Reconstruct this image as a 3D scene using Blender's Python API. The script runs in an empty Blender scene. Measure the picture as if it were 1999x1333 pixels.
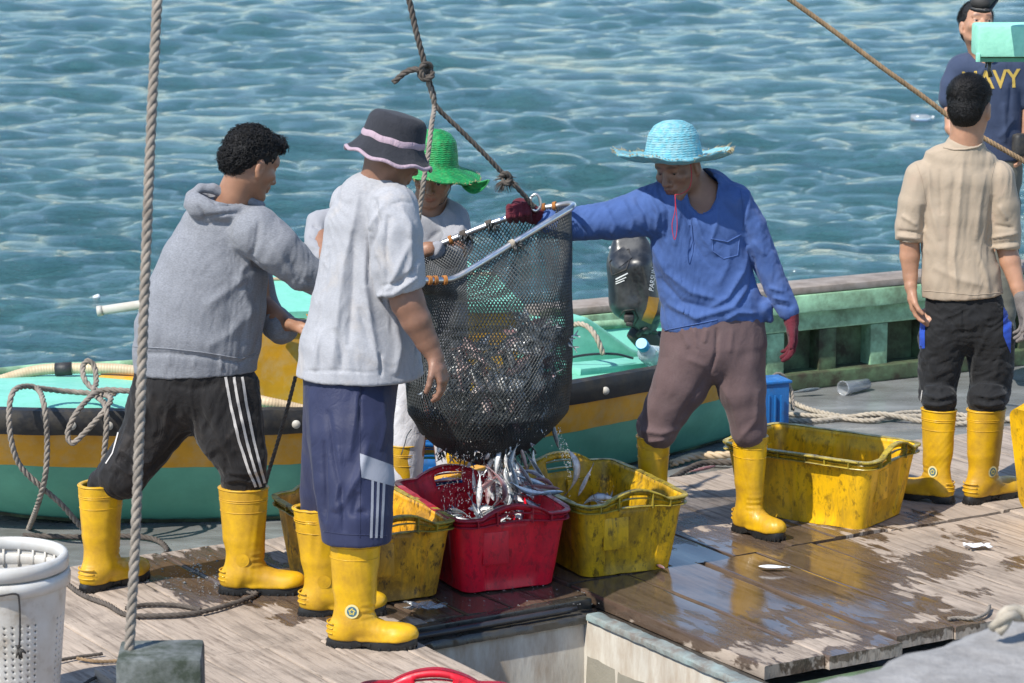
import bpy, bmesh, math, random, time
import numpy as np
from mathutils import Vector, Matrix, noise
from mathutils.bvhtree import BVHTree
random.seed(7); rng = np.random.default_rng(7)
SC = bpy.context.scene; COL = SC.collection
# ------------------------------------------------------------------ camera, sky, sun, exposure
FPX, CX, CY, PITCH, CAMZ = 5800.0, 999.5, 666.5, math.radians(10.9), 2.86
cam_d = bpy.data.cameras.new('camera'); cam = bpy.data.objects.new('camera', cam_d); COL.objects.link(cam)
cam.location = (0, 0, CAMZ); cam.rotation_euler = (math.pi/2 - PITCH, 0, 0)
cam_d.sensor_width = 36.0; cam_d.lens = FPX*36/1999; cam_d.clip_start = 0.1; cam_d.clip_end = 6000
cam_d.dof.use_dof = True; cam_d.dof.focus_distance = 10.8; cam_d.dof.aperture_fstop = 8.0
SC.camera = cam
SUN_AZ_VEC = Vector((-0.60, -0.60, 1.02)).normalized()      # direction towards the sun
sun_elev = math.asin(SUN_AZ_VEC.z)
world = bpy.data.worlds.new('World'); SC.world = world; world.use_nodes = True
wn = world.node_tree; bg = wn.nodes['Background']; sky = wn.nodes.new('ShaderNodeTexSky')
sky.sky_type = 'NISHITA'; sky.sun_disc = False; sky.sun_elevation = sun_elev
sky.sun_rotation = math.atan2(SUN_AZ_VEC.x, SUN_AZ_VEC.y)
sky.air_density = 1.0; sky.dust_density = 0.15; sky.ozone_density = 3.0
wn.links.new(sky.outputs[0], bg.inputs[0]); bg.inputs[1].default_value = 0.15
sl = bpy.data.lights.new('sun', 'SUN'); sl.energy = 4.1; sl.angle = math.radians(0.5); sl.color = (1, 0.95, 0.86)
sun = bpy.data.objects.new('sun', sl); COL.objects.link(sun)
sun.rotation_euler = SUN_AZ_VEC.to_track_quat('Z', 'Y').to_euler(); sun.location = SUN_AZ_VEC*30
SC.view_settings.view_transform = 'Standard'; SC.view_settings.look = 'None'
SC.view_settings.exposure = 0.58; SC.view_settings.gamma = 1.0
SC.render.engine = 'CYCLES'
SC.cycles.max_bounces = 6; SC.cycles.diffuse_bounces = 3; SC.cycles.glossy_bounces = 3

# ------------------------------------------------------------------ photo pixel -> point in the place
def ray(px, py):
    u = (px-CX)/FPX; v = -(py-CY)/FPX
    return (u, math.cos(PITCH)+v*math.sin(PITCH), -math.sin(PITCH)+v*math.cos(PITCH))
def G(px, py, z=0.0):
    d = ray(px, py); t = (z-CAMZ)/d[2]; return Vector((d[0]*t, d[1]*t, z))
def at(px, py, Y):
    d = ray(px, py); t = Y/d[1]; return Vector((d[0]*t, Y, CAMZ+d[2]*t))
def project(V):
    V = np.asarray(V, dtype=np.float64)
    y = V[..., 1]; z = V[..., 2]-CAMZ
    dep = y*math.cos(PITCH)-z*math.sin(PITCH); up = y*math.sin(PITCH)+z*math.cos(PITCH)
    return CX+FPX*V[..., 0]/dep, CY-FPX*up/dep

# ------------------------------------------------------------------ objects, tags
def tag(o, label=None, cat=None, group=None, kind=None):
    if label: o['label'] = label
    if cat: o['category'] = cat
    if group: o['group'] = group
    if kind: o['kind'] = kind
    return o
def empty(name, loc, label=None, cat=None, group=None):
    o = bpy.data.objects.new(name, None); COL.objects.link(o); o.location = loc
    o.empty_display_size = 0.1
    return tag(o, label, cat, group)
def root_loc(o):
    v = Vector((0, 0, 0))
    while o is not None: v = v+o.location; o = o.parent
    return v
def mesh_from(name, V, F, mats, smooth=True, midx=None):
    me = bpy.data.meshes.new(name)
    V = np.asarray(V, dtype=np.float32)
    if isinstance(F, np.ndarray):
        k = F.shape[1]; n = len(F)
        me.vertices.add(len(V)); me.vertices.foreach_set('co', V.ravel())
        me.loops.add(n*k); me.loops.foreach_set('vertex_index', F.astype(np.int32).ravel())
        me.polygons.add(n); me.polygons.foreach_set('loop_start', np.arange(0, n*k, k, dtype=np.int32))
        me.polygons.foreach_set('loop_total', np.full(n, k, dtype=np.int32))
        me.update(calc_edges=True)
    else:
        me.from_pydata(V.tolist(), [], F)
    for m in (mats if isinstance(mats, (list, tuple)) else [mats]): me.materials.append(m)
    if midx is not None: me.polygons.foreach_set('material_index', np.asarray(midx, dtype=np.int32))
    me.polygons.foreach_set('use_smooth', np.full(len(me.polygons), bool(smooth)))
    me.update(); return me
def obj(name, V, F, mats, parent=None, smooth=True, midx=None, world=True, loc=None):
    """V in world coordinates; the object sits in its parent's frame (parents never rotate)."""
    V = np.asarray(V, dtype=np.float64).reshape(-1, 3)
    base = np.array(root_loc(parent)) if parent is not None else np.zeros(3)
    if parent is None:
        if loc is None: loc = (float(V[:, 0].mean()), float(V[:, 1].mean()), float(V[:, 2].min()))
        me = mesh_from(name, V-np.array(loc), F, mats, smooth, midx)
    else:
        me = mesh_from(name, V-base, F, mats, smooth, midx)
    o = bpy.data.objects.new(name, me); COL.objects.link(o)
    if parent is not None: o.parent = parent
    else: o.location = loc
    return o
class MB:
    """collects simple shapes into one mesh"""
    def __init__(s): s.V = []; s.F = []; s.M = []
    def add(s, V, F, m=0):
        o = sum(len(v) for v in s.V); s.V.append(np.asarray(V, dtype=np.float64).reshape(-1, 3))
        for f in F: s.F.append([int(i)+o for i in f]); s.M.append(m)
        return s
    def done(s, name, mats, parent=None, smooth=True, loc=None, sharp=None):
        o = obj(name, np.concatenate(s.V), s.F, mats, parent, smooth, s.M, loc=loc)
        if sharp: shade_sharp(o, sharp)
        return o
def shade_sharp(o, deg=35):
    bm = bmesh.new(); bm.from_mesh(o.data); a = math.radians(deg)
    for e in bm.edges:
        if len(e.link_faces) == 2 and e.calc_face_angle(0) > a: e.smooth = False
    bm.to_mesh(o.data); bm.free()
def box_vf(c, sx, sy, sz, ang=0.0, bev=0.0):
    """box centred in x,y with its bottom at c.z, chamfered edges"""
    bm = bmesh.new(); bmesh.ops.create_cube(bm, size=1)
    for v in bm.verts: v.co = Vector((v.co.x*sx, v.co.y*sy, (v.co.z+.5)*sz))
    if bev: bmesh.ops.bevel(bm, geom=bm.edges[:], offset=bev, segments=2, affect='EDGES', profile=.6)
    R = Matrix.Rotation(ang, 3, 'Z')
    V = [tuple(R @ v.co+Vector(c)) for v in bm.verts]; bm.verts.index_update()
    F = [[v.index for v in f.verts] for f in bm.faces]; bm.free(); return V, F
def beam_vf(p0, p1, w, h, bev=0.004, up=Vector((0, 0, 1))):
    p0 = Vector(p0); p1 = Vector(p1); L = (p1-p0).length; ax = (p1-p0)/L
    sd = up.cross(ax).normalized(); u2 = ax.cross(sd)
    V, F = box_vf((0, 0, -h/2), L, w, h, 0, bev)
    return [tuple((p0+p1)/2+ax*v[0]+sd*v[1]+u2*v[2]) for v in V], F
def resample(P, step):
    P = [Vector(p) for p in P]
    # catmull-rom through the points
    out = []
    Q = [P[0]*2-P[1]]+P+[P[-1]*2-P[-2]]
    for i in range(1, len(Q)-2):
        a, b, c, d = Q[i-1], Q[i], Q[i+1], Q[i+2]; n = max(2, int((c-b).length/step))
        for k in range(n):
            t = k/n
            out.append(.5*((2*b)+(c-a)*t+(2*a-5*b+4*c-d)*t*t+(3*b-a-3*c+d)*t**3))
    out.append(P[-1]); return out
def frames(P):
    T = [(P[min(i+1, len(P)-1)]-P[max(i-1, 0)]).normalized() for i in range(len(P))]
    n = T[0].orthogonal().normalized(); N = []
    for t in T:
        n = (n-t*n.dot(t)); n = n.normalized() if n.length > 1e-6 else t.orthogonal().normalized()
        N.append(n.copy())
    return T, N, [t.cross(n) for t, n in zip(T, N)]
def tube_vf(P, r, n=8, closed=False, cap=True):
    P = [Vector(p) for p in P]; T, N, B = frames(P); V = []; F = []
    m = len(P)
    for i, p in enumerate(P):
        ri = r[i] if hasattr(r, '__len__') else r
        for k in range(n):
            a = 2*math.pi*k/n; V.append(p+N[i]*(math.cos(a)*ri)+B[i]*(math.sin(a)*ri))
    for i in range(m-1 if not closed else m):
        for k in range(n):
            a, b = i*n+k, i*n+(k+1) % n; c, d = ((i+1) % m)*n+(k+1) % n, ((i+1) % m)*n+k
            F.append([a, b, c, d])
    if cap and not closed: F.append(list(range(n))[::-1]); F.append([(m-1)*n+k for k in range(n)])
    return [tuple(v) for v in V], F
def rope_vf(path, R, pitch=None, strands=3, step=None, n=6, fray=True):
    """laid rope: three twisted strands round a path"""
    pitch = pitch or R*7; step = step or pitch/9
    P = resample(path, step); T, N, B = frames(P); V = []; F = []; s = 0; S = [0]
    for i in range(1, len(P)): S.append(S[-1]+(P[i]-P[i-1]).length)
    rs = R*0.55; off = R*0.5
    for j in range(strands):
        pts = []
        for i, p in enumerate(P):
            a = 2*math.pi*(S[i]/pitch+j/strands)
            pts.append(p+N[i]*(math.cos(a)*off)+B[i]*(math.sin(a)*off))
        v, f = tube_vf(pts, rs, n); o = len(V); V += v; F += [[q+o for q in g] for g in f]
    return V, F
def lathe_vf(prof, n=48, c=(0, 0, 0)):
    V = []; F = []; m = len(prof)
    for r, z in prof:
        for k in range(n):
            a = 2*math.pi*k/n; V.append((c[0]+r*math.cos(a), c[1]+r*math.sin(a), c[2]+z))
    for i in range(m-1):
        for k in range(n): F.append([i*n+k, i*n+(k+1) % n, (i+1)*n+(k+1) % n, (i+1)*n+k])
    return V, F

# ------------------------------------------------------------------ materials
def nt(name):
    m = bpy.data.materials.new(name); m.use_nodes = True; t = m.node_tree
    return m, t, t.nodes['Principled BSDF']
def N_(t, typ, **kw):
    n = t.nodes.new('ShaderNode'+typ)
    for k, v in kw.items(): setattr(n, k, v)
    return n
def setv(n, **kw):
    for k, v in kw.items(): n.inputs[k.replace('_', ' ')].default_value = v
    return n
def ramp(t, fac, stops):
    r = N_(t, 'ValToRGB'); e = r.color_ramp.elements
    while len(e) < len(stops): e.new(0.5)
    for i, (p, c) in enumerate(stops):
        e[i].position = p; e[i].color = (c, c, c, 1) if not hasattr(c, '__len__') else (*c, 1)
    t.links.new(fac, r.inputs[0]); return r
def coords(t, scale=(1, 1, 1), rot=(0, 0, 0), kind='Object'):
    c = N_(t, 'TexCoord'); mp = N_(t, 'Mapping'); t.links.new(c.outputs[kind], mp.inputs[0])
    mp.inputs['Scale'].default_value = scale; mp.inputs['Rotation'].default_value = rot
    oi = N_(t, 'ObjectInfo'); sv = N_(t, 'VectorMath', operation='SCALE'); sv.inputs[0].default_value = (7.3, 5.1, 3.7); t.links.new(oi.outputs['Random'], sv.inputs['Scale'])
    av = N_(t, 'VectorMath', operation='ADD'); t.links.new(c.outputs[kind], av.inputs[0]); t.links.new(sv.outputs[0], av.inputs[1]); t.links.new(av.outputs[0], mp.inputs[0])
    return mp.outputs[0]
def noise_(t, vec, scale, detail=6, rough=.55, dist=0.0):
    n = N_(t, 'TexNoise'); setv(n, Scale=scale, Detail=detail, Roughness=rough, Distortion=dist)
    t.links.new(vec, n.inputs['Vector']); return n.outputs[0]
def mix(t, fac, a, b, typ='MIX'):
    m = N_(t, 'Mix', data_type='RGBA', blend_type=typ)
    for s, v in ((0, fac), (6, a), (7, b)):
        if hasattr(v, 'links') or isinstance(v, bpy.types.NodeSocket): t.links.new(v, m.inputs[s])
        else: m.inputs[s].default_value = v if s == 0 else (*v, 1)
    return m.outputs[2]
def math_(t, op, a, b=0.0, c=0.0, clamp=False):
    m = N_(t, 'Math', operation=op, use_clamp=clamp)
    for i, v in enumerate((a, b, c)):
        if isinstance(v, bpy.types.NodeSocket): t.links.new(v, m.inputs[i])
        else: m.inputs[i].default_value = v
    return m.outputs[0]
def bump(t, b, h, strength=.4, dist=.005, prev=None):
    n = N_(t, 'Bump'); setv(n, Strength=strength, Distance=dist); t.links.new(h, n.inputs['Height'])
    if prev is not None: t.links.new(prev, n.inputs['Normal'])
    t.links.new(n.outputs[0], b.inputs['Normal']); return n.outputs[0]
def plain(name, c, rough=.6, var=.15, scale=8, bstr=.15, bscale=60, metal=0, dirt=None, dscale=6, damt=.5, spec=.5, bdist=.003, stretch=(1, 1, 1), coat=0):
    """a colour with blotchy variation, fine relief and optional dirt"""
    m, t, b = nt(name); v = coords(t, stretch)
    n1 = noise_(t, v, scale, 5)
    r1 = ramp(t, n1, [(.3, tuple(x*(1-var) for x in c)), (.7, tuple(min(1, x*(1+var)) for x in c))])
    col = r1.outputs[0]
    if dirt is not None:
        n2 = noise_(t, v, dscale, 9, .68)
        r2 = ramp(t, n2, [(.5-.25*damt, 0), (.62, min(1, damt*1.3))]); col = mix(t, r2.outputs[0], col, dirt)
        rr = ramp(t, n2, [(.4, rough), (.65, min(1, rough+.25))]); t.links.new(rr.outputs[0], b.inputs['Roughness'])
    else: b.inputs['Roughness'].default_value = rough
    t.links.new(col, b.inputs['Base Color']); b.inputs['Metallic'].default_value = metal
    b.inputs['Specular IOR Level'].default_value = spec; b.inputs['Coat Weight'].default_value = coat
    if bstr: bump(t, b, noise_(t, v, bscale, 6), bstr, bdist)
    return m
def cloth(name, c, heather=0.0, rough=.9, wr=.35, wscale=9, stain=None, weave=.15, sheen=.3, c2=None):
    """knitted or woven fabric: fine heather, soft crumples, thread relief"""
    m, t, b = nt(name); v = coords(t); hv = coords(t, (120, 120, 330))
    big = noise_(t, v, 5, 4)
    col = ramp(t, big, [(.3, tuple(x*.9 for x in c)), (.7, tuple(min(1, x*1.07) for x in (c2 or c)))]).outputs[0]
    if heather:
        hn = noise_(t, hv, 1.0, 3, .6)
        col = mix(t, ramp(t, hn, [(.38, heather), (.62, 0)]).outputs[0], col, tuple(x*.55 for x in c))
    if stain:
        sn = noise_(t, v, 7, 8, .65); col = mix(t, ramp(t, sn, [(.55, 0), (.72, .45)]).outputs[0], col, stain)
    t.links.new(col, b.inputs['Base Color']); b.inputs['Roughness'].default_value = rough
    b.inputs['Specular IOR Level'].default_value = .25
    b.inputs['Sheen Weight'].default_value = sheen*.3; b.inputs['Sheen Roughness'].default_value = .5
    p = bump(t, b, noise_(t, coords(t, (1, 1, .45)), wscale, 3, .5, .8), wr, .012)
    rn = noise_(t, coords(t, (1, 1, .5)), wscale*1.9, 4, .55, 1.2); rg = math_(t, 'ABSOLUTE', math_(t, 'SUBTRACT', rn, .5))
    p = bump(t, b, ramp(t, rg, [(0, 0), (.09, 1)]).outputs[0], wr*.45, .006, p)
    if weave: bump(t, b, noise_(t, hv, 1.4, 2), weave, .0012, p)
    return m
def skin_mat(name, c, rough=.5):
    m, t, b = nt(name); v = coords(t)
    col = ramp(t, noise_(t, v, 18, 6), [(.3, tuple(x*.82 for x in c)), (.7, tuple(min(1, x*1.12) for x in c))]).outputs[0]
    at_ = N_(t, 'Attribute', attribute_name='feat'); sx = N_(t, 'SeparateColor'); t.links.new(at_.outputs['Color'], sx.inputs[0])
    col = mix(t, sx.outputs[0], col, (c[0]*.85, c[1]*.62, c[2]*.62))       # lips
    col = mix(t, sx.outputs[1], col, (c[0]*.45, c[1]*.45, c[2]*.5))        # brows, stubble
    t.links.new(col, b.inputs['Base Color']); b.inputs['Roughness'].default_value = rough
    b.inputs['Subsurface Weight'].default_value = .12; b.inputs['Subsurface Radius'].default_value = (.012, .005, .003)
    bump(t, b, noise_(t, v, 160, 4), .25, .0015); return m
# ------------------------------------------------------------------ sculpting engine: smooth unions of tapered limbs, meshed by surface nets
def unit(v): v = np.asarray(v, dtype=np.float64); return v/(np.linalg.norm(v)+1e-12)
class SDF:
    def __init__(s, res=.004): s.res = res; s.ops = []
    def ell(s, c, r, R=None, k=.008, op='u'):
        c = np.asarray(c, float); r = np.asarray(r, float); R = np.eye(3) if R is None else np.asarray(R)   # rows: local axes
        ext = np.sqrt(((R*r[:, None])**2).sum(0))
        def f(X, Y, Z):
            dx, dy, dz = X-c[0], Y-c[1], Z-c[2]
            q = [(R[i, 0]*dx+R[i, 1]*dy+R[i, 2]*dz) for i in range(3)]
            k0 = np.sqrt(sum((q[i]/r[i])**2 for i in range(3))); k1 = np.sqrt(sum((q[i]/r[i]**2)**2 for i in range(3)))+1e-6
            return k0*(k0-1)/k1
        s.ops.append((f, c-ext, c+ext, k, op)); return s
    def cone(s, p0, p1, r0, r1, u=(1, 0, 0), k=.012, op='u'):
        p0 = np.asarray(p0, float); p1 = np.asarray(p1, float)
        r0 = r0 if hasattr(r0, '__len__') else (r0, r0); r1 = r1 if hasattr(r1, '__len__') else (r1, r1)
        ax = p1-p0; L = np.linalg.norm(ax)+1e-9; w = ax/L
        u = np.asarray(u, float); u = u-w*u.dot(w); 
        if np.linalg.norm(u) < 1e-3: u = np.cross(w, (0, 1, 0.1))
        u = unit(u); v = np.cross(w, u); m = max(*r0, *r1)
        def f(X, Y, Z):
            dx, dy, dz = X-p0[0], Y-p0[1], Z-p0[2]
            h = dx*w[0]+dy*w[1]+dz*w[2]; t = np.clip(h/L, 0, 1)
            a = r0[0]+(r1[0]-r0[0])*t; b = r0[1]+(r1[1]-r0[1])*t; c = np.minimum(a, b)
            qw = (h-t*L)/c; qu = (dx*u[0]+dy*u[1]+dz*u[2]); qv = (dx*v[0]+dy*v[1]+dz*v[2])
            k0 = np.sqrt((qu/a)**2+(qv/b)**2+qw**2); k1 = np.sqrt((qu/a**2)**2+(qv/b**2)**2+(qw/c)**2)+1e-6
            return k0*(k0-1)/k1
        s.ops.append((f, np.minimum(p0, p1)-m, np.maximum(p0, p1)+m, k, op)); return s
    def chain(s, pts, u=(1, 0, 0), k=.02, inner=None):
        """pts: list of (point, (a, b))"""
        for i in range(len(pts)-1): s.cone(pts[i][0], pts[i+1][0], pts[i][1], pts[i+1][1], u, k if i == 0 else min(k, .009))
        return s
    def cut(s, p, n, lo=None, hi=None, k=.004):
        """remove everything on the side the normal points to"""
        p = np.asarray(p, float); n = unit(n)
        f = lambda X, Y, Z: -((X-p[0])*n[0]+(Y-p[1])*n[1]+(Z-p[2])*n[2])
        s.ops.append((f, lo, hi, k, 's')); return s
    def mesh(s, smooth=0):
        h = s.res
        lo = np.min([o[1] for o in s.ops if o[4] == 'u'], axis=0)-5*h; hi = np.max([o[2] for o in s.ops if o[4] == 'u'], axis=0)+5*h
        n = np.ceil((hi-lo)/h).astype(int)+1
        D = np.full(n, 1.0, dtype=np.float32)
        ax = [(lo[i]+h*np.arange(n[i])).astype(np.float32) for i in range(3)]
        for f, a, b, k, op in s.ops:
            if a is None: i0 = np.zeros(3, int); i1 = n
            else:
                i0 = np.clip(((a-k-3*h-lo)/h).astype(int), 0, n-1); i1 = np.clip(((b+k+3*h-lo)/h).astype(int)+2, 1, n)
            sl = tuple(slice(i0[i], i1[i]) for i in range(3))
            d = f(ax[0][sl[0]][:, None, None], ax[1][sl[1]][None, :, None], ax[2][sl[2]][None, None, :]).astype(np.float32)
            S = D[sl]
            if op == 'u': hh = np.maximum(k-np.abs(S-d), 0)/k; D[sl] = np.minimum(S, d)-hh*hh*k*.25
            else: d = -d; hh = np.maximum(k-np.abs(S-d), 0)/k; D[sl] = np.maximum(S, d)+hh*hh*k*.25
        I = D < 0
        any_ = np.zeros(np.array(n)-1, bool); all_ = np.ones(np.array(n)-1, bool)
        cs = [(i, j, k) for i in (0, 1) for j in (0, 1) for k in (0, 1)]
        for i, j, k in cs:
            q = I[i:n[0]-1+i, j:n[1]-1+j, k:n[2]-1+k]; any_ |= q; all_ &= q
        act = np.argwhere(any_ & ~all_)
        idx = np.full(np.array(n)-1, -1, dtype=np.int32); idx[act[:, 0], act[:, 1], act[:, 2]] = np.arange(len(act))
        C = {c: D[act[:, 0]+c[0], act[:, 1]+c[1], act[:, 2]+c[2]] for c in cs}
        acc = np.zeros((len(act), 3)); cnt = np.zeros(len(act))
        for c in cs:
            for axi in range(3):
                if c[axi] == 0:
                    e = list(c); e[axi] = 1; e = tuple(e); a, b = C[c], C[e]; m = (a < 0) != (b < 0)
                    t = np.where(m, a/np.where(m, a-b, 1), 0)
                    p = np.tile(np.array(c, float), (len(act), 1)); p[:, axi] = t
                    acc[m] += p[m]; cnt[m] += 1
        V = lo+h*(act+acc/cnt[:, None])
        g = np.zeros((len(act), 3))
        for c in cs:
            for axi in range(3): g[:, axi] += C[c]*(1 if c[axi] else -1)
        Nn = g/(np.linalg.norm(g, axis=1)[:, None]+1e-9)
        F = []
        for axi in range(3):
            b, c = (axi+1) % 3, (axi+2) % 3
            s0 = [slice(1, n[i]-1) for i in range(3)]; s1 = list(s0)
            s0[axi] = slice(0, n[axi]-1); s1[axi] = slice(1, n[axi])
            A = I[tuple(s0)]; B = I[tuple(s1)]; e = np.argwhere(A != B); off = np.ones(3, int); off[axi] = 0; e = e+off
            if not len(e): continue
            flip = I[e[:, 0], e[:, 1], e[:, 2]]
            q = []
            for ob, oc in ((-1, -1), (0, -1), (0, 0), (-1, 0)):
                ee = e.copy(); ee[:, b] += ob; ee[:, c] += oc; q.append(idx[ee[:, 0], ee[:, 1], ee[:, 2]])
            q = np.stack(q, 1); q[~flip] = q[~flip][:, ::-1]; F.append(q)
        F = np.concatenate(F)
        F = F[(F >= 0).all(1)]
        for _ in range(smooth): V = lap(V, F)
        return V, F, Nn
def lap(V, F, f=.6):
    acc = np.zeros_like(V); cnt = np.zeros(len(V))
    for i in range(4):
        a, b = F[:, i], F[:, (i+1) % 4]
        for x, y in ((a, b), (b, a)):
            for d in range(3): acc[:, d] += np.bincount(x, V[y, d], len(V))
            cnt += np.bincount(x, minlength=len(V))
    return V+(acc/np.maximum(cnt, 1)[:, None]-V)*f
def vnoise(P, scale, seed=0, stretch=(1, 1, 1)):
    """cheap smooth noise, about -1..1"""
    r = np.random.default_rng(seed); Q = P*np.array(stretch)*scale
    W = Q+.7*np.stack([np.sin(Q @ r.normal(size=3)*1.3+r.uniform(0, 6)) for _ in range(3)], 1)
    o = np.zeros(len(P))
    for i in range(7): o += np.sin(W @ (r.normal(size=3)*(1+.35*i)*2.2)+r.uniform(0, 6.28))/(1+.25*i)
    return o/3.2
def crumple(V, N, amp, scale, seed=0, stretch=(1, 1, 1), ridge=True):
    n = vnoise(V, scale, seed, stretch); n = (1-2*np.abs(n)) if ridge else n
    return V+N*(amp*n)[:, None]
def folds(V, N, L, facing=1):
    """L: (pixel polyline, width px, height m): soft ridges (or valleys) where the photo shows them, on the near side"""
    px, py = project(V); vd = unit_rows(V-np.array([0, 0, CAMZ])); f = np.clip(-(N*vd).sum(1)*2.5, 0, 1)
    off = np.zeros(len(V))
    for pts, w, h in L:
        best = np.full(len(V), 1e9); tb = np.zeros(len(V)); tot = len(pts)-1
        for i in range(tot):
            a = np.array(pts[i], float); b = np.array(pts[i+1], float); ab = b-a; L2 = ab @ ab+1e-6
            t = np.clip(((px-a[0])*ab[0]+(py-a[1])*ab[1])/L2, 0, 1)
            d = np.hypot(px-a[0]-ab[0]*t, py-a[1]-ab[1]*t); m = d < best; best[m] = d[m]; tb[m] = (i+t[m])/tot
        e = np.clip(np.minimum(tb, 1-tb)*5, 0.0, 1)
        off += 1.12*h*np.exp(-(best/(w*.78))**1.6)*np.sqrt(e)
    return V+N*(off*f)[:, None]
def unit_rows(A): return A/(np.linalg.norm(A, axis=1)[:, None]+1e-9)
def mesh_normals(V, F):
    n = np.cross(V[F[:, 2]]-V[F[:, 0]], V[F[:, 3]]-V[F[:, 1]]); A = np.zeros_like(V)
    for i in range(4):
        for d in range(3): A[:, d] += np.bincount(F[:, i], n[:, d], len(V))
    return unit_rows(A)

class Surf:
    """finds points of a built surface under a pixel of the photo, for trims sewn on it"""
    def __init__(s, V, F): s.t = BVHTree.FromPolygons(V.tolist(), F.tolist())
    def hit(s, px, py, off=.002):
        d = Vector(ray(px, py)).normalized(); r = s.t.ray_cast(Vector((0, 0, CAMZ)), d)
        if r[0] is None: return None
        n = r[1] if r[1].dot(d) < 0 else -r[1]
        return r[0]+n*off
def ribbon_vf(surf, pts, w, off=.002, n=40, thick=.0):
    P = np.array(pts, float); seg = np.hypot(*(P[1:]-P[:-1]).T); S = np.r_[0, np.cumsum(seg)]
    t = np.linspace(0, S[-1], n); X = np.interp(t, S, P[:, 0]); Y = np.interp(t, S, P[:, 1])
    dx = np.gradient(X); dy = np.gradient(Y); l = np.hypot(dx, dy)+1e-9; nx, ny = -dy/l, dx/l
    V = []; F = []; last = None; k = 3
    for i in range(n):
        row = [surf.hit(X[i]+nx[i]*w*q, Y[i]+ny[i]*w*q, off) for q in np.linspace(-1, 1, k)]
        if any(r is None for r in row): last = None; continue
        o = len(V); V += [tuple(r) for r in row]
        if last is not None:
            for j in range(k-1): F.append([last+j, last+j+1, o+j+1, o+j])
        last = o
    return V, F
def seam_tube(surf, pts, r, n=40):
    P = np.array(pts, float); S = np.r_[0, np.cumsum(np.hypot(*(P[1:]-P[:-1]).T))]; t = np.linspace(0, S[-1], n)
    Q = [surf.hit(np.interp(a, S, P[:, 0]), np.interp(a, S, P[:, 1]), r*.3) for a in t]; Q = [q for q in Q if q is not None]
    return tube_vf(Q, r, 5)

# ------------------------------------------------------------------ anatomy
def head_frame(fwd, roll=0.0):
    f = unit(fwd); x = unit(np.cross(f, (0, 0, 1))); z = np.cross(x, f)
    x2 = x*math.cos(roll)+z*math.sin(roll); z2 = -x*math.sin(roll)+z*math.cos(roll)
    return np.stack([x2, f, z2])           # rows: right, forward, up
def head(S, c, R, s=1.0, ears=True, face=True):
    c = np.asarray(c, float); W = lambda x, y, z: c+s*(x*R[0]+y*R[1]+z*R[2])
    E = lambda x, y, z, a, b, d, k=.01, op='u': S.ell(W(x, y, z), (a*s, b*s, d*s), R, k*s, op)
    E(0, -.012, .045, .075, .094, .078); E(0, .01, -.01, .066, .078, .07, .02)
    S.cone(W(0, .035, -.03), W(0, .062, -.088), (.058*s, .050*s), (.030*s, .026*s), R[0], .02*s)
    for q in (-1, 1):
        S.cone(W(q*.052, .0, -.045), W(q*.022, .066, -.096), .016*s, .014*s, R[0], .016*s)   # jaw
        E(q*.043, .060, -.018, .022, .022, .019, .016)
        if face:
            E(q*.031, .100, .008, .017, .020, .0115, .010, 's')
            E(q*.031, .070, .006, .0135, .0135, .0125, .004)
            S.cone(W(q*.014, .084, .027), W(q*.044, .074, .026), .007*s, .006*s, R[0], .008*s)    # brow
            S.cone(W(q*.016, .0845, .012), W(q*.045, .076, .011), .0035*s, .003*s, R[0], .003*s)   # upper lid
        if ears:
            E(q*.078, -.008, -.004, .009, .019, .031, .008)
            E(q*.087, -.002, -.002, .006, .010, .018, .004, 's')
            E(q*.076, -.004, -.030, .008, .010, .010, .005)
    E(0, .078, .040, .045, .014, .022, .02)
    if face:
        S.cone(W(0, .084, .010), W(0, .108, -.030), .0085*s, .0125*s, R[0], .010*s)
        for q in (-1, 1): E(q*.0145, .094, -.034, .0095, .011, .008, .005); E(q*.007, .104, -.043, .0042, .006, .004, .003, 's')
        E(0, .084, -.056, .027, .014, .014, .014)
        E(0, .0935, -.0565, .021, .0075, .0052, .003); E(0, .0905, -.0695, .019, .0085, .0068, .004)
        E(0, .105, -.0628, .024, .010, .0018, .002, 's')
    E(0, .074, -.097, .020, .017, .016, .014)
def feat(o_mesh, V, base, c, R, s=1.0, stubble=.5):
    """lips, brows and beard shadow as a colour attribute of the skin"""
    q = (V-np.asarray(c))@R.T/s; x, y, z = q.T
    lip = np.exp(-((x/.022)**2+((z+.063)/.0105)**2)**2)*(y > .078)
    br = np.exp(-(((np.abs(x)-.030)/.020)**2+((z-.028-.10*(.03-np.abs(np.abs(x)-.03)))/.0062)**2)**2)*(y > .05)
    ey = np.exp(-(((np.abs(x)-.031)/.0125)**2+((z-.0045)/.0042)**2)**2)*(y > .05)*1.2
    st = stubble*.5*np.exp(-((x/.035)**2+((z+.082)/.02)**2)**2)*(y > .03)+stubble*.7*np.exp(-((x/.026)**2+((z+.0475)/.005)**2))*(y > .08)
    near = (np.abs(q) < .14).all(1)
    a = np.zeros((len(V), 4), dtype=np.float32); a[:, 0] = lip*near; a[:, 1] = np.clip(br+ey+st, 0, 1)*near; a[:, 3] = 1
    ca = o_mesh.data.color_attributes.new('feat', 'FLOAT_COLOR', 'POINT'); ca.data.foreach_set('color', a.ravel())
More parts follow.
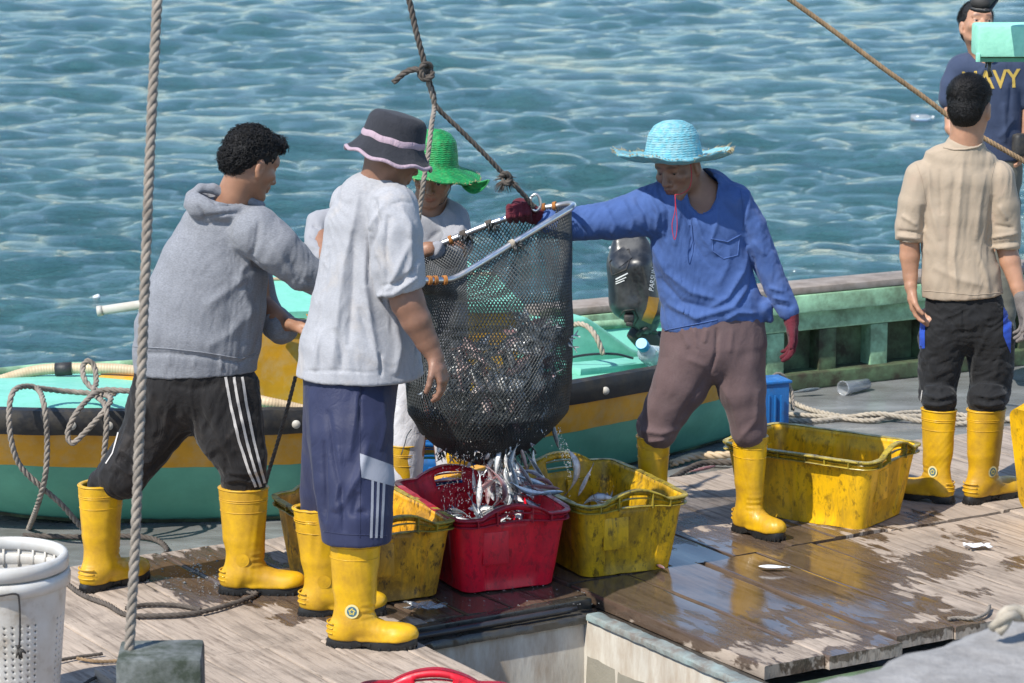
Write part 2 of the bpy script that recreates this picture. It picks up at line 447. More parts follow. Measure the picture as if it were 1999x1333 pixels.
def eyes(parent, c, R, m_w, m_i, s=1.0, look=(0, 0), dep=.0728):
    for q in (-1, 1):
        mb = MB(); p = np.asarray(c)+s*(q*.031*R[0]+dep*R[1]+.0050*R[2])
        bm = bmesh.new(); bmesh.ops.create_uvsphere(bm, u_segments=14, v_segments=10, radius=.0115*s)
        V = np.array([v.co[:] for v in bm.verts]); bm.verts.index_update(); F = [[v.index for v in f.verts] for f in bm.faces]; bm.free()
        mb.add(p+V, F, 0)
        p2 = p+s*.0042*R[1]+s*.0012*(look[0]*R[0]+look[1]*R[2]); mb.add(p2+V*np.array([.74]), F, 1)
        mb.done('eye', [m_w, m_i], parent)
def hand(S, wrist, d, pn, curl=(.25, .35, .3), spread=.06, thumb=(.6, .5), s=1.0, lat=1, k=.006, rf=.0092, tcurl=.3):
    """wrist joint, finger direction, palm normal; lat=+1 puts the thumb on the side d x pn"""
    d = unit(d); pn = np.asarray(pn, float); pn = unit(pn-d*pn.dot(d)); l = np.cross(d, pn)*lat; w = np.asarray(wrist, float)
    S.cone(w-d*.01*s, w+d*.045*s, (.028*s, .020*s), (.038*s, .018*s), l, .012)
    S.cone(w+d*.045*s, w+d*.085*s, (.038*s, .018*s), (.040*s, .014*s), l, .012)
    S.cone(w+d*.02*s+l*.018*s+pn*.008*s, w+d*.05*s+l*.03*s+pn*.012*s, .017*s, .013*s, l, .010)
    ln = (.073, .081, .075, .058)
    for i in range(4):
        o = (1.5-i)*.0205; base = w+d*(.088-.004*abs(i-1.2))*s+l*o*s
        dirn = unit(d+l*(1.5-i)*spread); p = base-dirn*.018*s; S.cone(p, base, rf*1.12*s, rf*1.1*s, l, .008)
        p = base; r = rf*s*(1.06 if i < 3 else .92); ang = 0
        for j, fr in enumerate((.44, .31, .25)):
            ang += curl[j]*(1+.12*i); dd = dirn*math.cos(ang)+pn*math.sin(ang); q = p+dd*ln[i]*fr*s
            S.cone(p, q, r*(1-.08*j), r*(1-.08*(j+1)), l, .003); p = q
    b = w+d*.03*s+l*.030*s+pn*.008*s; td = unit(d*math.cos(thumb[0])+l*math.sin(thumb[0])+pn*thumb[1])
    p1 = b+td*.036*s; td2 = unit(td+d*.25+pn*tcurl-l*.15); p2 = p1+td2*.03*s; p3 = p2+unit(td2+pn*tcurl-l*.2)*.022*s
    S.cone(b, p1, .0125*s, .0115*s, l, .008); S.cone(p1, p2, .0112*s, .0102*s, l, .003); S.cone(p2, p3, .0102*s, .0085*s, l, .003)

# ------------------------------------------------------------------ the rubber boot (one master, bent to every leg)
def boot_master():
    S = SDF(.0045)
    S.cone((0, 0, .09), (0, 0, .20), (.064, .048), (.074, .058), (1, 0, 0), .01)
    S.cone((0, 0, .20), (0, 0, .42), (.074, .058), (.0905, .072), (1, 0, 0), .004)
    S.cone((-.025, 0, .055), (.0, 0, .12), (.054, .043), (.060, .047), (1, 0, 0), .015)
    S.cone((.0, 0, .075), (.13, 0, .038), (.052, .046), (.046, .040), (0, 1, 0), .03)
    S.ell((.150, 0, .040), (.066, .051, .042), None, .02); S.ell((-.035, 0, .05), (.054, .045, .05), None, .02)
    S.cone((.03, 0, .03), (.15, 0, .03), (.047, .02), (.05, .02), (0, 1, 0), .015)
    S.cone((0, 0, .26), (0, 0, .46), (.062, .048), (.080, .060), (1, 0, 0), .002, 's')
    S.cut((0, 0, .385), (0, 0, 1)); S.cut((0, 0, .026), (0, 0, -1), k=.006)
    V, F, N = S.mesh(1)
    V = np.array(V); t = V[:, 2] < .20
    V[:, 0] += .004*np.exp(-((V[:, 2]-.15)/.03)**2)
    # shallow ankle creases and the instep panel
    V += N*(.0016*np.sin(V[:, 2]*300)*np.exp(-((V[:, 2]-.125)/.03)**2)*(V[:, 0] > .03))[:, None]
    V += N*(.0022*np.maximum(0, np.sin(V[:, 2]*420))*np.exp(-((V[:, 2]-.065)/.026)**2)*(V[:, 0] < -.055))[:, None]
    def sec(z):                                   # shaft outline at a height
        t = (z-.2)/.22; return .074+.0165*t+.0008, .058+.014*t+.0008
    rings = []
    for z, r in ((.381, .0032), (.346, .0016), (.339, .0016), (.302, .0014)):
        a, b = sec(z); pts = [Vector((a*math.cos(q), b*math.sin(q), z)) for q in np.linspace(0, 2*math.pi, 40, endpoint=False)]
        rings.append(tube_vf(pts, r, 6, closed=True))
    for j in range(3):
        z = .052+j*.016; a = .090-.002*j
        pts = [Vector((-.034-(.0565-.001*j)*math.cos(q), .048*math.sin(q), z)) for q in np.linspace(-1.0, 1.0, 14)]
        rings.append(tube_vf(pts, .0028, 6))
    for yy in (-1, 1):                            # raised welt running from instep to heel
        pts = [Vector((x, yy*(.0525-.00*x), z)) for x, z in ((-.07, .085), (-.03, .070), (.02, .062), (.07, .048), (.12, .036))]
    # sole outline
    out = []
    for q in np.linspace(0, 2*math.pi, 56, endpoint=False):
        x = math.cos(q); y = math.sin(q)
        cx = .060+.152*x; w = .049+.006*math.cos(q)*1.0-.010*math.exp(-((cx-.03)/.04)**2); out.append((cx, w*np.sign(y)*abs(y)**.62))
    n = len(out); SV = []; SF = []
    for z, g in ((0, .97), (.006, 1.0), (.022, 1.0), (.032, .97)):
        SV += [(.06+(x-.06)*g, y*g, z if z > .001 or True else 0) for x, y in out]
    for i in range(3):
        for k in range(n): SF.append([i*n+k, i*n+(k+1) % n, (i+1)*n+(k+1) % n, (i+1)*n+k])
    SF.append(list(range(n))[::-1]); SF.append([3*n+k for k in range(n)])
    SV = np.array(SV)
    arch = np.exp(-((SV[:, 0]-.035)/.028)**2); SV[:, 2] = np.where(SV[:, 2] < .012, SV[:, 2]+.014*arch, SV[:, 2])
    toe = np.clip((SV[:, 0]-.13)/.09, 0, 1); SV[:, 2] += .010*toe**2
    # tread lugs along the rim of the sole
    lv = []
    for i, (x, y) in enumerate(out[::2]):
        lv.append(box_vf((x*.985, y*.985, .0 if x < .0 or x > .07 else .012), .008, .008, .011+(.010*max(0, (x-.13)/.09)**2), 0, .001))
    toe = np.clip((V[:, 0]-.13)/.09, 0, 1); V[:, 2] += .010*toe**2*(V[:, 2] < .2)
    return V, F, N, rings, SV, SF, lv
BOOT = boot_master()
def boot(parent, heel, ang, m_b, m_s, lean=(0, 0), h=1.0, w=1.0, emblem=(), m_e=None, seed=1):
    """heel: world point under the leg axis; ang: toe direction; lean: sideways shift of the shaft top (toe-wards, left-wards)"""
    V, F, N, rings, SV, SF, lv = BOOT; ca, sa = math.cos(ang), math.sin(ang); heel = np.asarray(heel, float)
    def T(P):
        P = np.array(P, float).reshape(-1, 3); z = np.clip((P[:, 2]-.07)/.31, 0, 1.2)
        x = P[:, 0]*w+lean[0]*z**1.2; y = P[:, 1]*w+lean[1]*z**1.2; zz = P[:, 2]*h
        return np.stack([x*ca-y*sa, x*sa+y*ca, zz], 1)+heel
    V2 = crumple(V, N, .0022, 9, seed, (1, 1, .6), False)
    mb = MB(); mb.add(T(V2), F)
    for v, f in rings: mb.add(T(v), f)
    b = mb.done('boot', m_b, parent)
    sb = MB(); sb.add(T(SV), SF)
    for v, f in lv: sb.add(T(v), f)
    s = sb.done('sole', m_s, parent); shade_sharp(s, 40)
    s.parent = b
    for sd in emblem:
        eb = MB(); c0 = np.array([.002, sd*.0505, .132])
        def disc(r0, r1, yo, m, nn=28):
            vs = []; fs = []
            for q in range(nn):
                a = 2*math.pi*q/nn
                for r in (r0, r1): vs.append(c0+np.array([r*math.cos(a), sd*yo-.0*abs(r), r*math.sin(a)]))
            for q in range(nn): a = 2*q; c = 2*((q+1) % nn); fs.append([a, a+1, c+1, c])
            eb.add(T(vs), fs, m)
        disc(.0, .0225, .0052, 0); disc(.0225, .0235, .005, 0); disc(.0, .0165, .0062, 1)
        for q in range(5):
            a = q*2*math.pi/5; vs = []; fs = []
            for j in range(6):
                aa = a+j*.28; r = .0125-.0011*j
                for rr in (r, r-.0042): vs.append(c0+np.array([rr*math.cos(aa), sd*.0072, rr*math.sin(aa)]))
            for j in range(5): fs.append([2*j, 2*j+1, 2*j+3, 2*j+2])
            eb.add(T(vs), fs, 2)
        e = eb.done('emblem', m_e, parent); e.parent = b
    return b

# ------------------------------------------------------------------ hats and hair
def disc_hat(parent, name, c, R, prof, mat, wave=None, ridge=.0, period=.009, nth=160, frag=None, thick=.003, nprof=150, holes=None, braid=0):
    """prof: (radius, height) crown to brim; R rows right/forward/up"""
    P = np.array(prof, float); S = np.r_[0, np.cumsum(np.hypot(*(P[1:]-P[:-1]).T))]; t = np.linspace(0, S[-1], nprof)
    r = np.interp(t, S, P[:, 0]); z = np.interp(t, S, P[:, 1])
    k = 5; ker = np.ones(k)/k; 
    rs = np.convolve(np.pad(r, k//2, 'edge'), ker, 'valid'); zs = np.convolve(np.pad(z, k//2, 'edge'), ker, 'valid')
    nr = np.gradient(zs); nz = -np.gradient(rs); l = np.hypot(nr, nz)+1e-9; nr, nz = -nr/l, -nz/l
    th = np.linspace(0, 2*math.pi, nth, endpoint=False)
    A, T = np.meshgrid(th, t); RR = np.repeat(rs[:, None], nth, 1); ZZ = np.repeat(zs[:, None], nth, 1)
    ph = (T/period+A/(2*math.pi)) % 1.0
    dd = ridge*(1-(2*ph-1)**4*1.0)+(braid*np.sin(A*RR/.0042+2.0*ph*3.0) if braid else 0)
    layers = []
    for side in (1, -1):
        e = dd*1.0+(0 if side == 1 else -thick-2*dd)
        X = (RR+nr[:, None]*e)*np.cos(A); Y = (RR+nr[:, None]*e)*np.sin(A); Z = ZZ+nz[:, None]*e
        if wave is not None: dx, dy, dz = wave(A, RR, X, Y); X = X+dx; Y = Y+dy; Z = Z+dz
        layers.append(np.stack([X, Y, Z], -1).reshape(-1, 3))
    V = np.concatenate(layers); V = np.asarray(c)+V@R
    n = nprof*nth; F = []
    keep = holes(A, RR) if holes is not None else np.ones_like(A, bool)
    for i in range(nprof-1):
        for j in range(nth):
            if not keep[i, j]: continue
            a, b, cc, d = i*nth+j, i*nth+(j+1) % nth, (i+1)*nth+(j+1) % nth, (i+1)*nth+j
            F.append([a, d, cc, b]); F.append([n+a, n+b, n+cc, n+d])
            if i == nprof-2: F.append([d, n+d, n+cc, cc])
    return obj(name, V, F, mat, parent)
def curls(parent, c, R, n, mat, r=(.086, .104, .092), off=(0, -.012, .045), size=.011, seed=3, accept=None, name='hair', s=1.0):
    """short springy locks all over the scalp"""
    rr = random.Random(seed); mb = MB(); c = np.asarray(c)
    k = 0
    while k < n:
        d = unit([rr.gauss(0, 1), rr.gauss(0, 1), rr.gauss(0, 1)])
        if accept and not accept(d): continue
        k += 1
        p = c+s*(R.T @ (np.array(off)+d*np.array(r)*rr.uniform(.88, 1.0))); nrm = R.T @ unit(d/np.array(r))
        t = unit(np.cross(nrm, [rr.gauss(0, 1) for _ in range(3)])); b = np.cross(nrm, t)
        pts = []; turns = rr.uniform(1.2, 2.4)*math.pi; rad = size*rr.uniform(.5, .9); h = size*rr.uniform(.7, 1.6)
        for i in range(9):
            a = turns*i/8; pts.append(Vector(p+nrm*(h*i/8)+t*rad*math.sin(a)+b*rad*(1-math.cos(a))*.8))
        v, f = tube_vf(pts, [size*.19*(1-.5*i/8) for i in range(9)], 4); mb.add(v, f)
    return mb.done(name, mat, parent)
def short_hair(parent, c, R, n, mat, r, off, accept, L=.012, seed=5, whorl=(0, -.07, .07), name='hair', s=1.0):
    rr = random.Random(seed); mb = MB(); c = np.asarray(c); VV = []; FF = []; k = 0
    w = np.array(whorl)
    while k < n:
        d = unit([rr.gauss(0, 1), rr.gauss(0, 1), rr.gauss(0, 1)])
        if not accept(d): continue
        q = np.array(off)+d*np.array(r); nrm = unit(d/np.array(r)); fl = q-w; fl = fl-nrm*fl.dot(nrm); fl = unit(fl)
        p0 = c+s*(R.T @ q); dr = R.T @ unit(nrm*.55+fl*.9+np.array([rr.gauss(0, .15) for _ in range(3)]))
        sd = unit(np.cross(dr, R.T @ nrm))*.0009*s; l = L*s*rr.uniform(.6, 1.2); o = len(VV)
        up = R.T @ nrm*.0007
        VV += [p0+sd, p0-sd, p0+up*2, p0+dr*l]; FF += [[o, o+1, o+3], [o+1, o+2, o+3], [o+2, o, o+3]]; k += 1
    return obj(name, np.array(VV), FF, mat, parent)
# ------------------------------------------------------------------ materials of the setting
def wood_wet(name, base, dark, wetc):
    m, t, b = nt(name); ANG = math.radians(-58.5)
    v = coords(t, (1, 1, 1), (0, 0, -ANG))
    st = N_(t, 'Mapping'); t.links.new(v, st.inputs[0]); st.inputs['Scale'].default_value = (1.6, 22, 8)
    at_ = N_(t, 'Attribute', attribute_name='pl'); sx = N_(t, 'SeparateColor'); t.links.new(at_.outputs['Color'], sx.inputs[0])
    off = N_(t, 'VectorMath', operation='ADD'); t.links.new(st.outputs[0], off.inputs[0])
    sc = N_(t, 'VectorMath', operation='SCALE'); t.links.new(at_.outputs['Color'], sc.inputs[0]); sc.inputs['Scale'].default_value = 0
    cm = N_(t, 'CombineXYZ'); t.links.new(math_(t, 'MULTIPLY', sx.outputs[0], 37.0), cm.inputs[0]); t.links.new(math_(t, 'MULTIPLY', sx.outputs[0], 91.0), cm.inputs[1])
    t.links.new(cm.outputs[0], off.inputs[1]); gv = off.outputs[0]
    grain = noise_(t, gv, 2.2, 9, .62, .6)
    fine = noise_(t, gv, 9.0, 6, .6)
    c = ramp(t, grain, [(.32, dark), (.5, base), (.72, tuple(min(1, x*1.22) for x in base))]).outputs[0]
    c = mix(t, math_(t, 'MULTIPLY', sx.outputs[0], .5), c, tuple(x*.68 for x in base))
    blot = noise_(t, v, 5, 8, .65)
    c = mix(t, ramp(t, blot, [(.50, 0), (.66, .55)]).outputs[0], c, tuple(x*.45 for x in base))
    cr = ramp(t, fine, [(.33, 1), (.40, 0)]).outputs[0]; c = mix(t, math_(t, 'MULTIPLY', cr, .6), c, tuple(x*.3 for x in dark))
    # wet patches: laid down by the attribute, torn along the grain by noise
    st2 = N_(t, 'Mapping'); t.links.new(v, st2.inputs[0]); st2.inputs['Scale'].default_value = (2.2, 7, 5)
    wn1 = noise_(t, st2.outputs[0], 3.0, 8, .62, .4)
    wsum = math_(t, 'ADD', sx.outputs[1], math_(t, 'MULTIPLY', math_(t, 'SUBTRACT', wn1, .5), 1.05))
    wet = ramp(t, wsum, [(.44, 0), (.50, 1)]).outputs[0]; pud = ramp(t, wsum, [(.52, 0), (.74, 1)]).outputs[0]
    c = mix(t, wet, c, mix(t, .82, c, wetc, 'MULTIPLY'))
    t.links.new(c, b.inputs['Base Color'])
    rg = ramp(t, wet, [(0, .82), (1, .28)]).outputs[0]; rr = mix(t, pud, rg, (.03, .03, .03)); t.links.new(rr, b.inputs['Roughness'])
    t.links.new(ramp(t, wet, [(0, .3), (1, .6)]).outputs[0], b.inputs['Specular IOR Level'])
    h = math_(t, 'ADD', math_(t, 'MULTIPLY', grain, .8), math_(t, 'MULTIPLY', fine, .5))
    h = math_(t, 'MULTIPLY', h, ramp(t, pud, [(0, 1), (1, .12)]).outputs[0])
    bump(t, b, h, .55, .006); return m
M = {}
M['wood'] = wood_wet('weathered_boards', (.40, .325, .26), (.17, .13, .10), (.13, .08, .048))
M['grey_deck'] = plain('wet_grey_deck', (.26, .27, .27), .16, .3, 3, .35, 24, dirt=(.085, .08, .07), dscale=2.6, damt=.55, spec=.6, stretch=(1, 2.2, 1))
M['green_hull'] = plain('green_hull_paint', (.12, .38, .255), .42, .14, 4, .5, 22, dirt=(.10, .30, .21), dscale=9, damt=.25)
M['green_rail'] = plain('green_weathered_paint', (.33, .58, .36), .55, .22, 5, .45, 40, dirt=(.07, .08, .04), dscale=7, damt=.55)
M['green_dark'] = plain('mossy_green_timber', (.10, .17, .08), .7, .4, 6, .5, 40, dirt=(.04, .035, .02), dscale=9, damt=.8)
M['teal'] = plain('pale_teal_paint', (.22, .60, .47), .45, .10, 5, .4, 30, dirt=(.10, .38, .27), dscale=10, damt=.35)
M['beam_green'] = plain('chipped_mint_paint', (.30, .68, .50), .5, .08, 7, .6, 45, dirt=(.06, .28, .19), dscale=30, damt=.12)
M['yellow_paint'] = plain('ochre_yellow_paint', (.64, .30, .015), .42, .16, 6, .4, 26, dirt=(.48, .40, .26), dscale=14, damt=.22)
M['rubber'] = plain('worn_black_rubber', (.018, .018, .020), .5, .4, 10, .7, 30, dirt=(.11, .09, .06), dscale=16, damt=.25)
M['orange_wood'] = plain('splintered_orange_wood', (.50, .19, .02), .8, .35, 22, .8, 50)
M['hold_wall'] = plain('stained_cream_wall', (.60, .56, .48), .7, .15, 5, .6, 30, dirt=(.30, .19, .10), dscale=9, damt=.42, stretch=(1.3, 1.3, .4))
M['sack'] = plain('woven_liner', (.27, .25, .20), .9, .2, 6, .6, 160)
M['hold_lip'] = plain('chipped_pale_blue_lip', (.34, .46, .45), .45, .15, 9, .5, 40, dirt=(.17, .15, .13), dscale=9, damt=.95)
M['dark_wet'] = plain('black_wet_timber', (.03, .027, .024), .22, .4, 8, .5, 50, dirt=(.08, .07, .05), dscale=12, damt=.4, spec=.7)
M['concrete'] = plain('pier_concrete', (.30, .285, .27), .9, .16, 12, .8, 70, dirt=(.17, .16, .15), dscale=16, damt=.5, bdist=.006)
M['steel'] = plain('worn_steel', (.62, .62, .63), .28, .1, 10, .1, 50, metal=1, dirt=(.32, .22, .13), dscale=9, damt=.25)
M['lead_pipe'] = plain('black_pipe', (.03, .03, .035), .3, .2, 10, .2, 60)
M['rope_grey'] = plain('weathered_grey_rope', (.235, .20, .165), .95, .3, 30, .6, 260)
M['rope_dark'] = plain('dark_rope', (.085, .07, .058), .95, .35, 30, .6, 260)
M['rope_pale'] = plain('pale_rope', (.38, .33, .26), .95, .22, 30, .6, 260)
M['rope_brown'] = plain('brown_rope', (.25, .165, .09), .95, .3, 30, .6, 260)
M['hose'] = plain('translucent_hose', (.60, .46, .30), .4, .12, 8, .1, 30, dirt=(.33, .23, .12), dscale=9, damt=.4)
M['pvc'] = plain('old_pvc_pipe', (.50, .48, .43), .5, .12, 10, .2, 50, dirt=(.26, .2, .15), dscale=10, damt=.4)
M['postwood'] = plain('mossy_post_wood', (.17, .18, .175), .85, .35, 9, .8, 40, dirt=(.035, .045, .03), dscale=13, damt=.75)

# ------------------------------------------------------------------ the sea
def water_mat():
    m, t, b = nt('sea_water'); v = coords(t)
    n = noise_(t, v, .8, 3)
    c = ramp(t, n, [(.3, (.028, .100, .110)), (.7, (.050, .145, .145))]).outputs[0]
    t.links.new(c, b.inputs['Base Color']); b.inputs['Roughness'].default_value = .07; b.inputs['IOR'].default_value = 1.4
    b.inputs['Specular IOR Level'].default_value = 1.0
    p_ = bump(t, b, noise_(t, coords(t, (1, 2.3, 1)), 2.6, 7, .66, .9), .85, .20); p_ = bump(t, b, noise_(t, coords(t, (1, 2.2, 1)), 10, 5, .64, .8), .7, .055, p_); bump(t, b, noise_(t, coords(t, (1, 1.6, 1)), 34, 3, .6, .3), .35, .012, p_); return m
M['water'] = water_mat()
WZ = -1.05
ny, nx = 860, 700
ys = 14.2*np.exp(np.linspace(0, math.log(190/14.2), ny)); us = np.linspace(-1, 1, nx); us = .34*us+.66*us**5
Yg = np.repeat(ys[:, None], nx, 1); Xg = us[None, :]*Yg
Zg = np.zeros_like(Xg); wr = np.random.default_rng(11)
DX = np.zeros_like(Xg); DY = np.zeros_like(Xg)
for i in range(130):
    lam = .14*(22 ** wr.random()); k = 2*math.pi/lam; th = math.radians(101)+wr.normal()*.62
    cut = np.clip((lam/(Yg*.0065)-1)*.8, 0, 1)
    a = (.0080*lam**.95*math.exp(-(lam/1.5)**2)*min(1, (lam/.3)**1.2)+.0030*lam*(lam > 1.2))*cut; ph = k*(Xg*math.cos(th)+Yg*math.sin(th))+wr.uniform(0, 6.28)
    Zg += a*np.sin(ph); DX += a*.25*math.cos(th)*np.cos(ph); DY += a*.25*math.sin(th)*np.cos(ph)
env = .80+.30*np.sin(Xg*.55+1+.8*np.sin(Yg*.31))*np.sin(Yg*.27+.9*np.sin(Xg*.4))+.18*np.sin(Xg*1.7+Yg*1.1)*np.sin(Yg*.9-Xg*.6); Zg = Zg*env
V = np.stack([Xg+DX, Yg+DY, WZ+Zg], -1).reshape(-1, 3); I = np.arange(ny*nx).reshape(ny, nx)
F = np.stack([I[:-1, :-1], I[:-1, 1:], I[1:, 1:], I[1:, :-1]], -1).reshape(-1, 4)
tag(obj('water', V, F, M['water'], loc=(0, 14, WZ)), kind='structure')
far = [(-3000, -60, WZ-.32), (3000, -60, WZ-.32), (3000, 5000, WZ-.32), (-3000, 5000, WZ-.32)]
tag(obj('sea', far, [[0, 1, 2, 3]], M['water'], smooth=False), kind='structure')

# ------------------------------------------------------------------ grey deck of the fishing vessel and its plank hatches
B31 = math.radians(31.5); Av = Vector((math.sin(B31), -math.cos(B31), 0)); Bv = Vector((math.cos(B31), math.sin(B31), 0)); DO = Vector((-1.5, 10.58, 0))
def dk(a, b, z=0.0): return DO+Av*a+Bv*b+Vector((0, 0, z))
def ab(p): q = Vector((p[0], p[1], 0))-DO; return q.dot(Av), q.dot(Bv)
# hull deck: a slab with the hatch left open
HA0, HA1, HB0, HB1 = 1.37, 2.40, .10, 1.27
def slab(name, mat, rects, z0, z1):
    mb = MB()
    for a0, a1, b0, b1 in rects:
        c = [dk(a0, b0), dk(a1, b0), dk(a1, b1), dk(a0, b1)]
        V = [tuple(p+Vector((0, 0, z0))) for p in c]+[tuple(p+Vector((0, 0, z1))) for p in c]
        mb.add(V, [[0, 1, 2, 3], [7, 6, 5, 4], [0, 4, 5, 1], [1, 5, 6, 2], [2, 6, 7, 3], [3, 7, 4, 0]])
    return mb.done(name, mat, smooth=False)
dxa = -3.2
tag(slab('grey_deck', M['grey_deck'], [(-1.62, HA0-.03, -6, 2.6), (dxa+1.0, HA0-.03, 2.603, 9), (HA0-.03, HA1+.03, -6, HB0-.03), (HA0-.03, HA1+.03, HB1+.03, 9), (HA1+.03, 2.52, -6, 9)], -1.6, -.1), kind='structure')
# a low step of the same deck carries the near part of the boards
tag(slab('near_deck', M['grey_deck'], [(2.524, 6.0, -6, .60)], -1.6, -.104), kind='structure')
WET = [  # (px, py, radius px, strength)
 (1400, 1130, 260, 1.15), (1180, 1150, 170, 1.1), (1560, 1130, 230, 1.05), (1350, 1220, 160, .8), (1500, 1220, 150, .8), (1680, 1190, 160, .85), (1560, 1060, 130, .85),
 (1100, 1130, 140, 1.1), (950, 1180, 130, 1.1), (820, 1170, 110, 1.1), (520, 1140, 120, 1.1), (430, 1125, 140, 1.15), (335, 1112, 90, .95), (560, 1130, 100, 1.0), (640, 1180, 100, .9), (560, 1210, 60, .55),
 (1750, 1120, 110, .62), (1830, 1100, 120, .66), (1900, 1050, 100, .55), (1700, 1040, 90, .55), (1800, 1010, 60, .7), (1980, 1100, 60, .6), (1350, 1020, 70, .6), (1420, 1060, 70, .6),
 (700, 1230, 50, .6), (430, 1200, 45, .25), (750, 1290, 50, .25), (1800, 1180, 70, .8), (1900, 1160, 60, .55), (1470, 1290, 70, .6), (1560, 1303, 60, .75), (1640, 1278, 60, .8), (1721, 1251, 60, .85), (1800, 1232, 60, .85), (1870, 1212, 60, .85), (1180, 1190, 60, .9), (1280, 1225, 60, .9), (1380, 1262, 50, .75), (1480, 960, 90, .3), (1330, 960, 60, .3), (240, 1260, 50, .1), (1250, 1060, 60, .5)]
mb = MB(); cols = []
def plank(a0, a1, b0, b1, z=0.0, rnd=None, taper=0):
    """a board with softened edges, finely divided so that wetness can vary along it"""
    n = max(4, int((a1-a0)/.035)); m = max(3, int((b1-b0)/.035)); rnd = random.random() if rnd is None else rnd
    w0 = random.uniform(-.002, .002); V = []; F = []; e = .006
    e = .0035; prof = [(0, -.045), (0, -e), (e, 0)]+[(q, 0) for q in np.linspace(e+.01, b1-b0-e-.01, m)]+[(b1-b0-e, 0), (b1-b0, -e), (b1-b0, -.045)]
    for i in range(n+3):
        if i == 0: a, dz = a0, -.045
        elif i == n+2: a, dz = a1, -.045
        else: a, dz = a0+(a1-a0)*(i-1)/n, 0
        for bb, zz in prof:
            r = .0035*noise.noise(Vector((a*3, (b0+bb)*9, rnd*50))) if 0 < i < n+2 else 0
            er = .008*noise.noise(Vector((bb*14, rnd*9, a0))) if i in (0, 1, n+1, n+2) else 0
            V.append(dk(a+er, b0+bb, min(z+w0+zz+r+(dz if i in (0, n+2) else 0), z+.004)))
    w = len(prof)
    for i in range(n+2):
        for j in range(w-1): F.append([i*w+j, (i+1)*w+j, (i+1)*w+j+1, i*w+j+1])
    mb.add([tuple(v) for v in V], F); cols.extend([rnd]*len(V))
def field(a0, a1, b0, b1, w, z=0.0, gap=.004):
    b = b0
    while b < b1-.04:
        ww = min(w*random.uniform(.85, 1.15), b1-b); 
        if b1-b-ww < .06: ww = b1-b
        plank(a0+random.uniform(-.012, .012), a1+random.uniform(-.012, .012), b+gap/2, b+ww-gap/2, z+random.uniform(-.002, .002)); b += ww
random.seed(21)
field(0.0, 1.30, -1.45, .62, .24)                       # left far hatch board
field(1.315, 3.9, -1.9, .47, .21, .004)                # left near boards under the two men
plank(1.33, 2.3, -.62, -.40, .036, .3)                   # the loose plank lying on top
field(0.02, 1.29, .63, 1.28, .16, -.004)
field(0.0, 1.145, 1.29, 5.4, .25, .0)
field(1.165, 2.34, 1.29, 1.85, .28, .0)
field(1.165, 2.30, 1.865, 5.4, .24, .002)
V = np.concatenate(mb.V); o = mb.done('deck_boards', M['wood'], smooth=True); tag(o, kind='structure'); shade_sharp(o, 50)
pxs, pys = project(V); wet = np.zeros(len(V))
for x, y, r, s_ in WET: wet = np.maximum(wet, s_*np.exp(-(((pxs-x)/r)**2+((pys-y)/(r*.42))**2)))
ca = o.data.color_attributes.new('pl', 'FLOAT_COLOR', 'POINT'); arr = np.zeros((len(V), 4), dtype=np.float32); arr[:, 0] = cols; arr[:, 1] = np.clip(wet, 0, 1.2); arr[:, 3] = 1
ca.data.foreach_set('color', arr.ravel())
# the fish hold below the open hatch
mb = MB()
def quadwall(p, q, z0, z1, th, m, inward):
    """a wall slab from p to q"""
    p = Vector(p); q = Vector(q); n = Vector(inward).normalized()*th; V = []
    for a in (p, q, q-n, p-n): V += [tuple(a+Vector((0, 0, z0))), tuple(a+Vector((0, 0, z1)))]
    mb.add(V, [[0, 2, 3, 1], [2, 4, 5, 3], [4, 6, 7, 5], [6, 0, 1, 7], [1, 3, 5, 7], [0, 6, 4, 2]], m)
quadwall(dk(HA0+.02, HB0), dk(HA0+.02, HB1-.065), -1.0, -.055, .05, 0, Av)
quadwall(dk(HA0+.0, HB1-.065), dk(HA1-.02, HB1-.065), -1.0, -.055, .05, 0, -Bv)
quadwall(dk(HA1-.06, HB0), dk(HA1-.06, HB1-.065), -1.0, -.055, .05, 0, -Av)
quadwall(dk(HA0, HB0), dk(HA1, HB0), -1.0, -.055, .05, 0, Bv)
c = [dk(HA0-.02, HB0-.02, -.9), dk(HA1, HB0-.02, -.9), dk(HA1, HB1-.06, -.9), dk(HA0-.02, HB1-.06, -.9)]
mb.add([tuple(p) for p in c], [[0, 1, 2, 3]], 0)
hold = empty('fish_hold', dk(1.9, .7, -.9), 'cream walled fish hold open below the deck boards in the foreground', 'hatch')
mb.done('hold_wall', M['hold_wall'], hold, smooth=False)
# chipped pale lip round the opening
def lip(p, q, w, h, seed, name='lip', mat='hold_lip'):
    p = Vector(p); q = Vector(q); L = (q-p).length; n = max(8, int(L/.02)); ax = (q-p)/L; sd = Vector((ax.y, -ax.x, 0)); V = []; F = []
    for i in range(n+1):
        c = p+ax*(L*i/n); j = noise.noise(Vector((i*.31, seed, 0)))*.008+noise.noise(Vector((i*.9, seed, 3)))*.004
        for s_, z in ((-w/2-j, -h), (-w/2-j, -.006), (-w/2+.006-j, 0), (w/2-.006, 0), (w/2, -.006), (w/2, -h)): V.append(tuple(c+sd*s_+Vector((0, 0, z+.003*noise.noise(Vector((i*.5, seed, s_*20)))))))
    for i in range(n):
        for k in range(6): F.append([i*6+k, (i+1)*6+k, (i+1)*6+(k+1) % 6, i*6+(k+1) % 6])
    F.append(list(range(6))); F.append([n*6+k for k in range(6)][::-1]); m2 = MB(); m2.add(V, F); o = m2.done(name, M[mat], hold, smooth=True); shade_sharp(o, 45)
lip(dk(HA0+.045, HB1-.046, -.034), dk(HA1+.02, HB1-.046, -.034), .058, .022, 1)
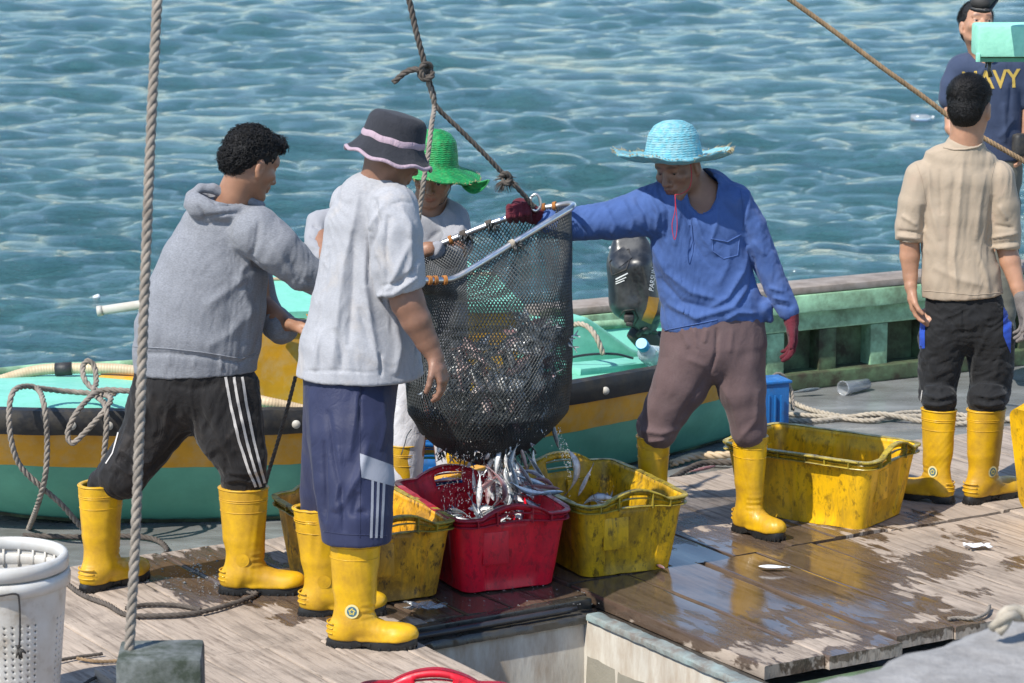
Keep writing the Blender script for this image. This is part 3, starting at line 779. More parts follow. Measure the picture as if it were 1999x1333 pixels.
lip(dk(HA1-.045, HB0, -.034), dk(HA1-.045, HB1-.02, -.034), .085, .05, 2, mat='hold_lip')
lip(dk(HA0+.0, HB0, -.04), dk(HA0+.0, HB1-.015, -.04), .075, .03, 4, mat='dark_wet')
mb = MB(); mb.add(*tube_vf(resample([dk(HA0+.02, HB0, -.018), dk(HA0+.022, .7, -.018), dk(HA0+.02, HB1-.1, -.016)], .05), .011, 8)); mb.add(*tube_vf(resample([dk(HA0-.006, HB0, -.024), dk(HA0-.004, .7, -.022), dk(HA0-.01, HB1-.12, -.022)], .05), .007, 8))
tag(mb.done('metal_rail', M['lead_pipe']), 'pair of thin black rails along the far lip of the hatch', 'rail')
# sacking liner on the lower far wall
V = []; F = []; n = 26
for i in range(n+1):
    for j in range(9):
        p = dk(HA0+.026+.006*math.sin(i*.9+j), HB0+.30+(HB1-.46-HB0)*i/n, -.34-.55*j/8+.01*math.sin(i*.7)); V.append(tuple(p))
for i in range(n):
    for j in range(8): a = i*9+j; F.append([a, a+1, a+10, a+9])
m2 = MB(); m2.add(V, F); m2.done('liner', M['sack'], hold)
V = []; F = []
for i in range(n+1):
    for j in range(9):
        V.append(tuple(dk(HA0+.05+(HA1-HA0-.12)*i/n, HB1-.072-.006*math.sin(i*.9+j)-.004*math.sin(i*2.3), -.185-.02*(i/n)+.006*math.sin(i*.8)-.66*j/8)))
for i in range(n):
    for j in range(8): a = i*9+j; F.append([a, a+1, a+10, a+9])
m2 = MB(); m2.add(V, F); m2.done('liner', M['sack'], hold)
# dark wet timbers: far coaming of the hatch, right coaming, front timber below the boards
def timber(name, p, q, w, h, mat, label, cat, bev=.008, group=None):
    m3 = MB(); m3.add(*beam_vf(p, q, w, h, bev)); o = m3.done(name, M[mat], smooth=True, sharp=30); tag(o, label, cat, group); return o
timber('coaming_beam', dk(HA0-.055, HB0-.3, -.03), dk(HA0-.055, HB1+.0, -.03), .05, .05, 'dark_wet', 'black wet timber along the far side of the open hatch', 'beam')
timber('coaming_beam', dk(HA0-.03, HB1-.005, -.065), dk(HA1+.06, HB1-.005, -.065), .035, .05, 'dark_wet', 'black wet timber under the cut ends beside the right side of the hatch', 'beam')
timber('edge_beam', dk(2.44, HB0+.3, -.075), dk(2.44, 5.6, -.075), .10, .05, 'green_dark', 'mossy green timber at the front edge of the deck by the pier', 'beam')
# rubbish by the hatch corner: torn plastic
def film(name, c, s_, seed, mat, label, cat):
    V = []; F = []; n = 12
    for i in range(n+1):
        for j in range(n+1):
            x, y = (i/n-.5), (j/n-.5); z = noise.noise(Vector((x*4+seed, y*4, 1)))*.35+noise.noise(Vector((x*9, y*9+seed, 1)))*.15
            V.append((c[0]+x*s_*(1+.3*math.sin(j+seed)), c[1]+y*s_*.5, c[2]+s_*.18+z*s_*.5))
    for i in range(n):
        for j in range(n): a = i*(n+1)+j; F.append([a, a+1, a+n+2, a+n+1])
    o = obj(name, V, F, mat); sd = o.modifiers.new('s', 'SOLIDIFY'); sd.thickness = .001; tag(o, label, cat); return o
m, t, b = nt('clear_film'); b.inputs['Transmission Weight'].default_value = .75; b.inputs['Roughness'].default_value = .12; b.inputs['Base Color'].default_value = (.8, .82, .84, 1); M['film'] = m
film('plastic_bag', G(830, 1195, 0), .12, 3, M['film'], 'crumpled clear plastic bag by the black hatch timber', 'plastic bag')

# ------------------------------------------------------------------ concrete pier in the near corner
V = []; F = []; n = 60; mrow = 24; z = 1.0
pe0 = G(1500, 1356, z); pe1 = G(2250, 1118, z); de = (pe1-pe0); Le = de.length; de = de/Le; ne = Vector((de.y, -de.x, 0))
for i in range(n+1):
    for j in range(mrow+1):
        t_ = i/n; s_ = max(0, j-3)/(mrow-3)
        c = pe0+de*(Le*t_)+ne*(s_**1.3*2.0+noise.noise(Vector((t_*7, 0, 4)))*.03*(1-s_))
        zz = z+noise.noise(Vector((t_*26, s_*30, 1)))*.008+noise.noise(Vector((t_*6, s_*5, 2)))*.012 if j >= 3 else z-.03-(3-j)*.5+.02*noise.noise(Vector((t_*20, j, 1)))
        if j == 3: zz -= .012
        V.append((c.x, c.y, zz))
for i in range(n):
    for j in range(mrow): a = i*(mrow+1)+j; F.append([a, a+mrow+1, a+mrow+2, a+1])
tag(obj('concrete_pier', V, F, M['concrete']), 'rough grey concrete pier edge in the near right corner', 'pier')
tag(obj('bollard_rope', *(lambda r: r)(rope_vf([G(1945, 1230, 1.03), G(1962, 1205, 1.06), G(1990, 1196, 1.06), G(2040, 1215, 1.04)], .020)), M['rope_pale']), 'thick pale rope end lying on the concrete pier edge', 'rope')

# ------------------------------------------------------------------ green bulwark of the vessel
bl0 = Vector((-3.6, 11.55, -.1)); bl1 = Vector((4.2, 15.53, -.1)); bd = (bl1-bl0).normalized(); bn = Vector((-bd.y, bd.x, 0)); Lb = (bl1-bl0).length
bw = empty('bulwark', bl0+bd*4.2, 'long green painted timber bulwark with brown weathered cap along the far deck edge', 'bulwark')
def bpart(name, off, z0, z1, w, mat, a=0, b=None, bev=.008):
    a = max(a, 4.2); p = bl0+bd*a+bn*off; q = bl0+bd*(Lb if b is None else b)+bn*off; m3 = MB(); zc = (z0+z1)/2
    m3.add(*beam_vf(p+Vector((0, 0, zc+.1)), q+Vector((0, 0, zc+.1)), w, z1-z0, bev)); return m3.done(name, M[mat], bw, sharp=30)
M['caprail'] = plain('weathered_cap_rail', (.20, .16, .125), .7, .3, 8, .6, 50, dirt=(.34, .30, .27), dscale=12, damt=.5)
bpart('cap_rail', .10, .375, .41, .20, 'caprail'); bpart('upper_rail', .065, .285, .372, .15, 'green_rail'); bpart('lower_rail', .10, .185, .282, .10, 'green_rail')
bpart('wall', .155, -.09, .30, .03, 'green_dark'); bpart('foot_timber', .09, -.098, -.02, .16, 'green_dark')
k = 0
for s_ in np.arange(4.3, Lb, .30):
    m3 = MB(); p = bl0+bd*float(s_)+bn*.10; m3.add(*box_vf(tuple(p+Vector((0, 0, 0))), .10, .09, .283, math.atan2(bd.y, bd.x), .006)); m3.done('stanchion', M['green_dark' if k % 2 else 'green_rail'], bw, sharp=30); k += 1

# ------------------------------------------------------------------ small wooden boat standing on the deck
ST = [  # near top xy z, near bottom xy z, width of the boat
 ((-2.95, 11.75, .46), (-2.55, 11.95, .05), .04), ((-2.62, 11.32, .44), (-2.35, 11.66, -.02), .38), ((-2.15, 11.18, .41), (-1.98, 11.52, -.07), .72), ((-1.5, 11.27, .375), (-1.45, 11.53, -.095), .98),
 ((-.75, 11.50, .335), (-.75, 11.64, -.097), 1.12), ((-.1, 11.83, .322), (-.1, 12.0, -.097), 1.15), ((.42, 12.24, .318), (.42, 12.44, -.095), 1.02), ((.80, 12.66, .305), (.84, 12.86, -.09), .86), ((1.12, 13.12, .30), (1.14, 13.22, -.08), .62)]
PT = resample([(s_[0][0], s_[0][1], s_[0][2]+.018) for s_ in ST], .06); PB = resample([s_[1] for s_ in ST], .06)
def lerpP(P, t): x = t*(len(P)-1); i = min(int(x), len(P)-2); return P[i].lerp(P[i+1], x-i)
SW = [s_[2] for s_ in ST]
def width(t): x = t*(len(SW)-1); i = min(int(x), len(SW)-2); f = x-i; f = f*f*(3-2*f); return SW[i]*(1-f)+SW[i+1]*f
boatn = Vector((-.53, .85, 0)).normalized()
def bprof(t, s_):                            # s_: 0 near sheer .. 1 near chine .. 2 far chine .. 3 far sheer
    a = lerpP(PT, t); b = lerpP(PB, t); w = boatn*width(t)
    c = b+w*.88+boatn*.04; d = a+w
    if s_ <= 1: e = a.lerp(b, s_); e += (b-a).cross(boatn).normalized()*0 - boatn*.035*math.sin(math.pi*s_); return e
    if s_ <= 2: return b.lerp(c, s_-1)+Vector((0, 0, -.0))
    return c.lerp(d, s_-2)+boatn*.035*math.sin(math.pi*(s_-2))
bt = empty('small_boat', (-.6, 12.1, -.1), 'small wooden boat painted green with a yellow band standing on the grey deck', 'boat')
def strip(name, mat, s0, s1, m=8, off=0, n=90, t0=0, t1=1):
    V = []; F = []
    for i in range(n+1):
        t_ = t0+(t1-t0)*i/n
        for j in range(m+1):
            s_ = s0+(s1-s0)*j/m; p = bprof(t_, s_)-boatn*off; p = p+Vector((0, 0, .004*noise.noise(Vector((t_*60, s_*6, 2))))); 
            p = p-boatn*.004*noise.noise(Vector((t_*40, s_*8, 7))); V.append(tuple(p))
    for i in range(n):
        for j in range(m): a = i*(m+1)+j; F.append([a, a+1, a+m+2, a+m+1])
    return obj(name, V, F, M[mat], bt)
strip('yellow_band', 'yellow_paint', .10, .46, 6, .003); strip('hull', 'green_hull', .46, 1.0, 10); strip('hull', 'green_hull', 1.0, 3.0, 14); strip('keel_strake', 'green_dark', .965, 1.0, 2, .012)
# stern plate and bow cover
V = [tuple(bprof(1, s_)) for s_ in np.linspace(0, 3, 25)]; m3 = MB(); m3.add(V, [list(range(25))]); m3.done('transom', M['teal'], bt, smooth=False)
# tyre rubber fender along the sheer, with tread blocks and bolts
V = []; F = []; nn = 200; sec = [(-.012, .030), (.030, .026), (.038, .0), (.036, -.045), (.018, -.072), (-.012, -.075)]
for i in range(nn+1):
    t_ = i/nn; p = lerpP(PT, t_); q = lerpP(PT, min(1, t_+.01)); ax = (q-p); ax = ax.normalized() if ax.length > 1e-6 else Vector((1, .4, 0)).normalized(); o_ = Vector((ax.y, -ax.x, 0)).normalized()
    for k_, (a, z_) in enumerate(sec):
        tr = .004*(1 if (i % 4) < 2 else 0)*(1 if k_ in (2, 3, 4) else 0)*(1 if math.sin(t_*23) > -.3 else 0)
        V.append(tuple(p+o_*(a+tr+.004*noise.noise(Vector((t_*50, k_, 0))))+Vector((0, 0, z_+.006*noise.noise(Vector((t_*30, k_*.3, 5)))))))
m_ = len(sec)
for i in range(nn):
    for k_ in range(m_): F.append([i*m_+k_, i*m_+(k_+1) % m_, (i+1)*m_+(k_+1) % m_, (i+1)*m_+k_])
m3 = MB(); m3.add(V, F); fd = m3.done('rubber_fender', M['rubber'], bt); shade_sharp(fd, 40)
for bx in (114, 205, 545, 1175):
    p = None
    for i in range(len(PT)):
        if project(np.array(PT[i]))[0] >= bx: p = PT[i]; break
    if p is not None:
        m3 = MB(); c = p+Vector((.012, -.040, -.028)); ring = [c+Vector((.017*math.cos(a), 0, .017*math.sin(a))) for a in np.linspace(0, 6.283, 16, endpoint=False)]
        m3.add([tuple(x) for x in ring]+[tuple(x+Vector((0, -.006, 0))) for x in ring]+[tuple(c+Vector((0, -.008, 0)))], [[16+k, 16+(k+1) % 16, 32] for k in range(16)]+[[k, (k+1) % 16, 16+(k+1) % 16, 16+k] for k in range(16)])
        m3.done('bolt', M['pvc'], bt)
# inner deck, gunwales, cabin box
strip_in = []
V = []; F = []; n = 60; m_ = 8
for i in range(n+1):
    t_ = .01+.985*i/n; a = lerpP(PT, t_)+Vector((0, 0, .02)); w = width(t_)
    for j in range(m_+1):
        u_ = j/m_; dip = 0 if t_ < .42 else -.13*min(1, (t_-.42)*14)*(1 if .06 < u_ < .94 else 0); V.append(tuple(a+boatn*(w*u_)+Vector((0, 0, dip+.03*math.sin(math.pi*u_)*(t_ < .42)))))
for i in range(n):
    for j in range(m_): a = i*(m_+1)+j; F.append([a, a+m_+1, a+m_+2, a+1])
o = obj('deck', V, F, M['teal'], bt); shade_sharp(o, 30)
fp = resample([tuple(p+boatn*.0+Vector((0, 0, .03))) for p in PT], .1); ft = [lerpP(PT, i/40)+boatn*width(i/40)+Vector((0, 0, .03)) for i in range(41)]
m3 = MB(); m3.add(*tube_vf(ft, .022, 8)); m3.done('far_gunwale', M['green_rail'], bt)
# cabin: yellow near face, pale teal lid
def at_s(px, py, Y): return at(px, py, Y)
c0 = at(472, 838, 11.72); c1 = at(1010, 800, 12.18); c0.z = c1.z = .34
dc = (c1-c0).normalized(); nc = Vector((-dc.y, dc.x, 0)); Lc = (c1-c0).length
def cab(u_, w_, z_): return c0+dc*(u_*Lc)+nc*w_+Vector((0, 0, z_))
m3 = MB(); V = [cab(.0, 0, -.05), cab(1, 0, -.05), cab(1, .0, .30), cab(.12, 0, .345), cab(.02, 0, .24), cab(0, .62, -.05), cab(1, .62, -.05), cab(1, .62, .36), cab(.12, .62, .40), cab(.02, .62, .28)]
m3.add([tuple(p) for p in V], [[0, 1, 2, 3, 4], [1, 6, 7, 2], [6, 5, 9, 8, 7], [5, 0, 4, 9], [4, 3, 8, 9]]); m3.done('cabin', M['yellow_paint'], bt, smooth=False)
m3 = MB(); lid = [cab(.08, -.03, .352), cab(1.02, -.03, .305), cab(1.02, .30, .385), cab(.08, .30, .43), cab(.08, .66, .44), cab(1.02, .66, .39)]
V = [tuple(p) for p in lid]+[tuple(p+Vector((0, 0, .028))) for p in lid]
m3.add(V, [[6, 7, 8, 9], [9, 8, 11, 10], [0, 1, 7, 6], [1, 2, 8, 7], [2, 5, 11, 8], [5, 4, 10, 11], [4, 3, 9, 10], [3, 0, 6, 9], [3, 2, 1, 0], [4, 5, 2, 3]]); m3.done('cabin_lid', M['teal'], bt, smooth=False)
m3 = MB(); P = resample([cab(.09, .29, .462), cab(.5, .295, .438), cab(1.01, .29, .416)], .03); m3.add(*tube_vf([p+Vector((0, 0, .004*noise.noise(p*30))) for p in P], .008, 6)); m3.done('cabin_lid_bead', M['hose'], bt)
# splintered teal edge of the lid near the left man's hand
m3 = MB()
for i in range(9):
    u_ = .10+.022*i; p = cab(u_, -.045, .335-.012*(i % 3)); m3.add(*beam_vf(p, p+dc*random.uniform(.05, .10)+Vector((0, 0, random.uniform(-.03, .02))), .03, random.uniform(.015, .035), .003))
m3.done('splintered_edge', M['green_rail'], bt)
m3 = MB()
for i in range(26):
    p = cab(random.uniform(.22, .30), -.05, random.uniform(.27, .36)); m3.add(*tube_vf([p, p+Vector((random.uniform(-.02, .03), -.02, random.uniform(-.02, .05))), p+Vector((random.uniform(-.05, .06), -.03, random.uniform(-.03, .07)))], [.004, .003, .001], 4))
m3.done('splinters', M['orange_wood'], bt)
# yellow plank on the foredeck
m3 = MB(); m3.add(*beam_vf(at(205, 733, 11.9), at(420, 757, 11.75), .12, .03)); m3.done('foredeck_plank', M['yellow_paint'], bt, sharp=30)
# stern locker and quarter blocks seen right of the net
m3 = MB(); q0 = at(1100, 705, 12.75); q1 = at(1292, 690, 13.05); q0.z = q1.z = .20
def sp(u_, w_, z_): d_ = (q1-q0); return q0+d_*u_+boatn*w_+Vector((0, 0, z_))
prof = [(0, .0), (0, .27), (.38, .275), (.50, .235), (.86, .10), (1.0, .07), (1.0, 0)]
Va = [sp(u_, .12, z_) for u_, z_ in prof]; Vb = [sp(u_, .30, z_) for u_, z_ in prof]; L_ = len(prof)
m3.add([tuple(p) for p in Va+Vb], [list(range(L_))]+[[L_+k for k in range(L_)][::-1]]+[[k, L_+k, L_+(k+1) % L_, (k+1) % L_] for k in range(L_)]); o = m3.done('stern_block', M['teal'], bt, smooth=False)
bv = o.modifiers.new('b', 'BEVEL'); bv.width = .02; bv.segments = 3; o.data.polygons.foreach_set('use_smooth', [True]*len(o.data.polygons)); 
m3 = MB(); m3.add(*tube_vf(resample([sp(.02, .2, .285), sp(.12, .2, .30), sp(.26, .2, .285)], .02), .018, 8)); m3.done('cleat', M['green_dark'], bt)
m3 = MB(); m3.add(*beam_vf(at(1105, 722, 12.35), at(1290, 705, 12.85), .16, .03)); m3.done('side_deck', M['teal'], bt, sharp=30)

# hoses, pipe, ropes on and around the boat
tag(obj('suction_hose', *tube_vf(resample([at(-60, 770, 11.75), at(0, 743, 11.8), at(80, 722, 11.85), at(180, 719, 11.85), at(250, 722, 11.85), at(330, 735, 11.85), at(430, 762, 11.7), at(500, 780, 11.50), at(560, 793, 11.5), at(640, 808, 11.55), at(800, 815, 11.75)], .004), [(.0215+(.0015 if i % 3 == 0 else 0)) for i in range(len(resample([at(-60, 770, 11.75), at(0, 743, 11.8), at(80, 722, 11.85), at(180, 719, 11.85), at(250, 722, 11.85), at(330, 735, 11.85), at(430, 762, 11.7), at(500, 780, 11.50), at(560, 793, 11.5), at(640, 808, 11.55), at(800, 815, 11.75)], .004)))], 12), M['hose']), 'ribbed amber suction hose lying along the boat', 'hose')
hw = MB(); hw.add(*tube_vf([at(108, 721, 11.848), at(125, 720, 11.848), at(140, 719, 11.848)], .027, 10)); o = hw.done('tape_wrap', M['rubber'], None); tag(o, 'black tape wrapped round the amber hose', 'tape')
m3 = MB(); pp = [at(192, 607, 12.2), at(400, 576, 12.3), at(640, 540, 12.4)]; m3.add(*tube_vf(pp, .0195, 14)); m3.add(*tube_vf([at(190, 607.5, 12.2), at(200, 606, 12.2)], .0225, 14)); tag(m3.done('plastic_pipe', M['pvc']), 'pale capped plastic pipe sticking out over the boat beside the hooded man', 'pipe')
def rope(name, pts, r, mat, label, cat='rope', group=None, pitch=None, parent=None):
    v, f = rope_vf(pts, r, pitch); o = obj(name, v, f, M[mat], parent); 
    if parent is None: tag(o, label, cat, group)
    return o
rope('mooring_rope', [at(55, 1035, 11.45), at(72, 990, 11.15), at(88, 930, 11.05), at(92, 860, 11.05), at(86, 790, 11.05), at(70, 757, 11.2), at(30, 760, 11.10), at(18, 800, 11.05), at(22, 860, 11.03), at(40, 910, 11.05), at(80, 950, 11.08), at(120, 985, 11.12), at(160, 1030, 11.2), at(190, 1052, 11.3)], .0115, 'rope_grey', 'grey rope looped over the bow of the small boat down to the deck')
rope('mooring_rope', [at(70, 757, 11.22), at(120, 763, 11.3), at(180, 768, 11.3), at(215, 775, 11.15), at(205, 800, 11.08), at(160, 850, 11.05), at(140, 865, 11.04), at(132, 845, 11.05), at(150, 805, 11.08), at(190, 765, 11.2), at(235, 762, 11.2), at(300, 770, 11.2)], .0115, 'rope_grey', 'grey rope bunched in a hanging loop over the black fender')
rope('mooring_rope', [at(225, 768, 11.25), at(185, 760, 11.35), at(165, 740, 11.4), at(162, 715, 11.45), at(172, 704, 11.45), at(184, 715, 11.45), at(188, 745, 11.4), at(184, 768, 11.3), at(205, 790, 11.1), at(208, 830, 11.06), at(204, 880, 11.06), at(200, 930, 11.1)], .0115, 'rope_grey', 'grey rope standing up in a small loop on the boat beside the hose')
rope('deck_rope', [G(45, 1045, -.085), G(150, 1048, -.085), G(240, 1046, -.085), G(300, 1052, -.085), G(325, 1070, -.085), G(318, 1085, -.085), G(290, 1096, -.08), G(230, 1093, .012), G(190, 1098, .012)], .011, 'rope_dark', 'dark rope curving over the grey deck behind the left boots')
rope('deck_rope', [G(120, 1130, .014), G(160, 1160, .012), G(210, 1180, .012), G(245, 1199, .012), G(300, 1202, .012), G(380, 1197, .012), G(450, 1180, .012), G(492, 1165, .012), G(500, 1158, .012), G(480, 1155, .012)], .0095, 'rope_dark', 'dark wet rope lying on the boards below the hooded man')
rope('deck_rope', [G(245, 1187, .012), G(290, 1180, .012), G(345, 1181, .012), G(392, 1190, .012)], .008, 'rope_dark', 'short dark rope lying by the puddle left of the striped shorts')
rope('deck_rope', [G(70, 1300, .014), G(130, 1286, .012), G(200, 1276, .012)], .006, 'rope_dark', 'thin dark cord on the boards by the white baskets')
rope('deck_rope', [G(150, 1285, .014), G(190, 1291, .012), G(230, 1290, .012)], .006, 'rope_brown', 'thin brown cord end on the boards behind the post')
rope('deck_rope', [G(165, 1335, .014), G(190, 1322, .012), G(235, 1318, .012)], .006, 'rope_dark', 'thin dark cord lying left of the mossy post')
rope('deck_rope', [G(1515, 740, -.085), G(1530, 770, -.085), G(1570, 795, -.085), G(1640, 812, -.085), G(1720, 815, -.08), G(1790, 812, -.085), G(1870, 818, -.085), G(1990, 820, -.085)], .0125, 'rope_pale', 'pale rope running out from the blue container over the grey deck')
rope('deck_rope', [G(1500, 818, -.085), G(1580, 822, -.085), G(1650, 815, -.082), G(1720, 808, -.06), G(1800, 822, -.085), G(1880, 827, -.085), G(1990, 815, -.085)], .0125, 'rope_pale', 'pale rope lying double behind the far yellow crate')
rope('deck_rope', [G(1500, 806, -.085), G(1600, 812, -.085), G(1700, 821, -.085), G(1760, 806, -.07), G(1850, 806, -.085), G(1950, 822, -.085)], .011, 'rope_pale', 'thinner pale rope crossing the two others behind the far yellow crate')
rope('deck_rope', [G(1500, 765, .1), G(1512, 733, .12), G(1530, 735, .1), G(1545, 765, .02), G(1548, 800, -.05)], .010, 'rope_grey', 'grey rope drooping from the blue container')
rope('deck_rope', [G(1310, 905, -.08), G(1360, 890, -.075), G(1420, 888, -.07), G(1480, 880, -.07)], .018, 'hose', 'brown hose lying behind the legs of the man in blue')
rope('deck_rope', [G(1310, 935, -.08), G(1370, 905, -.075), G(1440, 902, -.07), G(1500, 890, -.07)], .014, 'rope_dark', 'dark rope lying behind the legs of the man in blue')
rope('rope_end', [G(1850, 1208, .012), G(1870, 1206, .012), G(1900, 1207, .012), G(1925, 1197, .014), G(1932, 1183, .016)], .007, 'rope_grey', 'short grey rope end curling on the boards at the right')
rope('stern_rope', [at(1108, 640, 12.6), at(1130, 632, 12.5), at(1150, 640, 12.45), at(1165, 660, 12.4), at(1178, 692, 12.4)], .0125, 'rope_pale', 'pale rope hanging over the stern block of the small boat')
tag(obj('fuel_cable', *tube_vf(resample([at(1100, 700, 12.4), at(1150, 692, 12.45), at(1200, 691, 12.5), at(1235, 699, 12.6)], .02), .0055, 8), M['lead_pipe']), 'black cable lying on the stern deck of the small boat', 'cable')
rope('hanging_line', [at(577, 735, 10.6), at(560, 800, 10.6), at(540, 870, 10.6), at(522, 930, 10.62), at(512, 975, 10.65), at(508, 1010, 10.68)], .0075, 'rope_dark', 'thin dark rope slanting down between the two men on the left')

# big rope and post in the foreground
pc = at(308, 1272, 7.6); ptop = pc.z
pb = MB(); pb.add(*box_vf((pc.x+.005, pc.y+.02, -.1), .225, .20, ptop+.1, .06, .014)); po = pb.done('mooring_post', M['postwood'], sharp=40); tag(po, 'squat mossy wooden post in the foreground with a thick rope standing on it', 'post')
rope('hoisting_rope', [at(252, 1271, 7.62), at(262, 1100, 7.66), at(272, 850, 7.72), at(283, 550, 7.8), at(295, 250, 7.9), at(307, 0, 8.0), at(311, -80, 8.05)], .0142, 'rope_grey', 'thick grey rope rising from the foreground post out of the top of the picture', pitch=.085)
# rope carrying the net
hub = at(848, 208, 10.7)
rope('lifting_rope', [at(790, -30, 10.7), at(800, 5, 10.7), at(812, 60, 10.7), at(830, 128, 10.7)], .0115, 'rope_dark', 'dark rope coming down from the top to the big knot above the net')
rope('net_bridle', [at(832, 150, 10.7), at(842, 180, 10.7), hub, at(843, 240, 10.62), at(836, 300, 10.55), at(826, 360, 10.5), at(818, 420, 10.5), at(814, 470, 10.5)], .0095, 'rope_grey', 'left leg of the net bridle hanging beside the bucket hat')
rope('net_bridle', [at(836, 150, 10.705), at(847, 185, 10.705), at(852, 208, 10.7), at(900, 255, 10.72), at(950, 305, 10.75), at(985, 342, 10.78), at(1015, 372, 10.8), at(1043, 405, 10.82)], .0095, 'rope_dark', 'right leg of the net bridle slanting to the steel frame')
kb = MB(); kc = at(832, 138, 10.7)
for i, (rx, rz, ax_) in enumerate([(.022, .016, 0), (.018, .022, 1.0), (.024, .014, 2.0)]):
    pts = [kc+Vector((rx*math.cos(a)*math.cos(ax_*.4), -.010+.016*math.sin(a*1+ax_), rz*math.sin(a)+(-.012+.012*i))) for a in np.linspace(0, 6.283, 26)]
    v, f = rope_vf(pts, .0105, .06); kb.add(v, f)
v, f = rope_vf([kc+Vector((-.012, -.02, .0)), at(810, 135, 10.68), at(790, 142, 10.68), at(768, 161, 10.68)], .0115, .07); kb.add(v, f)
tag(kb.done('rope_knot', M['rope_dark']), 'big dark knot with a stub end above the net bridle', 'knot')
kb = MB(); kc = at(985, 350, 10.77)
for i in range(60):
    a = random.uniform(0, 6.28); d = Vector((math.cos(a), random.uniform(-.6, .3), math.sin(a)*.8)); p = kc+Vector((.0, -.008, 0))+d*.008
    kb.add(*tube_vf([p, p+d*random.uniform(.015, .03)+Vector((0, 0, -.004)), p+d*random.uniform(.02, .045)+Vector((0, 0, -.014))], [.0028, .002, .001], 4))
v, f = rope_vf([at(978, 345, 10.76), at(986, 338, 10.74), at(996, 346, 10.75), at(990, 358, 10.74), at(980, 352, 10.75)], .011, .06); kb.add(v, f)
tag(kb.done('rope_knot', M['rope_dark']), 'frayed dark knot on the right leg of the net bridle', 'knot')
rope('diagonal_rope', [at(1530, -10, 12.6), at(1620, 55, 12.6), at(1720, 130, 12.6), at(1800, 187, 12.6), at(1870, 240, 12.6), at(1930, 275, 12.6), at(2040, 338, 12.6)], .0115, 'rope_brown', 'brown rope running diagonally behind the head of the man in beige', pitch=.05)

# mint green beam top right with a fitting under it, and the dangling boot over it
gb = empty('green_beam', at(1990, 118, 10.6), 'mint green painted beam end jutting in at the top right', 'beam')
def crate_like(name, x0, y0, x1, y1, Y, depth, mat, parent, bev=.012):
    a = at(x0, y1, Y); b_ = at(x1, y0, Y); m3 = MB(); m3.add(*box_vf(((a.x+b_.x)/2, Y+depth/2, a.z), b_.x-a.x, depth, b_.z-a.z, 0, bev)); return m3.done(name, M[mat], parent, sharp=40)
crate_like('beam', 1908, 50, 2200, 112, 10.6, .16, 'beam_green', gb); crate_like('beam_flange', 1906, 104, 1914, 121, 10.598, .02, 'beam_green', gb, .002)
crate_like('under_beam', 1913, 113, 2200, 121, 10.64, .11, 'green_hull', gb, .003)
m3 = MB(); m3.add(*tube_vf([at(1932, 120, 10.7), at(1931, 135, 10.7), at(1934, 150, 10.7)], [.008, .006, .009], 8)); m3.add(*tube_vf([at(1926, 121, 10.69), at(1924, 132, 10.69)], [.004, .003], 6)); m3.done('fitting', M['dark_wet'], gb)
# ------------------------------------------------------------------ plastic fish crates
def crate_mat(name, c, amt, dirt=(.06, .045, .02), sc=7):
    m, t, b = nt(name); v = coords(t, (1, 1, .55))
    n1 = noise_(t, v, sc, 10, .72, .5); n2 = noise_(t, v, 3.2, 6, .6); n3 = noise_(t, v, 38, 6, .7)
    col = ramp(t, n2, [(.3, tuple(x*.86 for x in c)), (.7, tuple(min(1, x*1.08) for x in c))]).outputs[0]
    f = math_(t, 'MULTIPLY', ramp(t, n1, [(.43, 0), (.60, 1)]).outputs[0], amt)
    f2 = math_(t, 'MULTIPLY', ramp(t, n3, [(.53, 0), (.64, 1)]).outputs[0], amt*.95)
    col = mix(t, f, col, tuple(x*.35+y*.5 for x, y in zip(c, dirt))); col = mix(t, f2, col, dirt)
    # vertical scuffs
    v2 = coords(t, (60, 60, 5)); n4 = noise_(t, v2, 1, 4, .6); col = mix(t, math_(t, 'MULTIPLY', ramp(t, n4, [(.53, 0), (.64, 1)]).outputs[0], amt*.6), col, tuple(x*.42+.02 for x in c))
    t.links.new(col, b.inputs['Base Color']); b.inputs['Specular IOR Level'].default_value = .45
    t.links.new(ramp(t, n1, [(.4, .28), (.65, .6)]).outputs[0], b.inputs['Roughness'])
    b.inputs['Subsurface Weight'].default_value = .05; b.inputs['Subsurface Radius'].default_value = (.02, .012, .004)
    bump(t, b, noise_(t, v, 40, 7), .22, .002); return m
M['crate_y1'] = crate_mat('dirty_orange_yellow_plastic', (.76, .37, .02), 1.0, (.05, .028, .012))
M['crate_y2'] = crate_mat('dirty_shaded_yellow_plastic', (.72, .41, .01), .85, (.05, .03, .010))  # grime, plus the shade on this crate put into a darker base yellow
M['crate_y3'] = crate_mat('scuffed_yellow_plastic', (.82, .46, .008), .62, (.06, .035, .010))
M['crate_r'] = crate_mat('scuffed_red_plastic', (.80, .010, .034), .5, (.07, .01, .015))
M['crate_b'] = crate_mat('blue_plastic', (.01, .14, .42), .3)
M['rim_y'] = crate_mat('grimy_rim_plastic', (.42, .31, .03), 1.0, (.05, .04, .02), 14)
M['rim_r'] = crate_mat('grimy_red_rim', (.42, .01, .03), .7, (.05, .01, .015), 14)
CL, CW, CH, CT = .64, .42, .275, .0045
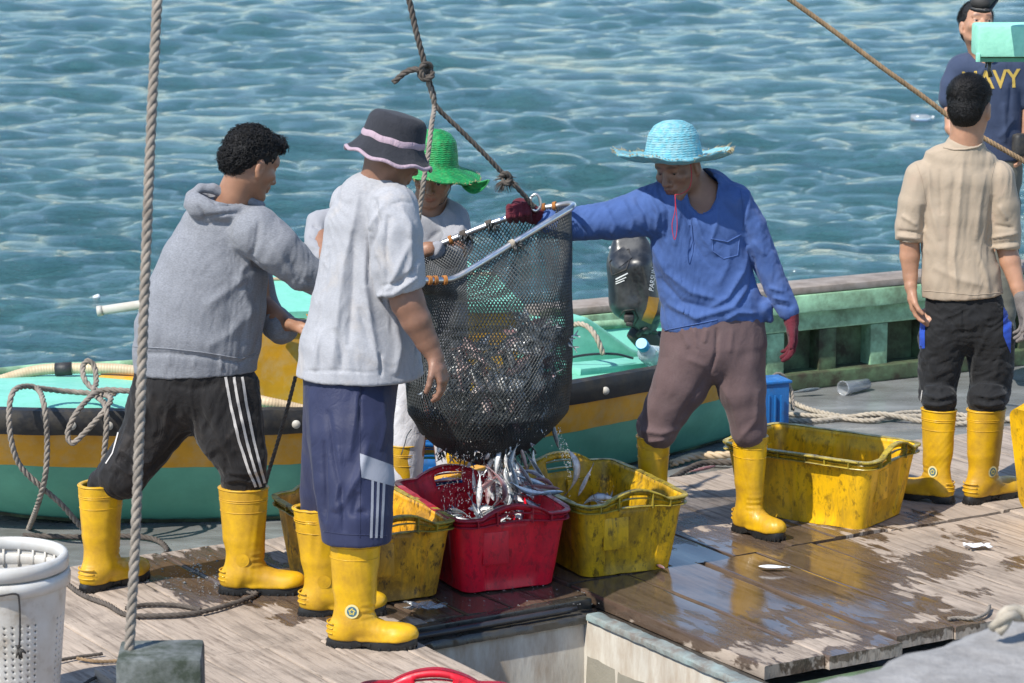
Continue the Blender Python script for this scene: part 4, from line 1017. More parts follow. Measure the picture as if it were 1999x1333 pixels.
def crate_shape(L=CL, W=CW, H=CH):
    """shell, rim and ribs of a stacking fish crate, long axis along x, bottom at z=0"""
    nu = 160; rows = [0, .004, .02, .06, .12, .17, .20, .214, .232, .25, .262, H]
    def outline(z, inset=0.0, wob=True):
        f = z/H; l = L/2-.045*(1-f)-inset; w = W/2-.032*(1-f)-inset; r = .045
        pts = []
        # superellipse-like rounded rectangle sampled by perimeter
        seg = [(l, -w+r, l, w-r), (l-r, w, -l+r, w), (-l, w-r, -l, -w+r), (-l+r, -w, l-r, -w)]
        q = nu//4
        for s_ in range(4):
            x0, y0, x1, y1 = seg[s_]; m = int(q*.8)
            for i in range(m): t = i/m; pts.append((x0+(x1-x0)*t, y0+(y1-y0)*t, s_, t))
            cx, cy = ((l-r, w-r), (-l+r, w-r), (-l+r, -w+r), (l-r, -w+r))[s_]
            for i in range(q-m): a = math.pi/2*(s_+(i/(q-m))); pts.append((cx+r*math.cos(a), cy+r*math.sin(a), s_, 1.0))
        return pts
    def top(s_, t): return .042*max(0, math.sin(math.pi*min(1, max(0, (t-.12)/.76))))**.8 if s_ in (0, 2) and t < 1 else 0
    V = []; F = []; hole = set()
    for i, z in enumerate(rows):
        o = outline(z)
        for k, (x, y, s_, t) in enumerate(o):
            f = max(0, (z-.18)/(H-.18)); zz = z+top(s_, t)*f**1.2
            # recessed panels between corner pillars
            d = 0
            if .01 < z < .235 and t < 1:
                e = min(t, 1-t); d = -.011*min(1, max(0, (e-.13)/.025))
                if s_ in (1, 3) and abs(t-.5) < .04: d *= .2
            nx, ny = ((1, 0), (0, 1), (-1, 0), (0, -1))[s_]
            bow = .006*math.sin(math.pi*t)*(1 if t < 1 else 0)*(.3 if s_ in (0, 2) else 1)
            V.append((x+nx*(d+bow), y+ny*(d+bow), zz))
    n = len(outline(0)); outl = outline(0)
    for i in range(len(rows)-1):
        for k in range(n):
            s_, t = outl[k][2], outl[k][3]
            if s_ in (0, 2) and t < 1 and abs(t-.5) < .17 and i in (8, 9): continue
            F.append([i*n+k, i*n+(k+1) % n, (i+1)*n+(k+1) % n, (i+1)*n+k])
    c0 = len(V)
    o = outline(0, .03)
    for x, y, s_, t in o: V.append((x, y, .006))
    V.append((0, 0, .006)); 
    for k in range(n): F.append([k, c0+k, c0+(k+1) % n, (k+1) % n]); F.append([c0+k, len(V)-1, c0+(k+1) % n])
    # rims: swept profiles just outside the wall
    R = []; RF = []
    def sweep(zc, h, w, off, up):
        o0 = len(R); oo = outline(H)
        for x, y, s_, t in oo:
            nx, ny = ((1, 0), (0, 1), (-1, 0), (0, -1))[s_]
            if t >= 1: a = math.atan2(y, x); nx, ny = math.cos(a), math.sin(a)
            bow = .006*math.sin(math.pi*t)*(1 if t < 1 else 0)*(.3 if s_ in (0, 2) else 1)
            z = zc+top(s_, t)*up
            for a_, b_ in ((off, -h/2), (off+w, -h/2), (off+w+.0015, 0), (off+w, h/2), (off, h/2)): R.append((x+nx*(a_+bow), y+ny*(a_+bow), z+b_))
        for k in range(n):
            for j in range(5): RF.append([o0+k*5+j, o0+((k+1) % n)*5+j, o0+((k+1) % n)*5+(j+1) % 5, o0+k*5+(j+1) % 5])
    sweep(H+.001, .007, .022, -.003, 1.0); sweep(H-.026, .004, .017, -.001, .25); sweep(H-.012, .004, .010, -.001, .6)
    rb = MB(); rb.add(R, RF)
    for s_, (nx, ny) in enumerate(((1, 0), (0, 1), (-1, 0), (0, -1))):
        for t in ((.08, .92, .3, .7) if s_ in (0, 2) else (.06, .22, .4, .6, .78, .94)):
            k = s_*(nu//4)+int(t*(nu//4)*.8); x, y = outline(H)[k][:2]; tz = top(s_, t)
            rb.add(*box_vf((x+nx*.011, y+ny*.011, H-.026), .004 if ny else .018, .018 if ny else .004, .026+tz*.95, 0, 0))
    # inner pocket blocks by the handles
    pk = MB()
    pk = []
    for sx in (-1, 1): q_ = MB(); q_.add(*box_vf((sx*(L/2-.028), -.065*sx, .10), .022, .10, .12, 0, .006)); pk.append(q_)
    return V, F, rb, pk
CR = crate_shape()
def crate(c, ang, mat, rim, label, group='plastic fish crates', tilt=None, s=1.0, seed=0, name='fish_crate'):
    V, F, rb, pk = CR; R = Matrix.Rotation(ang, 3, 'Z')
    if tilt is not None: R = tilt
    r = empty(name, c, label, 'crate', group); c = Vector(c)
    def T(P):
        P = np.array(P, float).reshape(-1, 3)*s
        P = P+.0022*np.stack([vnoise(P, 6, seed+i) for i in range(3)], 1)
        return P@np.array(R).T+np.array(c)
    o = obj('shell', T(V), F, mat, r); sd = o.modifiers.new('s', 'SOLIDIFY'); sd.thickness = CT; sd.offset = -1
    shade_sharp(o, 50)
    m2 = MB(); m2.add(T(np.concatenate(rb.V)), rb.F); m2.done('rim', rim, r, sharp=40)
    for q_ in pk: m2 = MB(); m2.add(T(np.concatenate(q_.V)), q_.F); m2.done('handle_block', mat, r, sharp=40)
    return r
A_ = math.radians
crate((-.535, 10.28, .003), A_(117.5), M['crate_y1'], M['rim_y'], 'grimy orange-yellow fish crate behind the legs of the man in the bucket hat', seed=1)
crate((-.112, 10.452, .003), A_(112.5), M['crate_r'], M['rim_r'], 'red fish crate taking the falling fish, between two yellow crates', seed=2)
crate((.312, 10.66, .003), A_(114), M['crate_y2'], M['rim_y'], 'dirty yellow crate holding a few fish right of the red crate', seed=3)
crate((1.208, 11.315, .003), A_(-34.5), M['crate_y3'], M['rim_y'], 'empty yellow fish crate standing between the man in blue and the man in beige', seed=4)
crate((-.235, 7.985, -.03), A_(88), M['crate_r'], M['rim_r'], 'red crate handle just showing at the bottom edge of the picture', seed=5)
Tm = Matrix.Rotation(A_(-62), 3, 'Z') @ Matrix.Rotation(A_(-80), 3, 'X')
crate(tuple(G(2005, 1025)+Vector((.115, -.17, .238))), 0, M['crate_y3'], M['rim_y'], 'yellow crate tipped up on its side at the right edge', tilt=Tm, s=1.18, seed=6)
crate((-.30, 11.28, -.10), A_(100), M['crate_b'], M['crate_b'], 'blue plastic tub behind the red crate under the net', seed=7, name='blue_tub')
m3 = MB(); m3.add(*beam_vf((-.31, 11.05, .185), (.0, 11.35, .20), .05, .025)); tag(m3.done('wood_block', M['yellow_paint'], sharp=30), 'ochre wooden board lying across the blue tub', 'board')
crate((1.24, 12.95, -.1), A_(25), M['crate_b'], M['crate_b'], 'tall blue container behind the right leg of the man in blue', s=.55, seed=8, name='blue_container') if False else None
m3 = MB(); q = at(1498, 820, 12.6); 
for i, (z0, z1) in enumerate(((0, .34),)):
    v, f = box_vf((q.x, q.y, -.1), .15, .13, .36, .35, .012); m3.add(v, f)
for i in range(5):
    v, f = box_vf((q.x-.055+.027*i, q.y-.068, -.06), .008, .012, .27, .35, .002); m3.add(v, f)
bc = empty('blue_container', (q.x, q.y, -.1), 'tall blue ribbed container behind the right leg of the man in blue', 'container'); m3.done('body', M['crate_b'], bc, sharp=30)
m3 = MB(); m3.add(*box_vf((q.x, q.y, .258), .165, .145, .012, .35, .004)); m3.done('lid', M['crate_b'], bc, sharp=30)

# ------------------------------------------------------------------ fish
m, t, b = nt('fish_skin'); at_ = N_(t, 'Attribute', attribute_name='fz'); sx = N_(t, 'SeparateColor'); t.links.new(at_.outputs['Color'], sx.inputs[0])
v = coords(t, (1, 1, 1)); nn_ = noise_(t, v, 60, 5)
oi = N_(t, 'ObjectInfo'); rnd_ = oi.outputs['Random']
c1 = ramp(t, sx.outputs[0], [(.30, (.86, .85, .82)), (.56, (.66, .69, .71)), (.68, (.18, .22, .25)), (.9, (.06, .08, .09))]).outputs[0]
c1 = mix(t, math_(t, 'MULTIPLY', ramp(t, nn_, [(.5, 0), (.7, 1)]).outputs[0], .5), c1, (.35, .27, .22))
c1 = mix(t, math_(t, 'MULTIPLY', ramp(t, rnd_, [(.70, 0), (.85, 1)]).outputs[0], .55), c1, (.33, .10, .09))
c1 = mix(t, sx.outputs[1], c1, (.01, .01, .01))
t.links.new(c1, b.inputs['Base Color']); b.inputs['Roughness'].default_value = .38; b.inputs['Metallic'].default_value = .05; b.inputs['Coat Weight'].default_value = .2; b.inputs['Coat Roughness'].default_value = .12
bump(t, b, nn_, .25, .001); M['fish'] = m
def fish_mesh(name, L=.19, bend=.0, girth=1.0):
    """mackerel-like fish: body, forked tail, fins, eye; along x, nose at +x"""
    V = []; F = []; C = []; n = 18; k = 12
    prof = [(0, .001), (.03, .022), (.08, .048), (.16, .075), (.28, .096), (.42, .10), (.56, .086), (.70, .058), (.80, .034), (.87, .017), (.90, .014)]
    for i in range(n+1):
        t_ = i/n*.90; h = np.interp(t_, [p[0] for p in prof], [p[1] for p in prof])*girth
        for j in range(k):
            a = 2*math.pi*j/k; y = .58*h*math.cos(a); z = h*math.sin(a)*(1.05 if math.sin(a) < 0 else .95)
            V.append((.45-t_, y, z)); gill = .35*math.exp(-((t_-.2)/.008)**2)*(abs(math.cos(a)) > .3); eye = math.exp(-(((t_-.075)/.014)**2+((z-.012)/.012)**2)**2)
            C.append((.5+.5*math.sin(a)*.9, max(gill, eye)))
    for i in range(n):
        for j in range(k): F.append([i*k+j, (i+1)*k+j, (i+1)*k+(j+1) % k, i*k+(j+1) % k])
    F.append(list(range(k))); F.append([n*k+j for j in range(k)][::-1])
    def fin(pts, th=.003):
        o = len(V)
        for s_ in (-1, 1):
            for x, z in pts: V.append((x, s_*th, z)); C.append((.62, .1))
        q = len(pts); F.append([o+i for i in range(q)]); F.append([o+q+i for i in range(q)][::-1])
        for i in range(q): F.append([o+i, o+(i+1) % q, o+q+(i+1) % q, o+q+i])
    fin([(-.44, .010), (-.55, .085), (-.575, .080), (-.50, .0), (-.44, -.0)]); fin([(-.44, -.010), (-.44, -.0), (-.50, 0), (-.575, -.080), (-.55, -.085)])
    fin([(.10, .09), (.02, .128), (-.03, .10), (-.04, .08)]); fin([(-.12, .07), (-.17, .095), (-.21, .055)]); fin([(-.10, -.075), (-.15, -.10), (-.20, -.06)]); fin([(.12, -.08), (.05, -.115), (.04, -.085)])
    V = np.array(V)*L; x = V[:, 0]/L; V[:, 1] += bend*L*(x-.1)**2*2
    o = mesh_from(name, V, F, M['fish'], True)
    ca = o.color_attributes.new('fz', 'FLOAT_COLOR', 'POINT'); a = np.zeros((len(V), 4), dtype=np.float32); C = np.array(C); a[:, 0] = C[:, 0]; a[:, 1] = C[:, 1]; a[:, 3] = 1; ca.data.foreach_set('color', a.ravel())
    return o
FM = [fish_mesh('fish', .185, b_, g) for b_, g in ((0, 1), (.5, .95), (-.6, 1.05), (.25, .85), (.3, 1.45), (-.4, 1.35))]
def fish(p, d, roll=0, s=1.0, label='', group=None, k=None):
    o = bpy.data.objects.new('fish', FM[random.randrange(4) if k is None else k]); COL.objects.link(o); o.location = p
    d = Vector(d).normalized(); q = d.to_track_quat('X', 'Z'); o.rotation_euler = (q.to_matrix() @ Matrix.Rotation(roll, 3, 'X')).to_euler(); o.scale = (s, s, s)
    return tag(o, label, 'fish', group)

# ------------------------------------------------------------------ steel frame and net bag
M['net'] = plain('wet_black_netting', (.034, .038, .038), .4, .4, 20, .2, 120, spec=.6)
M['rust'] = plain('rusty_binding', (.33, .13, .03), .85, .4, 20, .6, 80)
nf = empty('brailer_net', at(960, 890, 10.65), 'black mesh bag net full of fish hanging from a bent steel frame', 'net')
fr = resample([at(790, 505, 10.93), at(825, 490, 10.93), at(880, 468, 10.93), at(960, 436, 10.92), at(1040, 410, 10.90), at(1085, 402, 10.88)], .05)
fr2 = resample([at(1096, 400, 10.87), at(1110, 398, 10.84), at(1119, 400, 10.79), at(1116, 405, 10.74), at(1105, 412, 10.71)], .012)
fr3 = [at(1050, 445, 10.66), at(990, 482, 10.60), at(930, 519, 10.54), at(898, 538, 10.51)]
fr4 = resample([at(884, 544, 10.495), at(868, 546.5, 10.48), at(825, 547, 10.44), at(780, 546, 10.42)], .012)
fr5 = resample([at(765, 543, 10.44), at(755, 530, 10.6), at(758, 515, 10.85), at(775, 508, 10.92)], .02)
m3 = MB(); FR = fr+fr2+fr3+fr4+fr5; m3.add(*tube_vf(FR, .0115, 12, closed=True)); m3.done('frame', M['steel'], nf)
def binding(px, py, Y, r=.015, w=3, mat='rust'):
    m4 = MB(); p = at(px, py, Y)
    i = min(range(len(FR)), key=lambda i: (FR[i]-p).length); ax = (FR[(i+1) % len(FR)]-FR[i-1]).normalized(); p = FR[i]+ax*(p-FR[i]).dot(ax)
    for j in range(w):
        c = p+ax*(j-(w-1)/2)*.0045; a1 = ax.orthogonal().normalized(); b1 = ax.cross(a1)
        m4.add(*tube_vf([c+a1*r*math.cos(q)+b1*r*math.sin(q) for q in np.linspace(0, 6.283, 14, endpoint=False)], .0028, 5, closed=True))
    m4.done('binding', M[mat], nf)
for a in ((833, 487, 10.93), (880, 468, 10.93), (955, 437, 10.92, .015, 5, 'rope_dark'), (1045, 409, 10.9, .016, 3), (1062, 406, 10.89), (1083, 402, 10.88), (905, 458, 10.93, .015, 5, 'rope_dark'), (850, 547, 10.46), (868, 546, 10.48), (1000, 476, 10.61, .014, 4, 'rope_pale'), (838, 548, 10.45)): binding(*a)
m3 = MB()
for px, py, Y in ((905, 460, 10.92), (915, 462, 10.92), (955, 438, 10.9), (965, 440, 10.9), (1010, 478, 10.6)):
    for i in range(14):
        p = at(px, py, Y); d = Vector((random.gauss(0, 1), random.gauss(0, 1), random.gauss(-.5, .8))).normalized(); m3.add(*tube_vf([p, p+d*.018, p+d*.026+Vector((0, 0, -.012))], [.004, .003, .001], 4))
m3.done('lashing', M['net'], nf)
# shackle at the bridle
m3 = MB(); pc_ = at(1045, 400, 10.83); m3.add(*tube_vf(resample([pc_+Vector((-.016, 0, .03)), pc_+Vector((-.018, 0, -.005)), pc_+Vector((0, 0, -.022)), pc_+Vector((.018, 0, -.005)), pc_+Vector((.014, 0, .03)), pc_+Vector((0, 0, .04)), pc_+Vector((-.016, 0, .03))], .006), .0055, 8)); tag(m3.done('shackle', M['steel']), 'small steel shackle joining the rope to the net frame', 'shackle')
# bag surface
lev = [(560, 968, 147, .20), (650, 974, 144, .215), (740, 955, 160, .225), (800, 951, 156, .22), (838, 948, 130, .19), (866, 946, 98, .145), (887, 948, 60, .09), (905, 952, 18, .03)]
YC = 10.68
def ring(h, n, off=0):
    """h 0..1 down the bag"""
    P = []
    # rim loop: right corner theta=0, near side negative y
    for i in range(n):
        th = 2*math.pi*(i+off)/n
        c_, s_ = math.cos(th), math.sin(th)
        # rim point
        tt = (1-c_)/2                                # 0 at right corner, 1 at left
        if s_ <= 0:                                  # near bar
            xs = [1116, 1050, 990, 930, 884, 825, 790]; yy = [405, 446, 483, 520, 545, 548, 547]; Ys = [10.80, 10.665, 10.605, 10.545, 10.50, 10.445, 10.44]
        else:
            xs = [1116, 1085, 1040, 960, 880, 825, 790]; yy = [405, 404, 413, 439, 471, 493, 508]; Ys = [10.80, 10.87, 10.90, 10.92, 10.93, 10.93, 10.92]
        xq = 1116+(800-1116)*tt
        py = np.interp(-xq, [-x for x in xs], yy); Yq = np.interp(-xq, [-x for x in xs], Ys); rim = at(xq, py, Yq)
        # level
        ly = [l[0] for l in lev]
        y0 = 430; py2 = y0+(903-y0)*h
        if py2 < 560: cx, a, b_ = 968, 147, .20
        else: cx, a, b_ = [np.interp(py2, ly, [l[k] for l in lev]) for k in (1, 2, 3)]
        q = at(cx+a*c_, py2, YC); q.y += b_*s_
        w = min(1, h/.30); w = w*w*(3-2*w)
        y_t = rim.lerp(q, w) if h < .30 else q
        if h < .30: y_t.z = rim.z*(1-h/.30)+ at(cx, 430+(903-430)*.30, YC).z*(h/.30) if True else 0
        P.append(y_t)
    return P
def bag(rows, n, r, scale=1.0, bulge=.0, seed=0, h0=0.0, h1=1.0):
    Vn = []; 
    for j in range(rows+1):
        h = h0+(h1-h0)*j/rows; P = ring(h, n, .5*(j % 2)); cc = sum(P, Vector())/n
        for i, p in enumerate(P):
            d = p-cc; wv = 1+.020*noise.noise(p*5+Vector((seed, 0, 0)))+.03*noise.noise(p*11+Vector((0, seed, 0)))*min(1, h*2); vv = cc+d*scale*wv
            vv.z += .006*noise.noise(p*9+Vector((seed, 3, 0)))
            Vn.append(vv)
    E = []
    for j in range(rows):
        for i in range(n):
            a = j*n+i; E.append((a, (j+1)*n+i)); E.append((a, (j+1)*n+((i-1) % n if j % 2 == 0 else (i+1) % n)))
    A = np.array([v[:] for v in Vn]); E = np.array(E); p = A[E[:, 0]]; q = A[E[:, 1]]
    ax = unit_rows(q-p); cen = A.mean(0); out = unit_rows((p-cen)*[1, 1, .2]); s1 = unit_rows(np.cross(ax, out)); s2 = np.cross(ax, s1)
    VV = []
    for base in (p-ax*r*.5, q+ax*r*.5):
        for a_, b_ in ((1, 0), (0, 1), (-1, 0), (0, -1)): VV.append(base+s1*r*a_+s2*r*b_)
    VV = np.stack(VV, 1); m_ = len(E); o = (np.arange(m_)*8)[:, None]
    F = np.concatenate([o+np.array([[k, (k+1) % 4, 4+(k+1) % 4, 4+k]]) for k in range(4)])
    return VV.reshape(-1, 3), F, A
Vn, Fn, NP = bag(80, 128, .0021)
obj('net_bag', Vn, Fn, M['net'], nf)
# dark gathered band of webbing low on the bag
Vn, Fn, _ = bag(30, 128, .0018, .975, seed=9, h0=.66); obj('inner_net', Vn, Fn, M['net'], nf)
tag(obj('twine', *tube_vf(resample([at(803, 838, 10.52), at(795, 850, 10.5), at(790, 868, 10.5), at(783, 888, 10.5)], .01), .0022, 5), M['rope_pale']), 'loose white twine hanging at the lower left of the net', 'twine')
m3 = MB()
for i in range(70):                         # puckers and loose tufts round the codend
    th = random.uniform(0, 6.28); p = at(950+90*math.cos(th), 868+20*random.random(), YC); p.y += .13*math.sin(th); d = Vector((random.gauss(0, .5), random.gauss(0, .5), -1)).normalized(); m3.add(*tube_vf([p, p+d*.015, p+d*.03], [.004, .003, .001], 4))
m3.done('frayed_mesh', M['net'], nf)
# fish inside the bag
random.seed(5); cnt = 0
for i in range(220):
    for tr in range(50):
        py = random.uniform(618, 872); px = random.uniform(805, 1108)
        top_ = 720-.42*(px-835)+22*math.sin(px*.06) if px > 835 else 720
        if py < max(585, top_): continue
        a, b_ = [np.interp(py, [l[0] for l in lev], [l[k] for l in lev]) for k in (2, 3)]; cx = np.interp(py, [l[0] for l in lev], [l[1] for l in lev])
        u_ = (px-cx)/max(10, a-20)
        if abs(u_) > .93: continue
        yf = (b_*.82-.02)*math.sqrt(1-u_*u_); break
    near = random.random() < .74
    Y = YC-yf*random.uniform(.86, 1.0) if near else YC+yf*random.uniform(-.7, .9)
    p = at(px, py, Y); d = Vector((random.gauss(0, 1), random.gauss(0, .35)+u_*-.4, random.gauss(0, .8)))
    if py > 740: d = Vector((random.gauss(0, .5), random.gauss(0, .25), random.choice((-1, 1))*1.0+random.gauss(0, .4)))
    fish(p, d, random.uniform(-.6, .6)+(math.pi/2 if random.random() < .5 else 0)*.6, random.uniform(.66, .86), 'silver fish packed inside the black mesh bag', 'fish packed inside the net', random.choice((4, 4, 5, 0)))
# opaque mass of deeper fish, so that no light passes through the heap
random.seed(9)
# falling fish
for i in range(64):
    t_ = random.random()**.85; px = random.gauss(975+30*t_, 24+6*t_); py = 888+105*t_+random.uniform(-6, 6)
    p = at(px, py, 10.60+random.gauss(0, .05)-.07*t_); sw = (px-985)/60
    d = Vector((sw*.8+random.gauss(.1, .45), random.gauss(-.1, .6), -1+random.gauss(0, .35)))
    fish(p, d*random.choice((1, -1)), random.uniform(-1.5, 1.5), random.uniform(.5, .78), 'wet fish tumbling from the open net towards the red crate', 'fish falling out of the net', random.randrange(6))
for px, py, dx, dz, Y, s_ in ((1040, 940, 1, -.35, 10.45, 1.0), (1062, 950, 1, -.15, 10.42, 1.0), (1050, 925, .8, -.7, 10.5, .95), (1070, 962, 1, .05, 10.38, .95), (1030, 960, 1, -.2, 10.38, 1.0), (1025, 925, .5, -.8, 10.42, 1.0), (1005, 935, .25, -1, 10.4, 1.05), (985, 950, .1, -1, 10.38, 1.05), (1060, 935, .9, -.5, 10.48, 1.0), (1045, 910, .6, -.9, 10.5, .95)):
    fish(at(px, py, Y), (dx, random.uniform(-.2, .2), dz), random.uniform(1.0, 2.4), s_*.72, 'dark backed fish fanning out over the shared edge of the red and yellow crates', 'fish sliding over the crate edges')
fish(at(1082, 842, 10.62), (.25, -.1, -1), 1.3, .8, 'single fish head poking through the net at its lower right')
fish(at(1128, 918, 10.75), (-.18, .1, 1), 1.45, .95, 'pale fish standing on its tail in the yellow crate, tallest there'); fish(at(1142, 940, 10.72), (-.45, .1, -1), 1.3, .75, 'pale fish leaning right in the yellow crate')
HV = []; HF_ = []; HC = []; ho = 0
def heap(p, d, roll, s, k):
    """one fish of the heap that fills a crate, past the ones told apart"""
    global ho
    me = FM[k]; V = np.array([v.co[:] for v in me.vertices]); R3 = np.array((Vector(d).normalized().to_track_quat('X', 'Z').to_matrix() @ Matrix.Rotation(roll, 3, 'X')))
    HV.append(V*s@R3.T+np.array(p)); HF_.extend([[i+ho for i in f.vertices] for f in me.polygons]); c = np.zeros(len(V)*4, dtype=np.float32); me.color_attributes['fz'].data.foreach_get('color', c); HC.append(c.reshape(-1, 4)); ho += len(V)
for cxx, cyy, ang, nf_, zt in ((.312, 10.66, 114, 40, .15), (-.112, 10.452, 112.5, 60, .16)):
    for i in range(nf_):
        u_, v_ = random.uniform(-.18, .18), random.uniform(-.09, .09); a = A_(ang)
        heap((cxx+math.cos(a)*u_-math.sin(a)*v_, cyy+math.sin(a)*u_+math.cos(a)*v_, .03+random.random()*zt), (random.gauss(0, 1), random.gauss(0, 1), random.gauss(0, .22)), random.uniform(-1.5, 1.5), .9, random.randrange(4))
o = obj('fish_heap', np.concatenate(HV), HF_, M['fish'], smooth=True); ca = o.data.color_attributes.new('fz', 'FLOAT_COLOR', 'POINT'); ca.data.foreach_set('color', np.concatenate(HC).ravel()); tag(o, 'fish already heaped inside the red and the dirty yellow crate', 'fish', kind='stuff')
fish(G(1508, 1106, .022), (-1, .12, 0), 1.45, .62, 'lone silver fish lying on the wet boards at the right', k=0)
fish(G(1288, 1105, .02), (.3, -1, .1), 1.2, .6, 'small dark fish on the boards against the dirty yellow crate', k=0)
fish(at(1185, 1310, 10.0)+Vector((0, 0, -.0)), (0, .1, 1), 1.3, .8, 'fish hanging by its tail in the open hold', k=0)
fish(G(1575, 762, -.07), (1, .2, .1), 1.3, .9, 'small silver fish lying by the foot of the bulwark', k=0); fish(G(1372, 915, -.07), (1, .5, .1), 1.2, .8, 'fish on the grey deck behind the legs of the man in blue', k=0)

# water running out of the net
m, t, b = nt('splash_water'); b.inputs['Transmission Weight'].default_value = .9; b.inputs['Roughness'].default_value = .03; b.inputs['IOR'].default_value = 1.33; b.inputs['Base Color'].default_value = (.95, .97, 1, 1); M['splash'] = m
bm = bmesh.new(); bmesh.ops.create_icosphere(bm, subdivisions=1, radius=1); IV = np.array([v.co[:] for v in bm.verts]); bm.verts.index_update(); IF = np.array([[v.index for v in f.verts] for f in bm.faces]); bm.free()
DV = []; DF = []; o = 0
def drop(p, r, st=1.0):
    global o
    DV.append(np.array(p)+IV*np.array([r, r, r*st])); DF.append(IF+o); o += len(IV)
random.seed(3)
for i in range(520):
    if i < 260: px = random.choice((868, 880, 893, 905, 915, 940))+random.gauss(0, 3); py = random.uniform(885, 1010); Y = 10.45+random.gauss(0, .04)
    elif i < 380: px = 1090+random.random()*26; py = 835+(px-1090)*2.6+random.uniform(-12, 40); Y = 10.6
    else: px = random.gauss(990, 75); py = random.gauss(925, 50); Y = 10.4+random.gauss(0, .1)
    drop(at(px, py, Y), random.choice((.0009, .0011, .0014, .0019)), random.uniform(1, 2.6))
DVc = np.concatenate(DV); DFc = np.concatenate(DF); me = mesh_from('falling_water', DVc, DFc, M['splash']); ow = bpy.data.objects.new('falling_water', me); COL.objects.link(ow); tag(ow, 'drops of water streaming from the bottom of the net', 'water drops', kind='stuff')
# foam bubbles in the puddle between the left man's boots
DV = []; DF = []; o = 0
for i in range(230):
    q = G(random.gauss(405, 52), random.gauss(1122, 22), .003)
    if q.x < -1.35: continue
    drop(q, random.choice((.002, .0025, .003, .004, .007))*random.uniform(.7, 1.1), .55)
for i in range(60): drop(G(random.uniform(840, 1180), random.uniform(1130, 1185), .003), random.uniform(.0015, .004), .5)
m, t, b = nt('foam_bubbles'); b.inputs['Base Color'].default_value = (.75, .75, .73, 1); b.inputs['Roughness'].default_value = .08; b.inputs['Transmission Weight'].default_value = .85
me = mesh_from('foam_bubbles', np.concatenate(DV), np.concatenate(DF), m); ow = bpy.data.objects.new('foam_bubbles', me); COL.objects.link(ow); tag(ow, 'bubbles of foam floating on the brown puddle on the boards', 'bubbles', kind='stuff')

# ------------------------------------------------------------------ white perforated baskets
m, t, b = nt('white_basket_plastic'); v = coords(t); nn_ = noise_(t, v, 9, 8, .65)
t.links.new(ramp(t, nn_, [(.35, (.56, .55, .52)), (.58, (.50, .47, .42)), (.72, (.34, .29, .23))]).outputs[0], b.inputs['Base Color']); b.inputs['Roughness'].default_value = .42; b.inputs['Subsurface Weight'].default_value = .2; b.inputs['Subsurface Radius'].default_value = (.02, .02, .02); bump(t, b, noise_(t, v, 50, 5), .2, .002); M['basket'] = m
def basket(cx, cy, zt, rt, H, label, seed):
    r = empty('basket', (cx, cy, zt-H), label, 'basket', 'nested white baskets'); nu = 192; rows = 64; V = []; F = []
    for j in range(rows+1):
        h = j/rows; rr = rt*(1-.20*h)
        for i in range(nu): a = 2*math.pi*i/nu; V.append((cx+rr*math.cos(a), cy+rr*math.sin(a), zt-.02-(H-.02)*h))
    for j in range(rows):
        for i in range(nu):
            hole = (j in (2, 3, 4, 5) and i % 4 < 2 and False)
            hole = hole or (14 <= j < rows-4 and j % 3 == 1 and i % 4 in (1,) and (i//12) % 5 != 4)
            if not hole: F.append([j*nu+i, j*nu+(i+1) % nu, (j+1)*nu+(i+1) % nu, (j+1)*nu+i])
    c = len(V); V.append((cx, cy, zt-H)); 
    for i in range(nu): F.append([rows*nu+i, rows*nu+(i+1) % nu, c])
    o = obj('shell', V, F, M['basket'], r); sd = o.modifiers.new('s', 'SOLIDIFY'); sd.thickness = .004
    prof = [(rt-.008, -.030), (rt+.002, -.040), (rt+.014, -.036), (rt+.016, -.01), (rt+.012, .004), (rt+.0, .008), (rt-.010, .002), (rt-.012, -.02), (rt-.008, -.030)]
    m4 = MB(); m4.add(*lathe_vf(prof, 96, (cx, cy, zt))); m4.done('rim', M['basket'], r)
    m4 = MB()
    for i in range(24): a = 2*math.pi*(i+.5)/24; m4.add(*tube_vf([(cx+(rt-.006)*math.cos(a), cy+(rt-.006)*math.sin(a), zt-.03), (cx+(rt*.975-.006)*math.cos(a), cy+(rt*.975-.006)*math.sin(a), zt-.085)], .0045, 6))
    m4.done('rib', M['basket'], r); return r
bc_ = G(2, 1086, .50); bsk = basket(bc_.x, bc_.y, .505, .190, .40, 'upper of two nested white perforated baskets at the left edge', 1); basket(bc_.x+.002, bc_.y, .455, .192, .45, 'lower of two nested white perforated baskets at the left edge', 2)
rope('hanging_cord', [bc_+Vector((-.08, -.190, -.068)), bc_+Vector((.02, -.210, -.066)), bc_+Vector((.075, -.198, -.063)), bc_+Vector((.084, -.192, -.09)), bc_+Vector((.083, -.188, -.18)), bc_+Vector((.078, -.184, -.235))], .0032, 'rubber', '', parent=bsk)
m3 = MB(); kp = bc_+Vector((.078, -.184, -.24))
for i in range(16): d = Vector((random.gauss(0, 1), random.gauss(-.3, .5), random.gauss(-.6, .8))).normalized(); m3.add(*tube_vf([kp, kp+d*.012, kp+d*.022+Vector((0, 0, -.006))], [.006, .004, .002], 5))
m3.done('cord_knot', M['rubber'], bsk)

